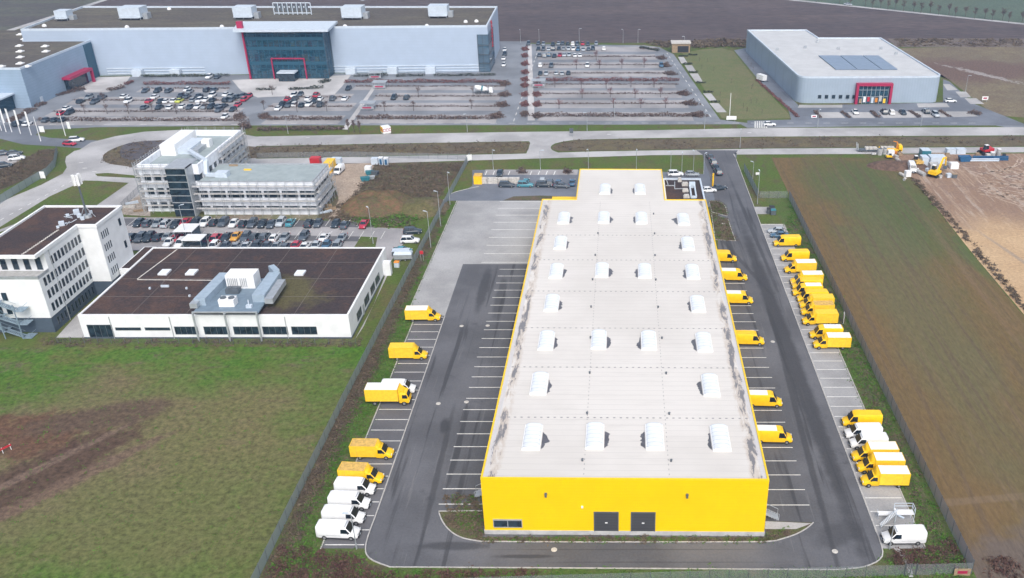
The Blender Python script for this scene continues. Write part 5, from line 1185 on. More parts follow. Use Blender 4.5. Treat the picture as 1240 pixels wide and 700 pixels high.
for z in (5.6, 11.4, 15.2): m.box(ex0 + .1, ex1 - .1, ey0 - .14, ey0 - .1, z, z + 1.3)
m.build('spandrel', M['steel_blue'], cw)
m = MB(BO); m.box(ex0 - .75, ex0 - .2, ey0 - .8, ey0 + 2, 0, bz + .4); m.build('red_fin', M['pink'], bs)
m = MB(BO)
g0, g1 = at(334, 95)[0], at(373, 95)[0]
m.box(g0 - .2, g0 + .2, ey0 - .8, ey0 - .2, 0, 8); m.box(g1 - .2, g1 + .2, ey0 - .8, ey0 - .2, 0, 8); m.box(g0 - .2, g1 + .2, ey0 - .8, ey0 - .2, 8, 8.4); m.build('portal_frame', M['pink'], bs)
m = MB(BO); m.box(g0 + 3, g1 - 3.5, ey0 - 4.5, ey0 - .2, .06, 3.2); m.build('revolving_door_porch', M['win'], bs); m = MB(BO); m.box(g0 + 2.7, g1 - 3.2, ey0 - 4.8, ey0 - .2, 3.2, 3.6); m.build('porch_roof', M['metal_pale'], bs.children[-1])
m = MB(BO); c0, c1, c2, c3 = at(282, 38.5, 19.1), at(397, 38, 19.1), at(409, 27.5, 19.1), at(289, 28, 19.1)
m.prism([p[:2] for p in (c0, c1, c2, c3)], 18.9, 19.8); m.build('canopy', M['metal_pale'], bs)
m = MB(BO); p = at(291, 34, 19.8); m.cbox((p[0], p[1], 19.8), (2.2, 1.5, 2.6)); m.build('logo_cube', M['pink'], bs)
# plant on the roof
for i, (u, v, w_, d_, h_) in enumerate([(163, 24.5, 9, 7, 4), (298, 24, 8, 6, 4), (79, 26, 5, 5, 3), (429, 24, 8.5, 7, 4), (532, 22.5, 8, 6, 4)]):
    p = at(u, v - 2, bz); m = MB(BO); m.cbox((p[0], p[1], bz + 1.0), (w_, d_, h_)); m.build('plant_room', M['metal_pale'], bs); pr_ = bs.children[-1]
    m = MB(BO)
    m.cbox((p[0], p[1], bz + .85), (w_ * .95, d_ + 2.6, .15))
    for ix in (-1, 0, 1):
        for iy in (-1, 1): m.bar((p[0] + ix * w_ * .45, p[1] + iy * d_ * .45, bz + .05), (p[0] + ix * w_ * .45, p[1] + iy * d_ * .45, bz + .9), .3)
    m.bar((p[0] - w_ * .4, p[1] - d_ * .5 - 1.2, bz + 1.6), (p[0] + w_ * .4, p[1] - d_ * .5 - 1.2, bz + 1.6), .1)
    m.build('access_platform', M['metal'], pr_)
    m = MB(BO); m.cbox((p[0] + w_ * .5 + 1, p[1], bz + .1), (2, d_ * .5, h_ * .6)); m.build('side_unit', M['metal'], pr_)
for u, v in ((154, 34), (54, 32.5), (205, 12), (269, 33.5), (418, 33), (517, 32.5), (564, 27.5), (577, 27)):
    p = at(u, v, bz); m = MB(BO); m.tube((p[0], p[1], bz), (p[0], p[1], bz + .7), .9, .8, 10); m.tube((p[0], p[1], bz + .7), (p[0], p[1], bz + 1.1), .8, .3, 10); m.build('roof_dome', M['white_paint'], bs)
p = at(355, 18, bz); m = MB(BO)
for k in range(9): x = p[0] - 8 + 2 * k; m.bar((x, p[1], bz), (x, p[1], bz + 5), .3); m.bar((x, p[1], bz), (x, p[1] + 3, bz), .2)
for z in (bz + .8, bz + 5): m.bar((p[0] - 8, p[1], z), (p[0] + 8, p[1], z), .35)
m.build('sign_frame', M['metal_pale'], bs)
m = MB(BO)
for k in range(7): x = p[0] - 6.6 + 2.1 * k; m.cbox((x, p[1] + .4, bz + 1.4), (1.5, .2, 3.0))
m.build('roof_sign_back', M['metal_dark'], bs)
m = MB(BO); p, q = at(440, 10, bz), at(453, 5, bz); m.bar((p[0], p[1], bz + 4), (q[0], q[1], bz + 4.5), 1.6, 1.2); m.build('cooling_duct', M['metal_pale'], bs)

# side wing -------------------------------------------------
wg = empty('store_wing', (-225, 314, 0)); tag(wg, 'lower grey blue wing of the store with domed roof lights and red canopy', 'store'); WO = wg.location
wx1, wy0, wy1, wz = -208.3, 313.7, 361.0, 13.7
wpoly = [(-290, wy0), (wx1, wy0), (wx1, wy1), (-235.2, wy1 + .5), (-235.2, 384), (-290, 384)]
MB(WO).prism(wpoly, 0, wz).build('wall', M['store_side'], wg)
MB(WO).prism([(-289.5, wy0 + .5), (wx1 - .5, wy0 + .5), (wx1 - .5, wy1 - .1), (-235.8, wy1), (-235.8, 383.5), (-289.5, 383.5)], wz, wz + .1).build('roof', M['sedum_far'], wg)
m = MB(WO); m.box(-290, wx1, wy0, wy0 + .5, wz, wz + .7); m.box(wx1 - .5, wx1, wy0 + .5, wy1, wz, wz + .7); m.box(-235.8, -235.2, wy1 + .5, 384, wz, wz + .7); m.build('parapet', M['metal_pale'], wg)
m = MB(WO); m.box(wx1 - .1, wx1 + .25, wy1 - 6, wy1 - .2, .2, wz - .1); m.build('dark_corner_glazing', M['steel_blue'], wg)
for zx, zy in ((97, 165), (118, 187), (93, 220), (218, 222), (97, 247), (222, 247), (97, 275), (97, 305), (130, 320), (5, 320)):
    p = at(zx / 4, zy / 4, wz + .4); m = MB(WO); m.cbox((p[0], p[1], wz + .1), (2.2, 2.2, .3)); m.tube((p[0], p[1], wz + .4), (p[0], p[1], wz + .75), 1.0, .5, 12); m.build('roof_light', M['white_paint'], wg)
ra, rb_ = at(110, 98)[1], at(86, 110)[1]
m = MB(WO); m.box(wx1, wx1 + 3.2, rb_ - 2, ra - 1, 4.6, 5.5); m.box(wx1 + 2.2, wx1 + 3.2, ra - 1.8, ra - 1, 0, 4.6); m.build('red_canopy', M['pink'], wg)
m = MB(WO); m.box(wx1, wx1 + 1.6, rb_ - 1, ra - 3, .1, 4.5); m.build('shopfront', M['win'], wg)
m = MB(WO); m.box(-240, -214, wy0 - 8, wy0, 0, 5); m.build('front_pavilion', M['curtain'], wg); m = MB(WO); m.box(-241, -213, wy0 - 9, wy0, 5, 5.5); m.build('pavilion_roof', M['metal_pale'], wg.children[-1])
m = MB(WO); m.box(wx1, wx1 + .15, wy0 + 6, wy0 + 7.5, 0, 2.4); m.build('door', M['metal_pale'], wg)

# ------------------------------------------------------------------ grey store (back right)
def rounded(pts, rad, which):
    out = []
    for i, p in enumerate(pts):
        if i in which:
            a = Vector(pts[i - 1]); b = Vector(pts[(i + 1) % len(pts)]); p_ = Vector(p)
            u_, v_ = (a - p_).normalized() * rad, (b - p_).normalized() * rad
            for k in range(9):
                t = k / 8; out.append(tuple((p_ + u_) * (1 - t) ** 2 + p_ * 2 * t * (1 - t) + (p_ + v_) * t * t))
        else: out.append(p)
    return out
gs = empty('grey_store', (90, 320, 0)); tag(gs, 'low grey metal clad store with white roof, solar panels and pink portal', 'store'); GO = gs.location
gp = rounded([(67.3, 320), (119.6, 321), (115.2, 389.5), (88.5, 389.5), (86.6, 407), (60, 406.5)], 4.5, (0, 1)); gz = 9.1
def inset(pts, d):
    out = []; n = len(pts)
    for i in range(n):
        a, b, c = Vector(pts[i - 1]), Vector(pts[i]), Vector(pts[(i + 1) % n])
        n1 = Vector((-(b - a).y, (b - a).x)).normalized(); n2 = Vector((-(c - b).y, (c - b).x)).normalized()
        nn = (n1 + n2); nn = nn / max(nn.length_squared, .3) * 2; out.append(tuple(b + nn * d))
    return out
MB(GO).prism(gp, 0, gz).build('wall', M['store_grey'], gs)
gi = inset(gp, .6); MB(GO).prism(gi, gz, gz + .1).build('roof', M['store_roof'], gs)
m = MB(GO)
for i in range(len(gp)): m.prism([gp[i], gp[(i + 1) % len(gp)], gi[(i + 1) % len(gp)], gi[i]], gz, gz + .55)
m.build('parapet', M['metal_pale'], gs)
cols = [(245, 345), (350, 455), (460, 535)]
for a, b in cols:
    for j in range(4):
        t0, t1 = j / 4, (j + .985) / 4
        def sp(x, t): return at(930 + (x + (330 - 245 if x < 400 else 93) * t) / 4, (268 + 67 * t) / 4, gz + .5)
        m = MB(GO); q = [sp(b, t0), sp(a, t0), sp(a, t1), sp(b, t1)]
        m.prism([x[:2] for x in q], gz + .25, gz + .5); m.build('solar_panel', M['solar'], gs)
m = MB(GO); h0, h1 = at(1036, 125.5)[0], at(1076.5, 125.5)[0]; yy = 320.3
m.box(h0 - .5, h0 + .4, yy - 1.6, yy + 1, 0, 6.6); m.box(h1 - .5, h1 + .4, yy - 1.6, yy + 1, 0, 6.6); m.box(h0 - .5, h1 + .4, yy - 1.6, yy + 1, 6.6, 7.5); m.build('portal', M['pink'], gs)
m = MB(GO); m.box(h0 + .4, h1 - .5, yy - .9, yy, .1, 6.6); m.build('shop_window', M['curtain'], gs); po = gs.children[-1]
m = MB(GO)
for k in range(8): x = h0 + .5 + k * (h1 - h0 - 1.4) / 7; m.box(x - .06, x + .06, yy - 1.0, yy - .9, .1, 6.6)
for z in (2.6, 5.0): m.box(h0 + .5, h1 - .9, yy - 1.0, yy - .9, z, z + .15)
m.build('mullion', M['metal'], po)
for k in range(7): m = MB(GO); x = h0 + 1.5 + 1.45 * k; m.cbox((x, yy - .98, .3 + .3 * (k % 3)), (.9, .06, 1.6 + .5 * (k % 2))); m.build('window_poster', M[dcols[k % 7]], po)
for zx in (240, 273, 307, 341, 375, 406): wall_window(gs, (at(930 + zx / 4 - 1, 124)[0], 320.1), (1, 0), 1.8, 1.1, 1.2, (0, -1), org=GO)
for zx, zy in ((240, 208), (340, 240), (547, 240), (180, 235), (45, 245), (620, 265)): p = at(930 + zx / 4, zy / 4, gz); m = MB(GO); m.cbox((p[0], p[1], gz + .1), (1, 1, .9)); m.build('roof_vent', M['metal'], gs)

# ------------------------------------------------------------------ white office (left)
of = empty('white_office', (-116, 166, 0)); tag(of, 'white four storey office with dark ground floor and mast on its roof', 'office building'); OO = of.location
ox0, ox1, oy0, oy1, oym, oxs = -122.6, -110.2, 152.8, 179.0, 168.8, -106.3
MB(OO).prism([(ox0, oy0), (ox1, oy0), (ox1, oym), (oxs, oym), (oxs, oy1), (ox0, oy1)], 0, 3.3).build('ground_floor', M['dark_wall'], of)
MB(OO).prism([(ox0 - .1, oy0 - .1), (ox1 + .1, oy0 - .1), (ox1 + .1, oym - .1), (oxs + .1, oym - .1), (oxs + .1, oy1 + .1), (ox0 - .1, oy1 + .1)], 3.3, 11.7).build('wall', M['white_wall'], of)
MB(OO).prism([(ox0 - .1, oy0 + 3.6), (ox1 + .1, oy0 + 3.6), (ox1 + .1, oym - .1), (oxs + .1, oym - .1), (oxs + .1, oy1 + .1), (ox0 - .1, oy1 + .1)], 11.7, 15.7).build('top_floor', M['white_wall'], of)
MB(OO).box(ox0 + .1, ox1 - .1, oy0 + .1, oy0 + 3.6, 11.7, 11.76).build('terrace', M['concrete'], of)
m = MB(OO); m.box(ox0 - .1, ox1 + .1, oy0 - .1, oy0 + .1, 11.7, 12.3); m.box(ox1 - .1, ox1 + .1, oy0 + .1, oy0 + 3.6, 11.7, 12.3); m.build('terrace_parapet', M['metal'], of)
rp = [(ox0 - .25, oy0 + .7), (ox1 + .3, oy0 + .7), (ox1 + .3, oym - .3), (oxs + .3, oym - .3), (oxs + .3, oy1 + .3), (ox0 - .25, oy1 + .3)]
ri = inset(rp, .45)
m = MB(OO)
for i in range(6): m.prism([rp[i], rp[(i + 1) % 6], ri[(i + 1) % 6], ri[i]], 15.7, 16.35)
m.build('parapet', M['white_wall'], of); MB(OO).prism(ri, 15.7, 16.0).build('roof', M['green_roof'], of)
for fl_, z in enumerate((4.2, 7.0, 9.7, 12.6)):
    for k in range(12):
        y = oy0 + 1.2 + k * 1.26
        if y < oy0 + 4 and z > 12: continue
        wall_window(of, (ox1 + .1, y), (0, 1), z, .62, 1.55, (1, 0), org=OO, depth=.05)
for k in range(11): wall_window(of, (ox1, oy0 + 1.6 + k * 1.3), (0, 1), .9, .6, 1.6, (1, 0), org=OO, depth=.05)
for z in (4.4, 7.2, 9.9, 12.7):
    for k in range(4): wall_window(of, (oxs + .1, oym + .9 + .75 * k), (0, 1), z, .22, 1.4, (1, 0), org=OO, depth=.03)
for z in (7.4, 12.6): wall_window(of, (oxs + .1, oym + 8.0), (0, 1), z, .7, 1.5, (1, 0), org=OO)
for k in range(5): wall_window(of, (ox0 + 1.2 + 2.3 * k, oy0 + 3.6), (1, 0), 12.1, 1.0, 2.6, (0, -1), org=OO)
for z in (4.2, 7.2):
    for k in range(3): wall_window(of, (ox0 + .8 + 1.8 * k, oy0 - .1), (1, 0), z, .9, 1.6, (0, -1), org=OO)
for y in (oy0 + 5, oym + .25): MB(OO).tube((ox1 + .22, y, 0), (ox1 + .22, y, 15.7), .07, .07, 6).build('drainpipe', M['metal'], of)
m = MB(OO)    # path of stepping plates and cable gear on the roof
a_, b_2 = Vector((*at(25, 309, 16.1)[:2], 16.03)), Vector((*at(72, 277, 16.1)[:2], 16.03))
for k in range(20): c = a_.lerp(b_2, k / 20); m.cbox(c, (.5, .35, .05), .6)
m.build('roof_path', M['stone'], of)
m = MB(OO)
for u, v, s in ((75, 272, 1.0), (96, 262, .8), (93, 258, 1.1), (100, 265, .7), (82, 261, .6), (110, 257, .6), (70, 275, .5)):
    p = at(u, v, 16.2); m.cbox((p[0], p[1], 16.0), (s, s * .8, .9 * s), .5)
for k in range(9): p = at(80 + 4 * random.random() * k ** .5, 260 + 14 * random.random(), 16.5); m.bar((p[0], p[1], 16.3), (p[0] + random.uniform(-1.8, 1.8), p[1] + random.uniform(-1, 1), 16.3 + random.random()), .1)
m.build('roof_equipment', M['metal_pale'], of)
# mast with antenna panels, its own thing
mb = at(106, 262.5, 16.1); ms = empty('antenna_mast', (mb[0], mb[1], 16.0)); tag(ms, 'dark antenna mast with white panels standing on the office roof', 'antenna mast')
MB().tube((0, 0, 0), (0, 0, 8.2), .22, .16, 10).build('pole', M['metal_dark'], ms)
m = MB(); m.tube((0, 0, 0), (0, 0, .6), .9, .8, 8); [m.bar((math.cos(a) * 1.7, math.sin(a) * 1.7, .1), (0, 0, 2.6), .1) for a in (0, 2.1, 4.2)]; m.build('base', M['metal'], ms)
for a in (-.9, -2.3, 1.1):
    m = MB(); m.cbox((math.cos(a) * .62, math.sin(a) * .62, 7.2), (.5, .5, 2.3), a); m.bar((0, 0, 8), (math.cos(a) * .5, math.sin(a) * .5, 8), .1); m.build('antenna_panel', M['white_paint'], ms)
# escape stair on the front
es = empty('escape_stair', (ox0 + 6.0, oy0 - .4, 0)); tag(es, 'blue grey steel escape stair zigzagging up the office front', 'stairs')
def flight(xa, xb, za, zb, y):
    m = MB()
    for o_ in (0, .9): m.bar((xa, y - o_, za), (xb, y - o_, zb), .1, .22); m.bar((xa, y - o_, za + 1), (xb, y - o_, zb + 1), .05)
    for k in range(11): t = k / 11; m.cbox((xa + (xb - xa) * t, y - .45, za + (zb - za) * t), (.3, .9, .05))
    for k in range(5): t = k / 4; m.bar((xa + (xb - xa) * t, y - .9, za + (zb - za) * t), (xa + (xb - xa) * t, y - .9, za + (zb - za) * t + 1), .04)
    return m
for i, z in enumerate((.1, 3.1, 6.0)):
    flight(-1.8, 1.5, z + 1.4, z + 0, -.9 - .3 * (i % 2)).build('stair_flight', M['stair_steel'], es); flight(-1.8, -4.5, z + 1.4, z + 2.9, -.9).build('stair_flight', M['stair_steel'], es)
    m = MB(); m.box(1.4, 3.2, -2.2, -.1, z - .05, z + .05); m.box(-2.2, -1.5, -2.2, -.1, z + 1.35, z + 1.45); m.bar((3.2, -2.2, z + 1), (3.2, -.2, z + 1), .05); m.bar((1.4, -2.2, z + 1), (3.2, -2.2, z + 1), .05)
    for x in (1.4, 2.3, 3.2): m.bar((x, -2.2, z), (x, -2.2, z + 1), .05)
    m.build('landing', M['stair_steel'], es)
for x in (-1.9, 1.6): MB().bar((x, -2.2, 0), (x, -2.2, 7.5), .16).build('column', M['stair_steel'], es)

# ------------------------------------------------------------------ flat white building
lb = empty('flat_building', (-77, 166, 0)); tag(lb, 'single storey white building with brown planted roof and rooftop air plant', 'commercial building'); LO_ = lb.location
lx0, lx1, ly0, ly1, lz = -103.2, -51.0, 150.4, 182.0, 4.9
MB(LO_).box(lx0, lx1, ly0, ly1, .3, lz).build('wall', M['white_wall'], lb)
MB(LO_).box(lx0 - .0, lx1 + .05, ly0 - .05, ly1, 0, .3).build('plinth', M['dark_wall'], lb)
MB(LO_).box(lx0 + .4, lx1 - .4, ly0 + .4, ly1 - .4, lz, lz + .12).build('roof', M['green_roof'], lb); rfo = lb.children[-1]
m = MB(LO_); m.box(lx0, lx1, ly0, ly0 + .4, lz, lz + .3); m.box(lx0, lx1, ly1 - .4, ly1, lz, lz + .3); m.box(lx0, lx0 + .4, ly0 + .4, ly1 - .4, lz, lz + .3); m.box(lx1 - .4, lx1, ly0 + .4, ly1 - .4, lz, lz + .3); m.build('parapet', M['white_wall'], lb)
gv = MB(LO_)
def gpt(zx, zy): return at(zx / 4, 300 + zy / 4, lz + .12)
for a, b in (((665, 152), (858, 8)), ((665, 155), (1030, 158)), ((600, 40), (590, 42))):
    p, q = Vector((*gpt(*a)[:2], lz + .13)), Vector((*gpt(*b)[:2], lz + .13)); gv.bar(p, q, .28, .06)
gv.build('gravel_strip', M['stone'], rfo)
gv = MB(LO_)
for x in np.arange(lx0 + 10, lx1, 10.5): gv.box(x, x + .08, ly0 + .5, ly1 - .5, lz + .12, lz + .15)
for y in (ly0 + 8, ly0 + 16, ly0 + 24): gv.box(lx0 + .5, lx1 - .5, y, y + .08, lz + .12, lz + .15)
gv.build('membrane_seam', plain('seam_grey', (.16, .14, .13), .9), rfo)
for zx, zy in ((798, 122), (930, 122)): p = gpt(zx, zy); m = MB(LO_); m.cbox((p[0], p[1], lz + .12), (1.9, 2.4, .35)); m.build('roof_light', M['skylight'], lb)
p = at(310 + 215 / 4, 300 + 128 / 4, lz); m = MB(LO_); m.cbox((p[0], p[1], lz + .12), (1.9, 2.2, .35)); m.build('roof_light', M['skylight'], lb)
for (zx, zy) in ((727, 200), (800, 190), (905, 200), (920, 237)): p = gpt(zx, zy); m = MB(LO_); m.cbox((p[0], p[1], lz + .12), (.35 if zx != 800 else 1.6, .35, .4)); m.build('roof_vent', M['metal_pale'], lb)
def fx(zx, off=0): 
    d = ly0 * cP + (H - 2) * sP; return (off + zx / 4 - CX) * d / F
for a, b, z0, z1 in ((428, 545, .35, 3.0), (562, 682, 1.9, 2.4), (705, 823, 1.9, 2.4), (848, 957, 1.0, 2.6), (990, 1108, 1.0, 2.6), (1133, 1250, 1.0, 2.6), (1274, 1392, 1.0, 2.6), (1414, 1533, 1.0, 2.6)):
    wall_window(lb, (fx(a), ly0), (1, 0), z0, fx(b) - fx(a), z1 - z0, (0, -1), 'garage_opening' if z1 == 3.0 else 'window', org=LO_, mull=0 if z1 - z0 < .7 else 3, depth=.08)
for zx in (545, 835, 1390): m = MB(LO_); m.tube((fx(zx), ly0 - .12, 0), (fx(zx), ly0 - .12, lz), .07, .07, 6); m.build('drainpipe', M['metal'], lb)
for a, b in ((ly0 + 5, ly0 + 8.2), (ly0 + 11, ly0 + 14.4), (ly0 + 16.2, ly0 + 19.4), (ly0 + 20.5, ly0 + 23.8)): wall_window(lb, (lx1, a), (0, 1), 1.0, b - a, 1.7, (1, 0), org=LO_, mull=2, depth=.08)
m = MB(LO_); m.box(lx1, lx1 + .1, ly0 + 9.2, ly0 + 10.2, .1, 2.3); m.build('door', M['metal'], lb); m = MB(LO_); m.box(lx1, lx1 + 1.6, ly1 - 4, ly1 - 2.6, 0, 3.2); m.build('porch', M['white_wall'], lb)
# connector to the office
m = MB(LO_); m.box(-106.0, lx0, 172, 183.5, .1, lz - .3); m.build('link_block', M['white_wall'], lb); m = MB(LO_); m.box(-105.6, lx0, 172.4, 183.1, lz - .3, lz - .2); m.build('link_roof', M['green_roof'], lb.children[-1])
# rooftop air plant on steel legs
ap = empty('air_plant', (*at(287, 360, 6)[:2], 4.9)); tag(ap, 'grey rooftop air plant of two long ducts and cooler on a steel platform', 'air conditioning'); AO = Vector((ap.location.x, ap.location.y, 0))
def rp_(u, v, z): return at(u, v, z)
zP = 6.2
pl = [rp_(234, 377.5, zP), rp_(313, 378, zP), rp_(339, 338, zP), rp_(270, 335, zP)]
def abuild(mm, name, mat, par=None):
    mm.o = Vector(ap.location); return mm.build(name, mat, par or ap)
m = MB(ap.location); m.prism([p[:2] for p in pl], zP - .25, zP); m.build('platform', M['duct_dark'], ap)
m = MB(ap.location)
x0_, x1_ = at(233, 378, zP)[0], at(312, 378, zP)[0]; yf = at(270, 378.5, zP)[1]
for x in (x0_ + .2, (x0_ + x1_) / 2, x1_ - .1): m.bar((x, min(yf, ly0) - .3, .0), (x, min(yf, ly0) - .3, zP), .28); m.bar((x, min(yf, ly0) - .3, zP - .2), (x, yf + 3, zP - .2), .22)
m.bar((x0_, yf - .1, zP + .1), (x1_, yf - .1, zP + .1), .25); m.build('support_frame', M['metal'], ap)
def duct(a, b, wd, h, z0, mat='duct_grey', name='air_duct'):
    m = MB(ap.location); p, q = Vector(a[:2]), Vector(b[:2]); d = (q - p).normalized(); n2 = Vector((-d.y, d.x)) * wd / 2
    m.prism([tuple(p - n2), tuple(q - n2), tuple(q + n2), tuple(p + n2)], z0, z0 + h); return m.build(name, M[mat], ap)
duct(rp_(243, 370, zP), rp_(274, 338, zP), 2.2, 1.5, zP); duct(rp_(233, 371, zP), rp_(242, 371, zP), 2.0, 1.0, zP + .1, 'metal')
duct(rp_(314, 366, zP), rp_(334, 338, zP), 2.4, 1.6, zP); duct(rp_(326, 368, zP), rp_(342, 344, zP), 1.6, 1.1, zP, 'metal'); duct(rp_(330, 336, zP), rp_(337, 334, zP), 3, 1.9, zP + .2)
duct(rp_(279, 345, zP), rp_(313, 345, zP), 3.2, 2.9, zP, 'white_paint', 'air_handler')
m = MB(ap.location); p = rp_(280, 350, zP); yv = at(0, 345, zP)[1] - 1.65
for k in range(10): x = at(281 + k * 2.2 + (2 if k > 5 else 0), 345, zP)[0]; m.box(x, x + .14, yv - .06, yv + .02, zP + .4, zP + 2.3)
m.build('louvre', M['metal'], ap)
p = rp_(277, 369, zP); m = MB(ap.location); m.cbox((p[0], p[1], zP), (3.0, 1.9, 1.5)); m.build('cooler', M['white_paint'], ap); co = ap.children[-1]
for s in (-.8, .8): m = MB(ap.location); m.tube((p[0] + s, p[1], zP + 1.5), (p[0] + s, p[1], zP + 1.66), .6, .6, 14); m.build('fan', M['metal_dark'], co)
p = rp_(283, 354, zP); m = MB(ap.location); m.cbox((p[0], p[1], zP), (2.6, 1.6, 1.0)); m.tube((p[0] - .6, p[1], zP + 1), (p[0] - .6, p[1], zP + 1.15), .5, .5, 12); m.tube((p[0] + .6, p[1], zP + 1), (p[0] + .6, p[1], zP + 1.15), .5, .5, 12); m.build('cooler', M['metal_dark'], ap)
p = rp_(302, 372, zP); m = MB(ap.location); m.cbox((p[0], p[1], zP), (1.1, .8, .5)); m.tube((p[0], p[1], zP + .5), (p[0], p[1], zP + 1.6), .12, .12, 8); m.build('exhaust_pipe', M['metal_pale'], ap)

# booths and trailers at the staff car park
def booth(u, v, w_, d_, h_, label):
    p = at(u, v); o = empty('bike_shelter', p); m = MB(); 
    for x in (-w_ / 2, w_ / 2):
        for y in (-d_ / 2, d_ / 2): m.bar((x, y, 0), (x, y, h_), .1)
    m.build('frame', M['metal'], o); MB().box(-w_ / 2 - .2, w_ / 2 + .2, -d_ / 2 - .2, d_ / 2 + .2, h_, h_ + .15).build('roof', M['white_paint'], o)
    m = MB(); m.box(-w_ / 2 + .1, w_ / 2 - .1, d_ / 2 - .05, d_ / 2, .2, h_ - .3); m.box(-w_ / 2 + .05, -w_ / 2 + .1, -d_ / 2, d_ / 2, .2, h_ - .3); m.box(w_ / 2 - .1, w_ / 2 - .05, -d_ / 2, d_ / 2, .2, h_ - .3); m.build('side_panel', M['curtain'], o)
    return tag(o, label, 'shelter')
booth(229, 289, 4.2, 4.6, 2.8, 'glazed shelter with white roof between the cars of the middle row')
booth(238, 301, 4.2, 3.4, 2.8, 'white roofed shelter directly behind the flat building')
o = empty('covered_trailer', at(489, 314)); m = MB(); m.cbox((0, 0, .5), (4.2, 2.2, 1.1), .1); m.build('box', M['metal'], o); m = MB(); m.loft([[(-2.1, -1.1, 1.6), (2.1, -1.1, 1.6), (2.1, 1.1, 1.6), (-2.1, 1.1, 1.6)], [(-1.8, -.4, 2.1), (1.8, -.4, 2.1), (1.8, .4, 2.1), (-1.8, .4, 2.1)]]); m.build('tarpaulin', M['metal_pale'], o); wheels(o, (-.6, .6), 1.1, .3); tag(o, 'grey covered trailer below the teal car by the fence', 'trailer')
o = empty('covered_trailer', at(486, 309.5)); m = MB(); m.cbox((0, 0, .5), (4.0, 1.8, .9), .1); m.build('box', M['metal_dark'], o); m = MB(); m.cbox((0, 0, 1.4), (4, 1.8, .12), .1); m.build('lid', M['metal_pale'], o); wheels(o, (-.6, .6), .9, .3); tag(o, 'low dark trailer between teal car and covered trailer', 'trailer')
o = empty('waste_bin', at(481, 323)); MB().cbox((0, 0, 0), (1.1, 1, 1.2)).build('body', M['metal_pale'], o); m = MB(); m.loft([[(-.6, -.55, 1.2), (.6, -.55, 1.2), (.6, .55, 1.2), (-.6, .55, 1.2)], [(-.5, -.2, 1.45), (.5, -.2, 1.45), (.5, .5, 1.4), (-.5, .5, 1.4)]]); m.build('lid', M['orange'], o); tag(o, 'grey waste bin with orange lid beside the left fence', 'waste bin')
for i, (u, v) in enumerate([(931.5, 258.5), (934.5, 256), (936, 260)]):
    o = empty('waste_container', at(u, v)); MB().cbox((0, 0, .12), (1.3, 1.1, 1.2)).build('body', M['metal_dark'], o); m = MB(); m.loft([[(-.7, -.6, 1.32), (.7, -.6, 1.32), (.7, .6, 1.32), (-.7, .6, 1.32)], [(-.6, -.1, 1.6), (.6, -.1, 1.6), (.6, .5, 1.55), (-.6, .5, 1.55)]]); m.build('lid', M['black'] if i < 2 else M['teal'], o); tag(o, ['dark waste container, left one on the concrete pad', 'dark waste container, rear one on the concrete pad', 'greenish lidded waste container, right one on the pad'][i], 'waste container', 'waste containers')

# ------------------------------------------------------------------ scaffolded office
so = empty('scaffolded_office', (-100, 215, 0)); tag(so, 'half finished white office block with two and three storey parts', 'office building'); SO = so.location
tx0, tx1, ty0, ty1, tz = -121.1, -105.6, 215.9, 245.6, 12.4
lwx, lwy0, lwy1, lwz = -76.2, 213.7, 227.5, 8.8
for nm, z0, z1, inn, mt in (('wall', 0, .9, 0, 'netting'), ('window_band', .9, 2.7, .35, 'win'), ('wall', 2.7, 4.6, 0, 'netting'), ('window_band', 4.6, 6.5, .35, 'win'), ('wall', 6.5, 8.3, 0, 'netting'), ('window_band', 8.3, 10.2, .35, 'win'), ('wall', 10.2, tz - 1.3, 0, 'netting')):
    MB(SO).box(tx0 + inn, tx1 - inn, ty0 + inn, ty1 - inn, z0, z1).build(nm, M[mt], so)
for nm, z0, z1, inn, mt in (('wall', 0, 1.6, 0, 'netting'), ('window_band', 1.6, 2.4, .3, 'win'), ('wall', 2.4, 4.6, 0, 'netting'), ('window_band', 4.6, 6.5, .3, 'win'), ('wall', 6.5, lwz, 0, 'netting')):
    MB(SO).box(tx1 + .01 + (0 if inn == 0 else .01), lwx - inn, lwy0 + inn, lwy1 - inn, z0, z1).build(nm, M[mt], so)
m = MB(SO)
for x in np.arange(tx0 + .2, tx1, 2.58): m.box(x, x + .7, ty0 + .05, ty0 + .5, .9, 10.2)
for y in np.arange(ty0 + 2, ty1, 3.1): m.box(tx1 - .5, tx1 - .05, y, y + .8, .9, 10.2)
for x in np.arange(tx1 + 2, lwx - 1, 4.6): m.box(x, x + .5, lwy0 + .05, lwy0 + .4, 1.6, 6.5)
m.build('pier', M['netting'], so)
rcol = plain('grey_green_roof_felt', (.30, .35, .36), .8, .08, .5)
MB(SO).box(tx0 + .5, tx1 - .5, ty0 + .5, ty1 - .5, tz - 1.3, tz - 1.2).build('roof', rcol, so)
MB(SO).box(tx1 + .1, lwx - .4, lwy0 + .4, lwy1 - .4, lwz, lwz + .05).build('roof', rcol, so)
m = MB(SO); zz = tz - 1.3; m.box(tx0, tx1, ty0, ty0 + .5, zz, tz + .4); m.box(tx0, tx1, ty1 - .5, ty1, zz, tz + .4); m.box(tx0, tx0 + .5, ty0 + .5, ty1 - .5, zz, tz + .4); m.box(tx1 - .5, tx1, ty0 + .5, ty1 - .5, zz, tz + .4); m.build('parapet', M['netting'], so)
m = MB(SO); m.box(tx1, lwx, lwy0, lwy0 + .35, lwz, lwz + .3); m.box(lwx - .35, lwx, lwy0 + .35, lwy1, lwz, lwz + .3); m.box(tx1, lwx - .35, lwy1 - .35, lwy1, lwz, lwz + .3); m.build('parapet', M['metal'], so)
p0 = at(212, 257); sx0, sx1 = -112.4, -107.4
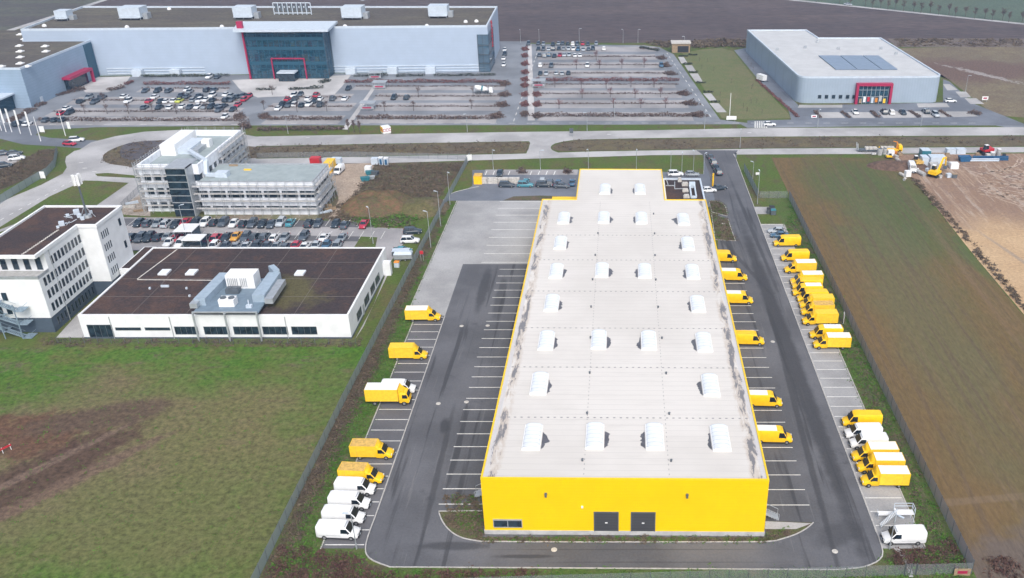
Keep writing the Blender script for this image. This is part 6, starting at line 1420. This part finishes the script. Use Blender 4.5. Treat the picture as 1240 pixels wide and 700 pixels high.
m = MB(SO); m.box(sx0, sx1, 212.4, ty0, 0, 12.9); m.build('stair_tower', M['win'], so); stt = so.children[-1]
m = MB(SO)
for z in np.arange(1.9, 12.8, 1.85): m.box(sx0 - .05, sx1 + .05, 212.3, 212.4, z, z + .18)
m.box(sx1, sx1 + .3, 212.3, ty0, 0, 13.1); m.box(sx0 - .2, sx1 + .3, 212.2, ty0 + 4, 12.9, 13.1); m.build('tower_frame', M['metal'], stt)
# roof plant
def rbox(u, v, z, dx_, dy_, dz_, mat, name='roof_unit'):
    p = at(u, v, z); m = MB(SO); m.cbox((p[0], p[1], z), (dx_, dy_, dz_)); return m.build(name, M[mat], so)
z_ = tz - 1.2
rbox(218, 179, z_, 4.0, 13.5, 3.0, 'white_paint'); rbox(233, 180, z_, 3.6, 9.5, 1.6, 'metal_pale'); rbox(242, 180, z_, 3, 9, 1.1, 'metal'); rbox(251.5, 177, z_, 2.2, 2.2, 2.0, 'white_paint', 'fan_unit')
m = MB(SO); pts3 = [(at(231, 189, z_)[0], at(231, 189, z_)[1], z_ + 1.4), (-107.5, 222.0, z_ + 1.4), (-105.0, 219.5, z_ + 1.4), (-105.0, 218.0, lwz + .6), (-100.5, 217.5, lwz + .6)]
for a, b in zip(pts3, pts3[1:]): m.bar(a, b, 1.0, .8)
m.build('air_duct', M['metal_pale'], so); rbox(270, 213.5, lwz, 3, 2.4, 1.3, 'metal_pale'); rbox(300, 206, lwz + .05, 1.9, .5, .3, 'yellow_box', 'timber_stack'); rbox(283, 201, lwz + .05, 2.2, .5, .4, 'timber', 'timber_stack')
# scaffolding as a thing of its own
sf = empty('scaffolding', (-100, 212, 0)); tag(sf, 'steel scaffolding with plank decks around the half finished office', 'scaffolding'); FO = sf.location
def scaf(x0, y0, x1, y1, h, nrm, bays):
    pm, dk, lg = MB(FO), MB(FO), MB(FO)
    for k in range(bays + 1):
        t = k / bays; x, y = x0 + (x1 - x0) * t, y0 + (y1 - y0) * t
        for o_ in (0, .8): pm.tube((x + nrm[0] * o_, y + nrm[1] * o_, 0), (x + nrm[0] * o_, y + nrm[1] * o_, h + 1), .055, .055, 5)
    z = 2.0
    while z < h + .6:
        dk.prism([(x0, y0), (x1, y1), (x1 + nrm[0] * .8, y1 + nrm[1] * .8), (x0 + nrm[0] * .8, y0 + nrm[1] * .8)], z, z + .08)
        for dz in (.5, 1.0): lg.bar((x0 + nrm[0] * .8, y0 + nrm[1] * .8, z + dz), (x1 + nrm[0] * .8, y1 + nrm[1] * .8, z + dz), .06)
        z += 2.0
    for k in range(0, bays, 3):
        t = k / bays; t1 = (k + 1) / bays; lg.bar((x0 + (x1 - x0) * t + nrm[0] * .8, y0 + (y1 - y0) * t + nrm[1] * .8, 0), (x0 + (x1 - x0) * t1 + nrm[0] * .8, y0 + (y1 - y0) * t1 + nrm[1] * .8, h), .06)
    pm.build('standard', M['metal'], sf); dk.build('plank_deck', M['plank'], sf); lg.build('ledger', M['metal'], sf)
scaf(tx0 - .3, ty0 - .5, sx0 - .2, ty0 - .5, tz, (0, -1), 4); scaf(tx0 - .4, ty0, tx0 - .4, ty1, tz, (-1, 0), 12); scaf(sx1 + .6, lwy0 - .4, lwx + .3, lwy0 - .4, lwz, (0, -1), 13); scaf(lwx + .4, lwy0, lwx + .4, lwy1, lwz, (1, 0), 6)
scaf(tx1 + .3, lwy1 + .5, tx1 + .3, ty1, tz, (1, 0), 7); scaf(tx0, ty1 + .4, tx1, ty1 + .4, tz, (0, 1), 6)

# ------------------------------------------------------------------ mound and building site pieces (middle)
def mound(c, rx, ry, h, mat, label, name='earth_mound'):
    m = MB((c[0], c[1], 0)); G_ = 26; ids = []
    for j in range(G_ + 1):
        for i in range(G_ + 1):
            a, b = i / G_ * 2 - 1, j / G_ * 2 - 1; d = math.hypot(a, b); z = max(0, math.cos(min(d, 1) * math.pi / 2)) ** .8 * h
            z = z * (1 + .22 * math.sin(a * 7 + b * 3) * math.cos(b * 6) + .12 * math.sin(a * 17 + 2) * math.sin(b * 15)) + (random.random() * .4 if d < .95 else -.05)
            ids.append(m.vert((c[0] + a * rx, c[1] + b * ry, z if d < 1 else -.05)))
    for j in range(G_):
        for i in range(G_): k = j * (G_ + 1) + i; m.face((ids[k], ids[k + 1], ids[k + G_ + 2], ids[k + G_ + 1]))
    return tag(m.build(name, mat, None, (c[0], c[1], 0), smooth=60), label, 'earth mound')
mound(at(458, 249), 9.5, 9.5, 3.0, M['reddirt'], 'large rusty brown earth mound right of the sandy track')
mound(at(512, 252), 7, 7, 1.8, scrubland, 'small overgrown mound beside the left mesh fence')
st(scrub(px([(425, 262), (460, 228), (492, 236), (495, 262), (460, 270)]), 40, 30, 1.2, .6, M['bramble'], 'bramble', .8, .10), 'rust brown growth spreading over the earth mound', 'bramble')

def box_thing(name, u, v, d, mat, label, cat, rz=0, lidm=None, group=None):
    o = empty(name, at(u, v), rz); MB().cbox((0, 0, .1), d).build('body', M[mat], o)
    m = MB(); m.cbox((0, 0, d[2] + .1), (d[0] * 1.03, d[1] * 1.03, .1)); m.build('roof', M[lidm or mat], o)
    m = MB(); n = max(2, int(d[0] / .8))
    for k in range(n + 1): x = -d[0] / 2 + d[0] * k / n; m.box(x - .04, x + .04, -d[1] / 2 - .04, -d[1] / 2, .1, d[2] + .1)
    m.cbox((0, -d[1] / 2 - .02, .02), (d[0], .1, .12)); m.build('rib', M[mat], o)
    return tag(o, label, cat, group)
box_thing('site_container', 400, 206, (2.3, 5, 2.6), 'yellow_paint', 'tall orange yellow container at the corner of the half finished office', 'container')
box_thing('site_cabin', 579.5, 221.5, (2.2, 2.4, 2.3), 'yellow_paint', 'orange yellow cabin on the grass beside the left fence', 'cabin', 0, 'yellow_dirty')
o = panel_van(); o.name = 'panel_van'; pp_ = at(411, 209); o.location = pp_; o.rotation_euler.z = R(-95); o.scale = (.9, .95, .9); tag(o, 'white van parked on the sandy track by the orange container', 'van')
for i, (u, v) in enumerate([(462, 199.5), (468.3, 200)]):
    o = empty('site_toilet', at(u, v)); MB().box(-.55, .55, -.55, .55, .1, 2.2).build('body', M['metal_pale'], o); MB().box(-.6, .6, -.6, .6, 2.2, 2.4).build('roof', M['white_paint'], o); MB().box(-.32, .32, -.6, -.55, .3, 1.9).build('door', M['blue'], o); tag(o, ['left', 'right'][i] + ' one of two white and blue site toilets by the near road', 'portable toilet', 'site toilets')
box_thing('site_cabin', 454.5, 198.5, (1.9, 1.6, 1.7), 'metal_pale', 'pale grey site box left of the two toilets', 'container')
box_thing('material_box', 446.5, 208, (1.8, 1.6, 1.5), 'white_paint', 'small white box above the dark tipping skips', 'box')
def skip(u, v, L, Wd, h, mat, label, rz=0):
    o = empty('waste_skip', at(u, v), rz); o.scale = (.6, .6, .7); m = MB()
    b = [(-L * .36, -Wd / 2), (L * .36, -Wd / 2), (L * .36, Wd / 2), (-L * .36, Wd / 2)]; t = [(-L / 2, -Wd / 2), (L / 2, -Wd / 2), (L / 2, Wd / 2), (-L / 2, Wd / 2)]
    m.loft([[(x, y, .1) for x, y in b], [(x, y, h) for x, y in t], [(x * .93, y * .9, h) for x, y in t], [(x * .9, y * .85, h - .25) for x, y in t]])
    m.build('skip_body', M[mat], o); m = MB()
    for s in (-1, 1): m.bar((-L / 2, s * Wd / 2, h), (L / 2, s * Wd / 2, h), .12); m.bar((0, s * Wd / 2 + .05, .1), (0, s * Wd / 2 + .05, h), .1)
    m.build('rim', M[mat], o); return tag(o, label, 'skip', 'skips on the building sites')
skip(448, 211.5, 4, 2, 1.6, 'teal', 'dark teal skip farthest back on the sandy track', .2); skip(454.5, 212, 3.6, 2, 1.7, 'metal_dark', 'near black skip right of the teal one', -.3); skip(442.5, 219, 4.4, 2.2, 1.6, 'teal', 'teal skip nearest on the sandy track', .3); skip(450, 217, 3.4, 2, 1.3, 'metal', 'grey skip among the dark ones by the mound', .1)
o = box_thing('site_container', 383, 199, (2.8, 2.2, 2.0), 'red', 'red container half hidden behind the half finished office', 'container')
box_thing('site_container', 408, 197, (2.8, 2.0, 1.3), 'metal_pale', 'pale container beside the near road above the white van', 'container')
for i, (u, v, c) in enumerate([(156, 251.5, 'stone'), (170, 256, 'timber'), (160, 247, 'metal_pale'), (395, 250, 'timber'), (400, 254, 'timber'), (395, 258, 'metal_pale')]):
    p = at(u, v); m = MB(p); 
    for k in range(7): m.cbox((p[0] + random.uniform(-.1, .1), p[1] + random.uniform(-.1, .1), .05 + .14 * (k // 2)), (3.2 - .3 * (k % 3), .4, .12), .25 * (i % 3) + .03 * k)
    tag(m.build('plank_pile', M[c], None, p), ['pale stone slab pile left of the half finished office', 'plank pile in the rubble left of the half finished office', 'metal sheet pile highest in the rubble at left', 'upper plank pile right of the half finished office', 'middle plank pile right of the half finished office', 'pale sheet pile lowest right of the half finished office'][i], 'building materials', 'material piles around the half finished office')

# ------------------------------------------------------------------ street things
# advertising cube with lettering
ac = empty('advertising_cube', at(467.5, 161.2), R(32)); ac.scale = (.66, .66, .66); tag(ac, 'small white and yellow advertising cube with red letters beside the road', 'advertising sign')
MB().box(-2, 2, -2, 2, .5, 3.6).build('cube', M['white_paint'], ac)
MB().box(-2.03, -2.0, -1.98, 1.98, .9, 3.5).build('yellow_face', M['yellow_box'], ac)
MB().box(-1.9, 1.9, -1.9, 1.9, 0, .5).build('base', M['concrete'], ac)
def text(s, size, mat, parent, loc, rot, name='lettering', ext=.03):
    cu = bpy.data.curves.new(name, 'FONT'); cu.body = s; cu.size = size; cu.extrude = ext; cu.align_x = 'CENTER'; cu.align_y = 'CENTER'; cu.offset = .03
    ob = bpy.data.objects.new(name, cu); C.objects.link(ob); dg = bpy.context.evaluated_depsgraph_get(); me = bpy.data.meshes.new_from_object(ob.evaluated_get(dg)); bpy.data.objects.remove(ob)
    me.materials.clear(); me.materials.append(M[mat]); o = link(name, me, parent, loc); o.rotation_euler = rot; return o
text('CCC', 2.1, 'pink', ac, (0, -2.05, 2.0), (R(90), 0, 0)); text('CCC', 1.4, 'pink', ac, (-2.08, 0, 2.0), (R(90), 0, R(-90)))
# concrete mixer truck
mt = empty('mixer_truck', at(586, 113.5)); mt.scale = (.72, .8, .8); tag(mt, 'white and green concrete mixer truck driving in the blue store car park', 'truck')
m = MB(); m.cbox((-1.2, 0, .8), (8, 1.2, .35)); m.build('chassis', M['metal_dark'], mt)
m = MB(); m.loft([ring(3.0, 1.2, .6, 3.0, .95), ring(4.4, 1.2, .6, 3.0, .95), ring(4.8, 1.15, .6, 2.2, .95)]); m.build('cab', M['white_paint'], mt, smooth=50)
quadpatch([(4.84, -1, 1.8), (4.84, 1, 1.8), (4.5, .95, 2.75), (4.5, -.95, 2.75)], .03).build('windscreen', M['car_glass'], mt)
m = MB(); m.tube((-4.6, 0, 3.4), (-3.2, 0, 2.9), .6, 1.2, 14); m.tube((-3.2, 0, 2.9), (.2, 0, 2.3), 1.2, 1.25, 14); m.tube((.2, 0, 2.3), (2.0, 0, 2.1), 1.25, .6, 14); m.build('drum', M['white_paint'], mt, smooth=40)
m = MB(); m.tube((-1.2, 0, 2.6), (-.3, 0, 2.45), 1.27, 1.27, 14); m.build('drum_stripe', M['teal'], mt); m = MB(); m.bar((-4.8, 0, 3.2), (-5.4, 0, 1.6), .6, .2); m.cbox((-4.6, 0, 1.1), (.3, 1.8, 2)); m.build('chute', M['metal_pale'], mt)
wheels(mt, (3.6, 1.6, -2.2, -3.5), 1.2, .5, .3)
# shelters for trolleys
for u, v, l in ((455.5, 95, 'trolley shelter against the store wall'), (460.5, 107, 'trolley shelter at the top of the diagonal white path'), (446, 132.5, 'trolley shelter halfway down the diagonal white path'), (652.5, 105, 'trolley shelter beside the white path of the right car park')):
    o = empty('trolley_shelter', at(u, v)); m = MB()
    for x in (-2.4, 0, 2.4):
        for y in (-1.6, 1.6): m.bar((x, y, 0), (x, y, 2.5), .1)
    m.build('frame', M['metal'], o); m = MB(); m.loft([[(-2.7, -1.7, 2.5), (2.7, -1.7, 2.5), (2.7, 1.7, 2.6), (-2.7, 1.7, 2.6)], [(-2.7, -1.7, 2.62), (2.7, -1.7, 2.62), (2.7, 1.7, 2.8), (-2.7, 1.7, 2.8)]]); m.build('roof', M['metal'], o)
    m = MB(); m.box(-2.4, 2.4, -1.62, -1.55, .5, 1.5); m.build('side_panel', M['metal'], o); m = MB(); m.box(-1.6, 1.6, -1.68, -1.62, .8, 1.3); m.build('red_sign', M['pink'], o); tag(o, l, 'shelter', 'trolley shelters')
o = empty('wooden_hut', at(824, 62.5)); MB().box(-4, 4, -2.5, 2.5, 0, 4).build('body', M['timber'], o); MB().box(-4.4, 4.4, -2.9, 2.9, 4, 4.5).build('roof', M['stone'], o); MB().box(-1.5, 3.4, -2.58, -2.5, .2, 3).build('opening', M['black'], o); tag(o, 'brown hut with dark opening at the bend of the diagonal road', 'hut')
o = empty('box_trailer', at(922, 98.5), R(-60)); MB().box(-2.0, 2.0, -1.0, 1.0, .7, 2.7).build('box', M['white_paint'], o); wheels(o, (-.6, .3), .95, .35); m = MB(); m.bar((3, 0, .8), (4.3, 0, .7), .15); m.build('drawbar', M['black'], o); tag(o, 'white box trailer left of the grey store', 'trailer')
def signboard(u, v, w_, h_, z0, mat, label, rz=0, mat2=None):
    o = empty('sign_board', at(u, v), rz); m = MB(); m.tube((-w_ * .35, 0, 0), (-w_ * .35, 0, z0 + h_), .05, .05, 6); m.tube((w_ * .35, 0, 0), (w_ * .35, 0, z0 + h_), .05, .05, 6); m.build('post', M['metal'], o)
    MB().box(-w_ / 2, w_ / 2, -.12, -.06, z0, z0 + h_).build('panel', M[mat], o)
    if mat2: MB().box(-w_ * .3, w_ * .3, -.14, -.12, z0 + h_ * .3, z0 + h_ * .7).build('stripe', M[mat2], o)
    return tag(o, label, 'sign')
signboard(1192, 123.5, 2.2, 1.3, .8, 'white_paint', 'white sign with red stripe right of the grey store', 0, 'pink'); signboard(985.5, 144, 2.0, 1.0, .4, 'white_paint', 'low white sign with red stripe left of the grey store bays', 0, 'pink'); signboard(885.5, 147, 3.4, 1.3, .6, 'white_paint', 'wide white banner sign by the end of the diagonal road')
signboard(692, 165.5, 1.2, 1.6, 1.2, 'metal_dark', 'small dark road sign on the main road verge'); signboard(511.5, 316, .8, .8, 1.8, 'red', 'small red round road sign beside the left fence'); signboard(52, 161, 1.6, 2, .3, 'white_paint', 'white information board among the flagpoles'); signboard(84.5, 157, 1, 2.4, .3, 'white_paint', 'slim white board on the grass strip'); signboard(568.5, 196.5, 1.6, 1.8, .6, 'white_paint', 'leaning white site board at the top of the left fence', .5)
signboard(1020.5, 391, 1.2, 2.2, .1, 'white_paint', 'white panel leaning by the right fence', R(80)); signboard(917, 213, 1, .7, .4, 'white_paint', 'white board on the grass by the sliding gate'); signboard(53, 217, 1.4, 2, .3, 'white_paint', 'white cabinet sign under the curved fence')
signboard(1164, 697, 2.2, 1.2, .1, 'timber', 'small wooden board lying by the lower right fence corner', 0, 'pink')
# concrete block wall behind the warehouse
o = empty('block_wall', at(603.5, 222)); 
for k in range(4): m = MB(); m.cbox((-4.6 + 3.05 * k, 0, 0), (2.9, 1.0, 1.7)); m.build('concrete_block', M['stone'], o)
tag(o, 'low pale concrete block wall right of the orange cabin', 'wall')
# stacked scaffold stair at the lower right stalls
ss = empty('mobile_stair', at(1085, 634)); tag(ss, 'white mobile stair platform with railing beside the lone white van', 'stairs')
m = MB(); m.box(-2.4, -.1, .9, 1.5, .7, .95); m.box(-.2, 2.4, .0, 1.0, 1.6, 1.72); m.box(-.1, .1, .9, 1.5, .7, 1.6); m.build('platform', M['white_paint'], ss)
m = MB(); m.loft([[(-2.5, -1.1, .1), (-2.5, -.3, .1), (-2.5, -.3, .22), (-2.5, -1.1, .22)], [(-.2, 0, 1.6), (-.2, .8, 1.6), (-.2, .8, 1.72), (-.2, 0, 1.72)]]); m.build('ramp', M['metal'], ss)
m = MB()
for k in range(12): t = (k + .5) / 12; m.cbox((-2.5 + 2.3 * t, -.7 + 1.1 * t, .2 + 1.5 * t), (.1, .75, .08))
m.build('tread', M['white_paint'], ss)
m = MB()
for x, y in ((-.2, 0), (-.2, 1.2), (2.4, 0), (2.4, 1.2)): m.bar((x, y, 0), (x, y, 2.7), .07)
for z in (2.2, 2.7): m.bar((-.2, 1.2, z), (2.4, 1.2, z), .06); m.bar((2.4, 0, z), (2.4, 1.2, z), .06)
m.bar((-2.5, -1.1, 1.1), (-.2, 0, 2.7), .05); m.bar((-2.5, -1.1, .1), (-2.5, -1.1, 1.1), .05); m.bar((-2.4, .9, .1), (-2.4, .9, 1.3), .05); m.bar((-2.4, 1.5, .1), (-2.4, 1.5, 1.3), .05); m.build('railing', M['metal_pale'], ss)
mh = MB(); mh.tube((0, 0, 0), (0, 0, .02), .42, .42, 16); mhm = mh.mesh('manhole_cover', M['stone'])
for i, (u, v) in enumerate([(671, 666), (1011, 668), (559, 395), (590.5, 394.5), (530.8, 489), (564.8, 487), (935.8, 414), (876, 271)]):
    o = link('manhole_cover', mhm, None, (*at(u, v)[:2], .045)); tag(o, 'pale round manhole cover ' + ['in the road below the yellow front wall', 'in the asphalt at the bottom right corner', 'left of a pair on the upper left yard', 'right of a pair on the upper left yard', 'left of a pair level with the box truck', 'right of a pair level with the box truck', 'right of the fourth van at the right wall', 'on the access road near the waste containers'][i], 'manhole cover', 'manhole covers')

# ------------------------------------------------------------------ building site (upper right)
def s8(x, y): return (1030 + x / 5.905, 165 + y / 5.905)
def sp8(x, y): u, v = s8(x, y); return at(u, v)
lt = empty('lorry', sp8(280, 112)); lt.scale = (.66, .8, .75); tag(lt, 'yellow crane lorry loaded with bags on the near road', 'truck')
m = MB(); m.cbox((0, 0, .9), (10, 2.4, .35)); m.box(-5, 2.2, -1.2, -1.1, 1.25, 1.9); m.box(-5, 2.2, 1.1, 1.2, 1.25, 1.9); m.build('flatbed', M['yellow_box'], lt)
m = MB(); m.loft([ring(3.6, 1.2, .6, 3.2, .95), ring(5.0, 1.2, .6, 3.2, .95), ring(5.4, 1.15, .6, 2.2, .95)]); m.build('cab', M['yellow_paint'], lt, smooth=50); quadpatch([(5.43, -1, 1.9), (5.43, 1, 1.9), (5.08, .95, 2.9), (5.08, -.95, 2.9)], .03).build('windscreen', M['car_glass'], lt)
m = MB(); m.bar((3, 0, 1), (3, 0, 4.2), .4); m.bar((3, 0, 4.2), (1, 0, 4.6), .3); m.build('crane_arm', M['orange'], lt); m = MB(); [m.cbox((-3.8 + 1.6 * k, 0, 1.25), (1.4, 1.8, 1.0)) for k in range(4)]; m.build('load', M['stone'], lt); wheels(lt, (4.2, 1.6, -2.6, -3.8), 1.2, .5, .3)
lo = empty('low_loader', sp8(120, 108)); lo.scale = (.56, .8, .75); tag(lo, 'flat dark trailer with raised ramp behind the yellow lorry', 'trailer')
m = MB(); m.cbox((0, 0, .7), (11, 2.5, .35)); m.build('deck', M['metal_dark'], lo); m = MB(); m.bar((-5.6, -1, .8), (-6.1, -1, 3.6), .5, .2); m.bar((-5.6, 1, .8), (-6.1, 1, 3.6), .5, .2); m.build('ramp', M['metal'], lo); m = MB(); [m.cbox((-.5 + 2.2 * k, 0, 1.05), (2.0, 1.8, .8)) for k in range(3)]; m.build('load', M['stone'], lo); wheels(lo, (-3, -1.9, -.8), 1.2, .42, .3)
for i, (x, y, r_, h_) in enumerate([(207, 132, .78, 2.0), (241, 128, .65, 1.9), (1055, 140, .7, 2.2), (1012, 148, .8, 1.6)]):
    o = empty('concrete_ring_stack', sp8(x, y)); m = MB()
    for k in range(3): m.tube((0, 0, .02 + k * h_ / 3), (0, 0, h_ / 3 * (k + .93)), r_, r_, 16)
    m.build('concrete_ring', M['concrete'], o); m = MB(); m.tube((0, 0, h_ * .97), (0, 0, h_), r_ * .82, r_ * .82, 16); m.build('opening', M['metal_dark'] if i < 2 else M['white_paint'], o)
    tag(o, ['left stack of concrete rings below the lorry', 'right stack of concrete rings below the lorry', 'tall pale tank at the right of the building site', 'wide pale tank beside the tall one on the building site'][i], 'concrete rings' if i < 2 else 'tank', 'stacks and tanks on the building site')
for i, (x, y, L, r_, rz) in enumerate([(500, 275, 3.4, .6, R(110)), (368, 285, 2.2, .45, R(110)), (385, 315, 1.2, .4, R(60)), (325, 150, 1.6, .4, R(110)), (335, 175, 1.8, .4, R(110)), (350, 192, 1.8, .4, R(120)), (165, 135, 1.4, .35, R(10))]):
    p = sp8(x, y); o = empty('pipe', p, rz); MB().tube((-L / 2, 0, r_), (L / 2, 0, r_), r_, r_, 14).build('pipe_wall', M['concrete'] if i in (0, 6) else M['stone'], o, smooth=40); m = MB(); m.tube((-L / 2 - .02, 0, r_), (L / 2 + .02, 0, r_), r_ * .8, r_ * .8, 12); m.build('bore', M['metal'], o)
    tag(o, ['thick grey concrete pipe right of the white site van', 'white pipe at the left of the bags', 'short white pipe nearest the brown field', 'upper pipe of three beside the lorry', 'middle pipe of three beside the lorry', 'lower pipe of three beside the lorry', 'grey pipe under the low trailer'][i], 'pipe', 'pipes on the building site')
box_thing('material_box', *s8(405, 285), (1.5, 1.4, 1.4), 'white_paint', 'white box right of the white pipe', 'box', .2); box_thing('material_box', *s8(285, 135), (1.8, 1.4, 1.4), 'white_paint', 'white box between lorry and small yellow roller', 'box')
box_thing('site_cabin', *s8(525, 155), (2.6, 3, 2.6), 'teal', 'tall teal container with pale roof at the site centre', 'container', 0, 'metal_pale'); box_thing('site_cabin', *s8(520, 200), (1.9, 3, 2.3), 'metal_pale', 'pale blue cabin in front of the teal container', 'cabin')
box_thing('site_cabin', *s8(612, 185), (4.6, 3.2, 1.8), 'metal_pale', 'long pale cabin behind the excavator', 'cabin'); box_thing('site_cabin', *s8(712, 122), (2.7, 2.0, 1.4), 'metal_pale', 'left half of the pale container pair by the road', 'container', group='container pair by the road'); box_thing('site_cabin', *s8(781, 122), (2.7, 2.0, 1.4), 'metal_pale', 'right half of the pale container pair by the road', 'container', group='container pair by the road')
box_thing('site_cabin', *s8(735, 228), (2.3, 1.8, 1.5), 'white_paint', 'white box cabin right of the excavator arm', 'cabin'); box_thing('material_box', *s8(698, 292), (1.3, 1.1, .9), 'metal_pale', 'pale box right of the excavator', 'box', .2); box_thing('material_box', *s8(738, 296), (1.3, 1.1, 1.0), 'metal_dark', 'dark brown box right of the pale box', 'box', 0, 'timber'); box_thing('material_box', *s8(980, 150), (1.3, 1.2, .9), 'stone', 'pale heap box left of the tanks', 'box')
box_thing('material_box', *s8(592, 235), (2.6, 2.4, 1.6), 'concrete', 'pale concrete block stack behind the excavator body', 'box')
for k in range(4):
    p = sp8(595 + 32 * k, 138); m = MB(p); m.cbox((p[0], p[1], .02), (1.25, .9, .5)); m.cbox((p[0], p[1], .52), (1.1, .7, .3)); tag(m.build('pallet_stack', M['timber'], None, p), 'brown pallet stack in the line behind the pale cabins', 'pallets', 'brown pallet stacks')
skip(*s8(812, 178), 6.2, 3, 2.2, 'blue', 'blue skip left of the long blue beams', .05)
for i, (x0_, x1_, y_) in enumerate([(872, 1125, 160), (1020, 1125, 172), (850, 1060, 178)]):
    p, q = sp8(x0_, y_), sp8(x1_, y_); m = MB(((p[0] + q[0]) / 2, p[1], 0)); z0_ = .1
    for zz in (0, .62): m.bar((p[0], p[1], .12 + zz), (q[0], q[1], .12 + zz), .7, .1)
    m.bar((p[0], p[1], .43), (q[0], q[1], .43), .2, .54)
    tag(m.build('steel_beam', M['blue'] if i < 2 else M['metal_pale'], None, ((p[0] + q[0]) / 2, p[1], 0)), ['longest blue steel beam on the building site', 'short blue steel beam in front of the long one', 'pale steel beam in front of the blue skip'][i], 'steel beam', 'steel beams')
def excavator(p, rz, body, label, s=1.0, arm=True):
    o = empty('excavator', p, rz); o.scale = (s, s, s)
    for y in (-1.1, 1.1):
        m = MB(); m.loft([[(-1.9, y - .28, .3), (-1.9, y + .28, .3), (-1.9, y + .28, .6), (-1.9, y - .28, .6)], [(-1.6, y - .28, 0), (-1.6, y + .28, 0), (-1.6, y + .28, .9), (-1.6, y - .28, .9)], [(1.6, y - .28, 0), (1.6, y + .28, 0), (1.6, y + .28, .9), (1.6, y - .28, .9)], [(1.9, y - .28, .3), (1.9, y + .28, .3), (1.9, y + .28, .6), (1.9, y - .28, .6)]]); m.build('track', M['black'], o)
    m = MB(); m.loft([[(-2.2, -1.2, 1.0), (1.2, -1.3, 1.0), (1.2, 1.3, 1.0), (-2.2, 1.2, 1.0)], [(-2.2, -1.2, 1.9), (1.2, -1.3, 1.7), (1.2, 1.3, 1.7), (-2.2, 1.2, 1.9)]]); m.tube((-.2, 0, .8), (-.2, 0, 1.05), .8, .8, 12); m.build('body', M[body], o)
    m = MB(); m.loft([[(-.2, .2, 1.7), (1.3, .2, 1.7), (1.3, 1.2, 1.7), (-.2, 1.2, 1.7)], [(-.1, .25, 3.0), (.9, .25, 3.0), (.9, 1.15, 3.0), (-.1, 1.15, 3.0)]]); m.build('cab', M['car_glass'], o); m = MB(); m.box(-.15, .95, .2, 1.2, 3.0, 3.1); m.build('cab_roof', M['white_paint'], o)
    if arm:
        m = MB(); m.bar((1.1, -.4, 1.5), (3.4, -.4, 4.6), .45, .5); m.bar((3.4, -.4, 4.6), (5.2, -.4, 4.4), .4, .45); m.build('boom', M[body], o); m = MB(); m.bar((5.2, -.4, 4.5), (5.9, -.4, 1.8), .32, .35); m.build('dipper', M[body], o)
        m = MB(); m.loft([[(5.6, -.9, 1.8), (6.2, -.9, 1.8), (6.2, .1, 1.8), (5.6, .1, 1.8)], [(5.2, -.9, .9), (6.0, -.9, .7), (6.0, .1, .7), (5.2, .1, .9)]]); m.build('bucket', M['metal_dark'], o)
    return tag(o, label, 'excavator', 'machines on the building site')
excavator(sp8(600, 285), R(48), 'yellow_paint', 'yellow excavator with raised arm in the middle of the building site', 1.0)
excavator(sp8(960, 125), R(195), 'red', 'red and dark tracked machine near the road', 1.0, False); excavator(sp8(478, 205), R(90), 'yellow_dirty', 'dark topped yellow digger left of the pale cabins', .9, False)
excavator(sp8(278, 158), R(0), 'yellow_paint', 'tiny yellow roller beside the concrete rings', .5, False)
o = panel_van(); o.location = sp8(436, 245); o.rotation_euler.z = R(-98); tag(o, 'white van standing in the mud of the building site', 'van')
mound(sp8(330, 215), 9, 4.5, 1.0, plain('dark_spoil', (.12, .075, .055), .95, .3, 1), 'low dark spoil heap left of the white site van')
kk = random.Random(21)
CL = [(265, 150, 'concrete', 'grey slab stack left of the tiny roller'), (318, 128, 'orange', 'orange crate right of the lorry cab'), (350, 140, 'timber', 'timber crate beside the lorry rear wheels'), (455, 178, 'metal_dark', 'dark crate above the dark topped digger'), (560, 118, 'timber', 'timber crate behind the teal container'), (655, 158, 'metal_pale', 'pale crate below the left pale container'), (690, 205, 'metal', 'grey crate left of the white box cabin'), (700, 165, 'timber', 'timber crate above the white box cabin'), (640, 300, 'concrete', 'grey slab stack below the yellow excavator'), (1095, 150, 'black', 'dark crate right of the tall pale tank'), (905, 140, 'timber', 'timber crate left of the red machine'), (470, 250, 'white_paint', 'white crate right of the white site van'), (545, 250, 'metal_pale', 'pale crate left of the yellow excavator')]
for x_, y_, c_, l_ in CL:
    p = sp8(x_, y_); a_ = kk.uniform(0, 1.2); m = MB(p); w_ = kk.uniform(.8, 1.4); m.cbox((p[0], p[1], .15), (w_, w_ * .8, .7), a_)
    for q_ in (-.35, 0, .35): m.cbox((p[0] + q_ * w_ * math.cos(a_), p[1] + q_ * w_ * math.sin(a_), 0), (.12, w_ * .8, .15), a_)
    m.cbox((p[0], p[1], .85), (w_ * 1.05, w_ * .85, .08), a_)
    tag(m.build('crate', M[c_], None, p), l_, 'crate', 'crates on the building site')
# red barrier band along the excavation at the left edge
p = at(4, 549); o = empty('safety_barrier', p, R(55)); m = MB(); [m.bar((x, 0, 0), (x, 0, 1.1), .08) for x in (-1.2, 0, 1.2)]; m.build('post', M['white_paint'], o); m = MB(); m.box(-1.4, 1.4, -.05, .05, .7, 1.0); m.build('board', M['red'], o); tag(o, 'small red and white barrier at the dug earth on the left edge', 'barrier')

# ------------------------------------------------------------------ air
hz = MB(); hz.box(-1500, 1500, -250, 2000, -1, 95)
mh_ = bpy.data.materials.new('haze'); mh_.use_nodes = True; t = mh_.node_tree; t.nodes.clear()
vo = t.nodes.new('ShaderNodeVolumePrincipled'); ou = t.nodes.new('ShaderNodeOutputMaterial'); t.links.new(vo.outputs[0], ou.inputs['Volume'])
vo.inputs['Color'].default_value = (.36, .60, 1, 1); vo.inputs['Density'].default_value = .00026; vo.inputs['Anisotropy'].default_value = .2
ho = hz.build('haze', mh_); tag(ho, kind='stuff')
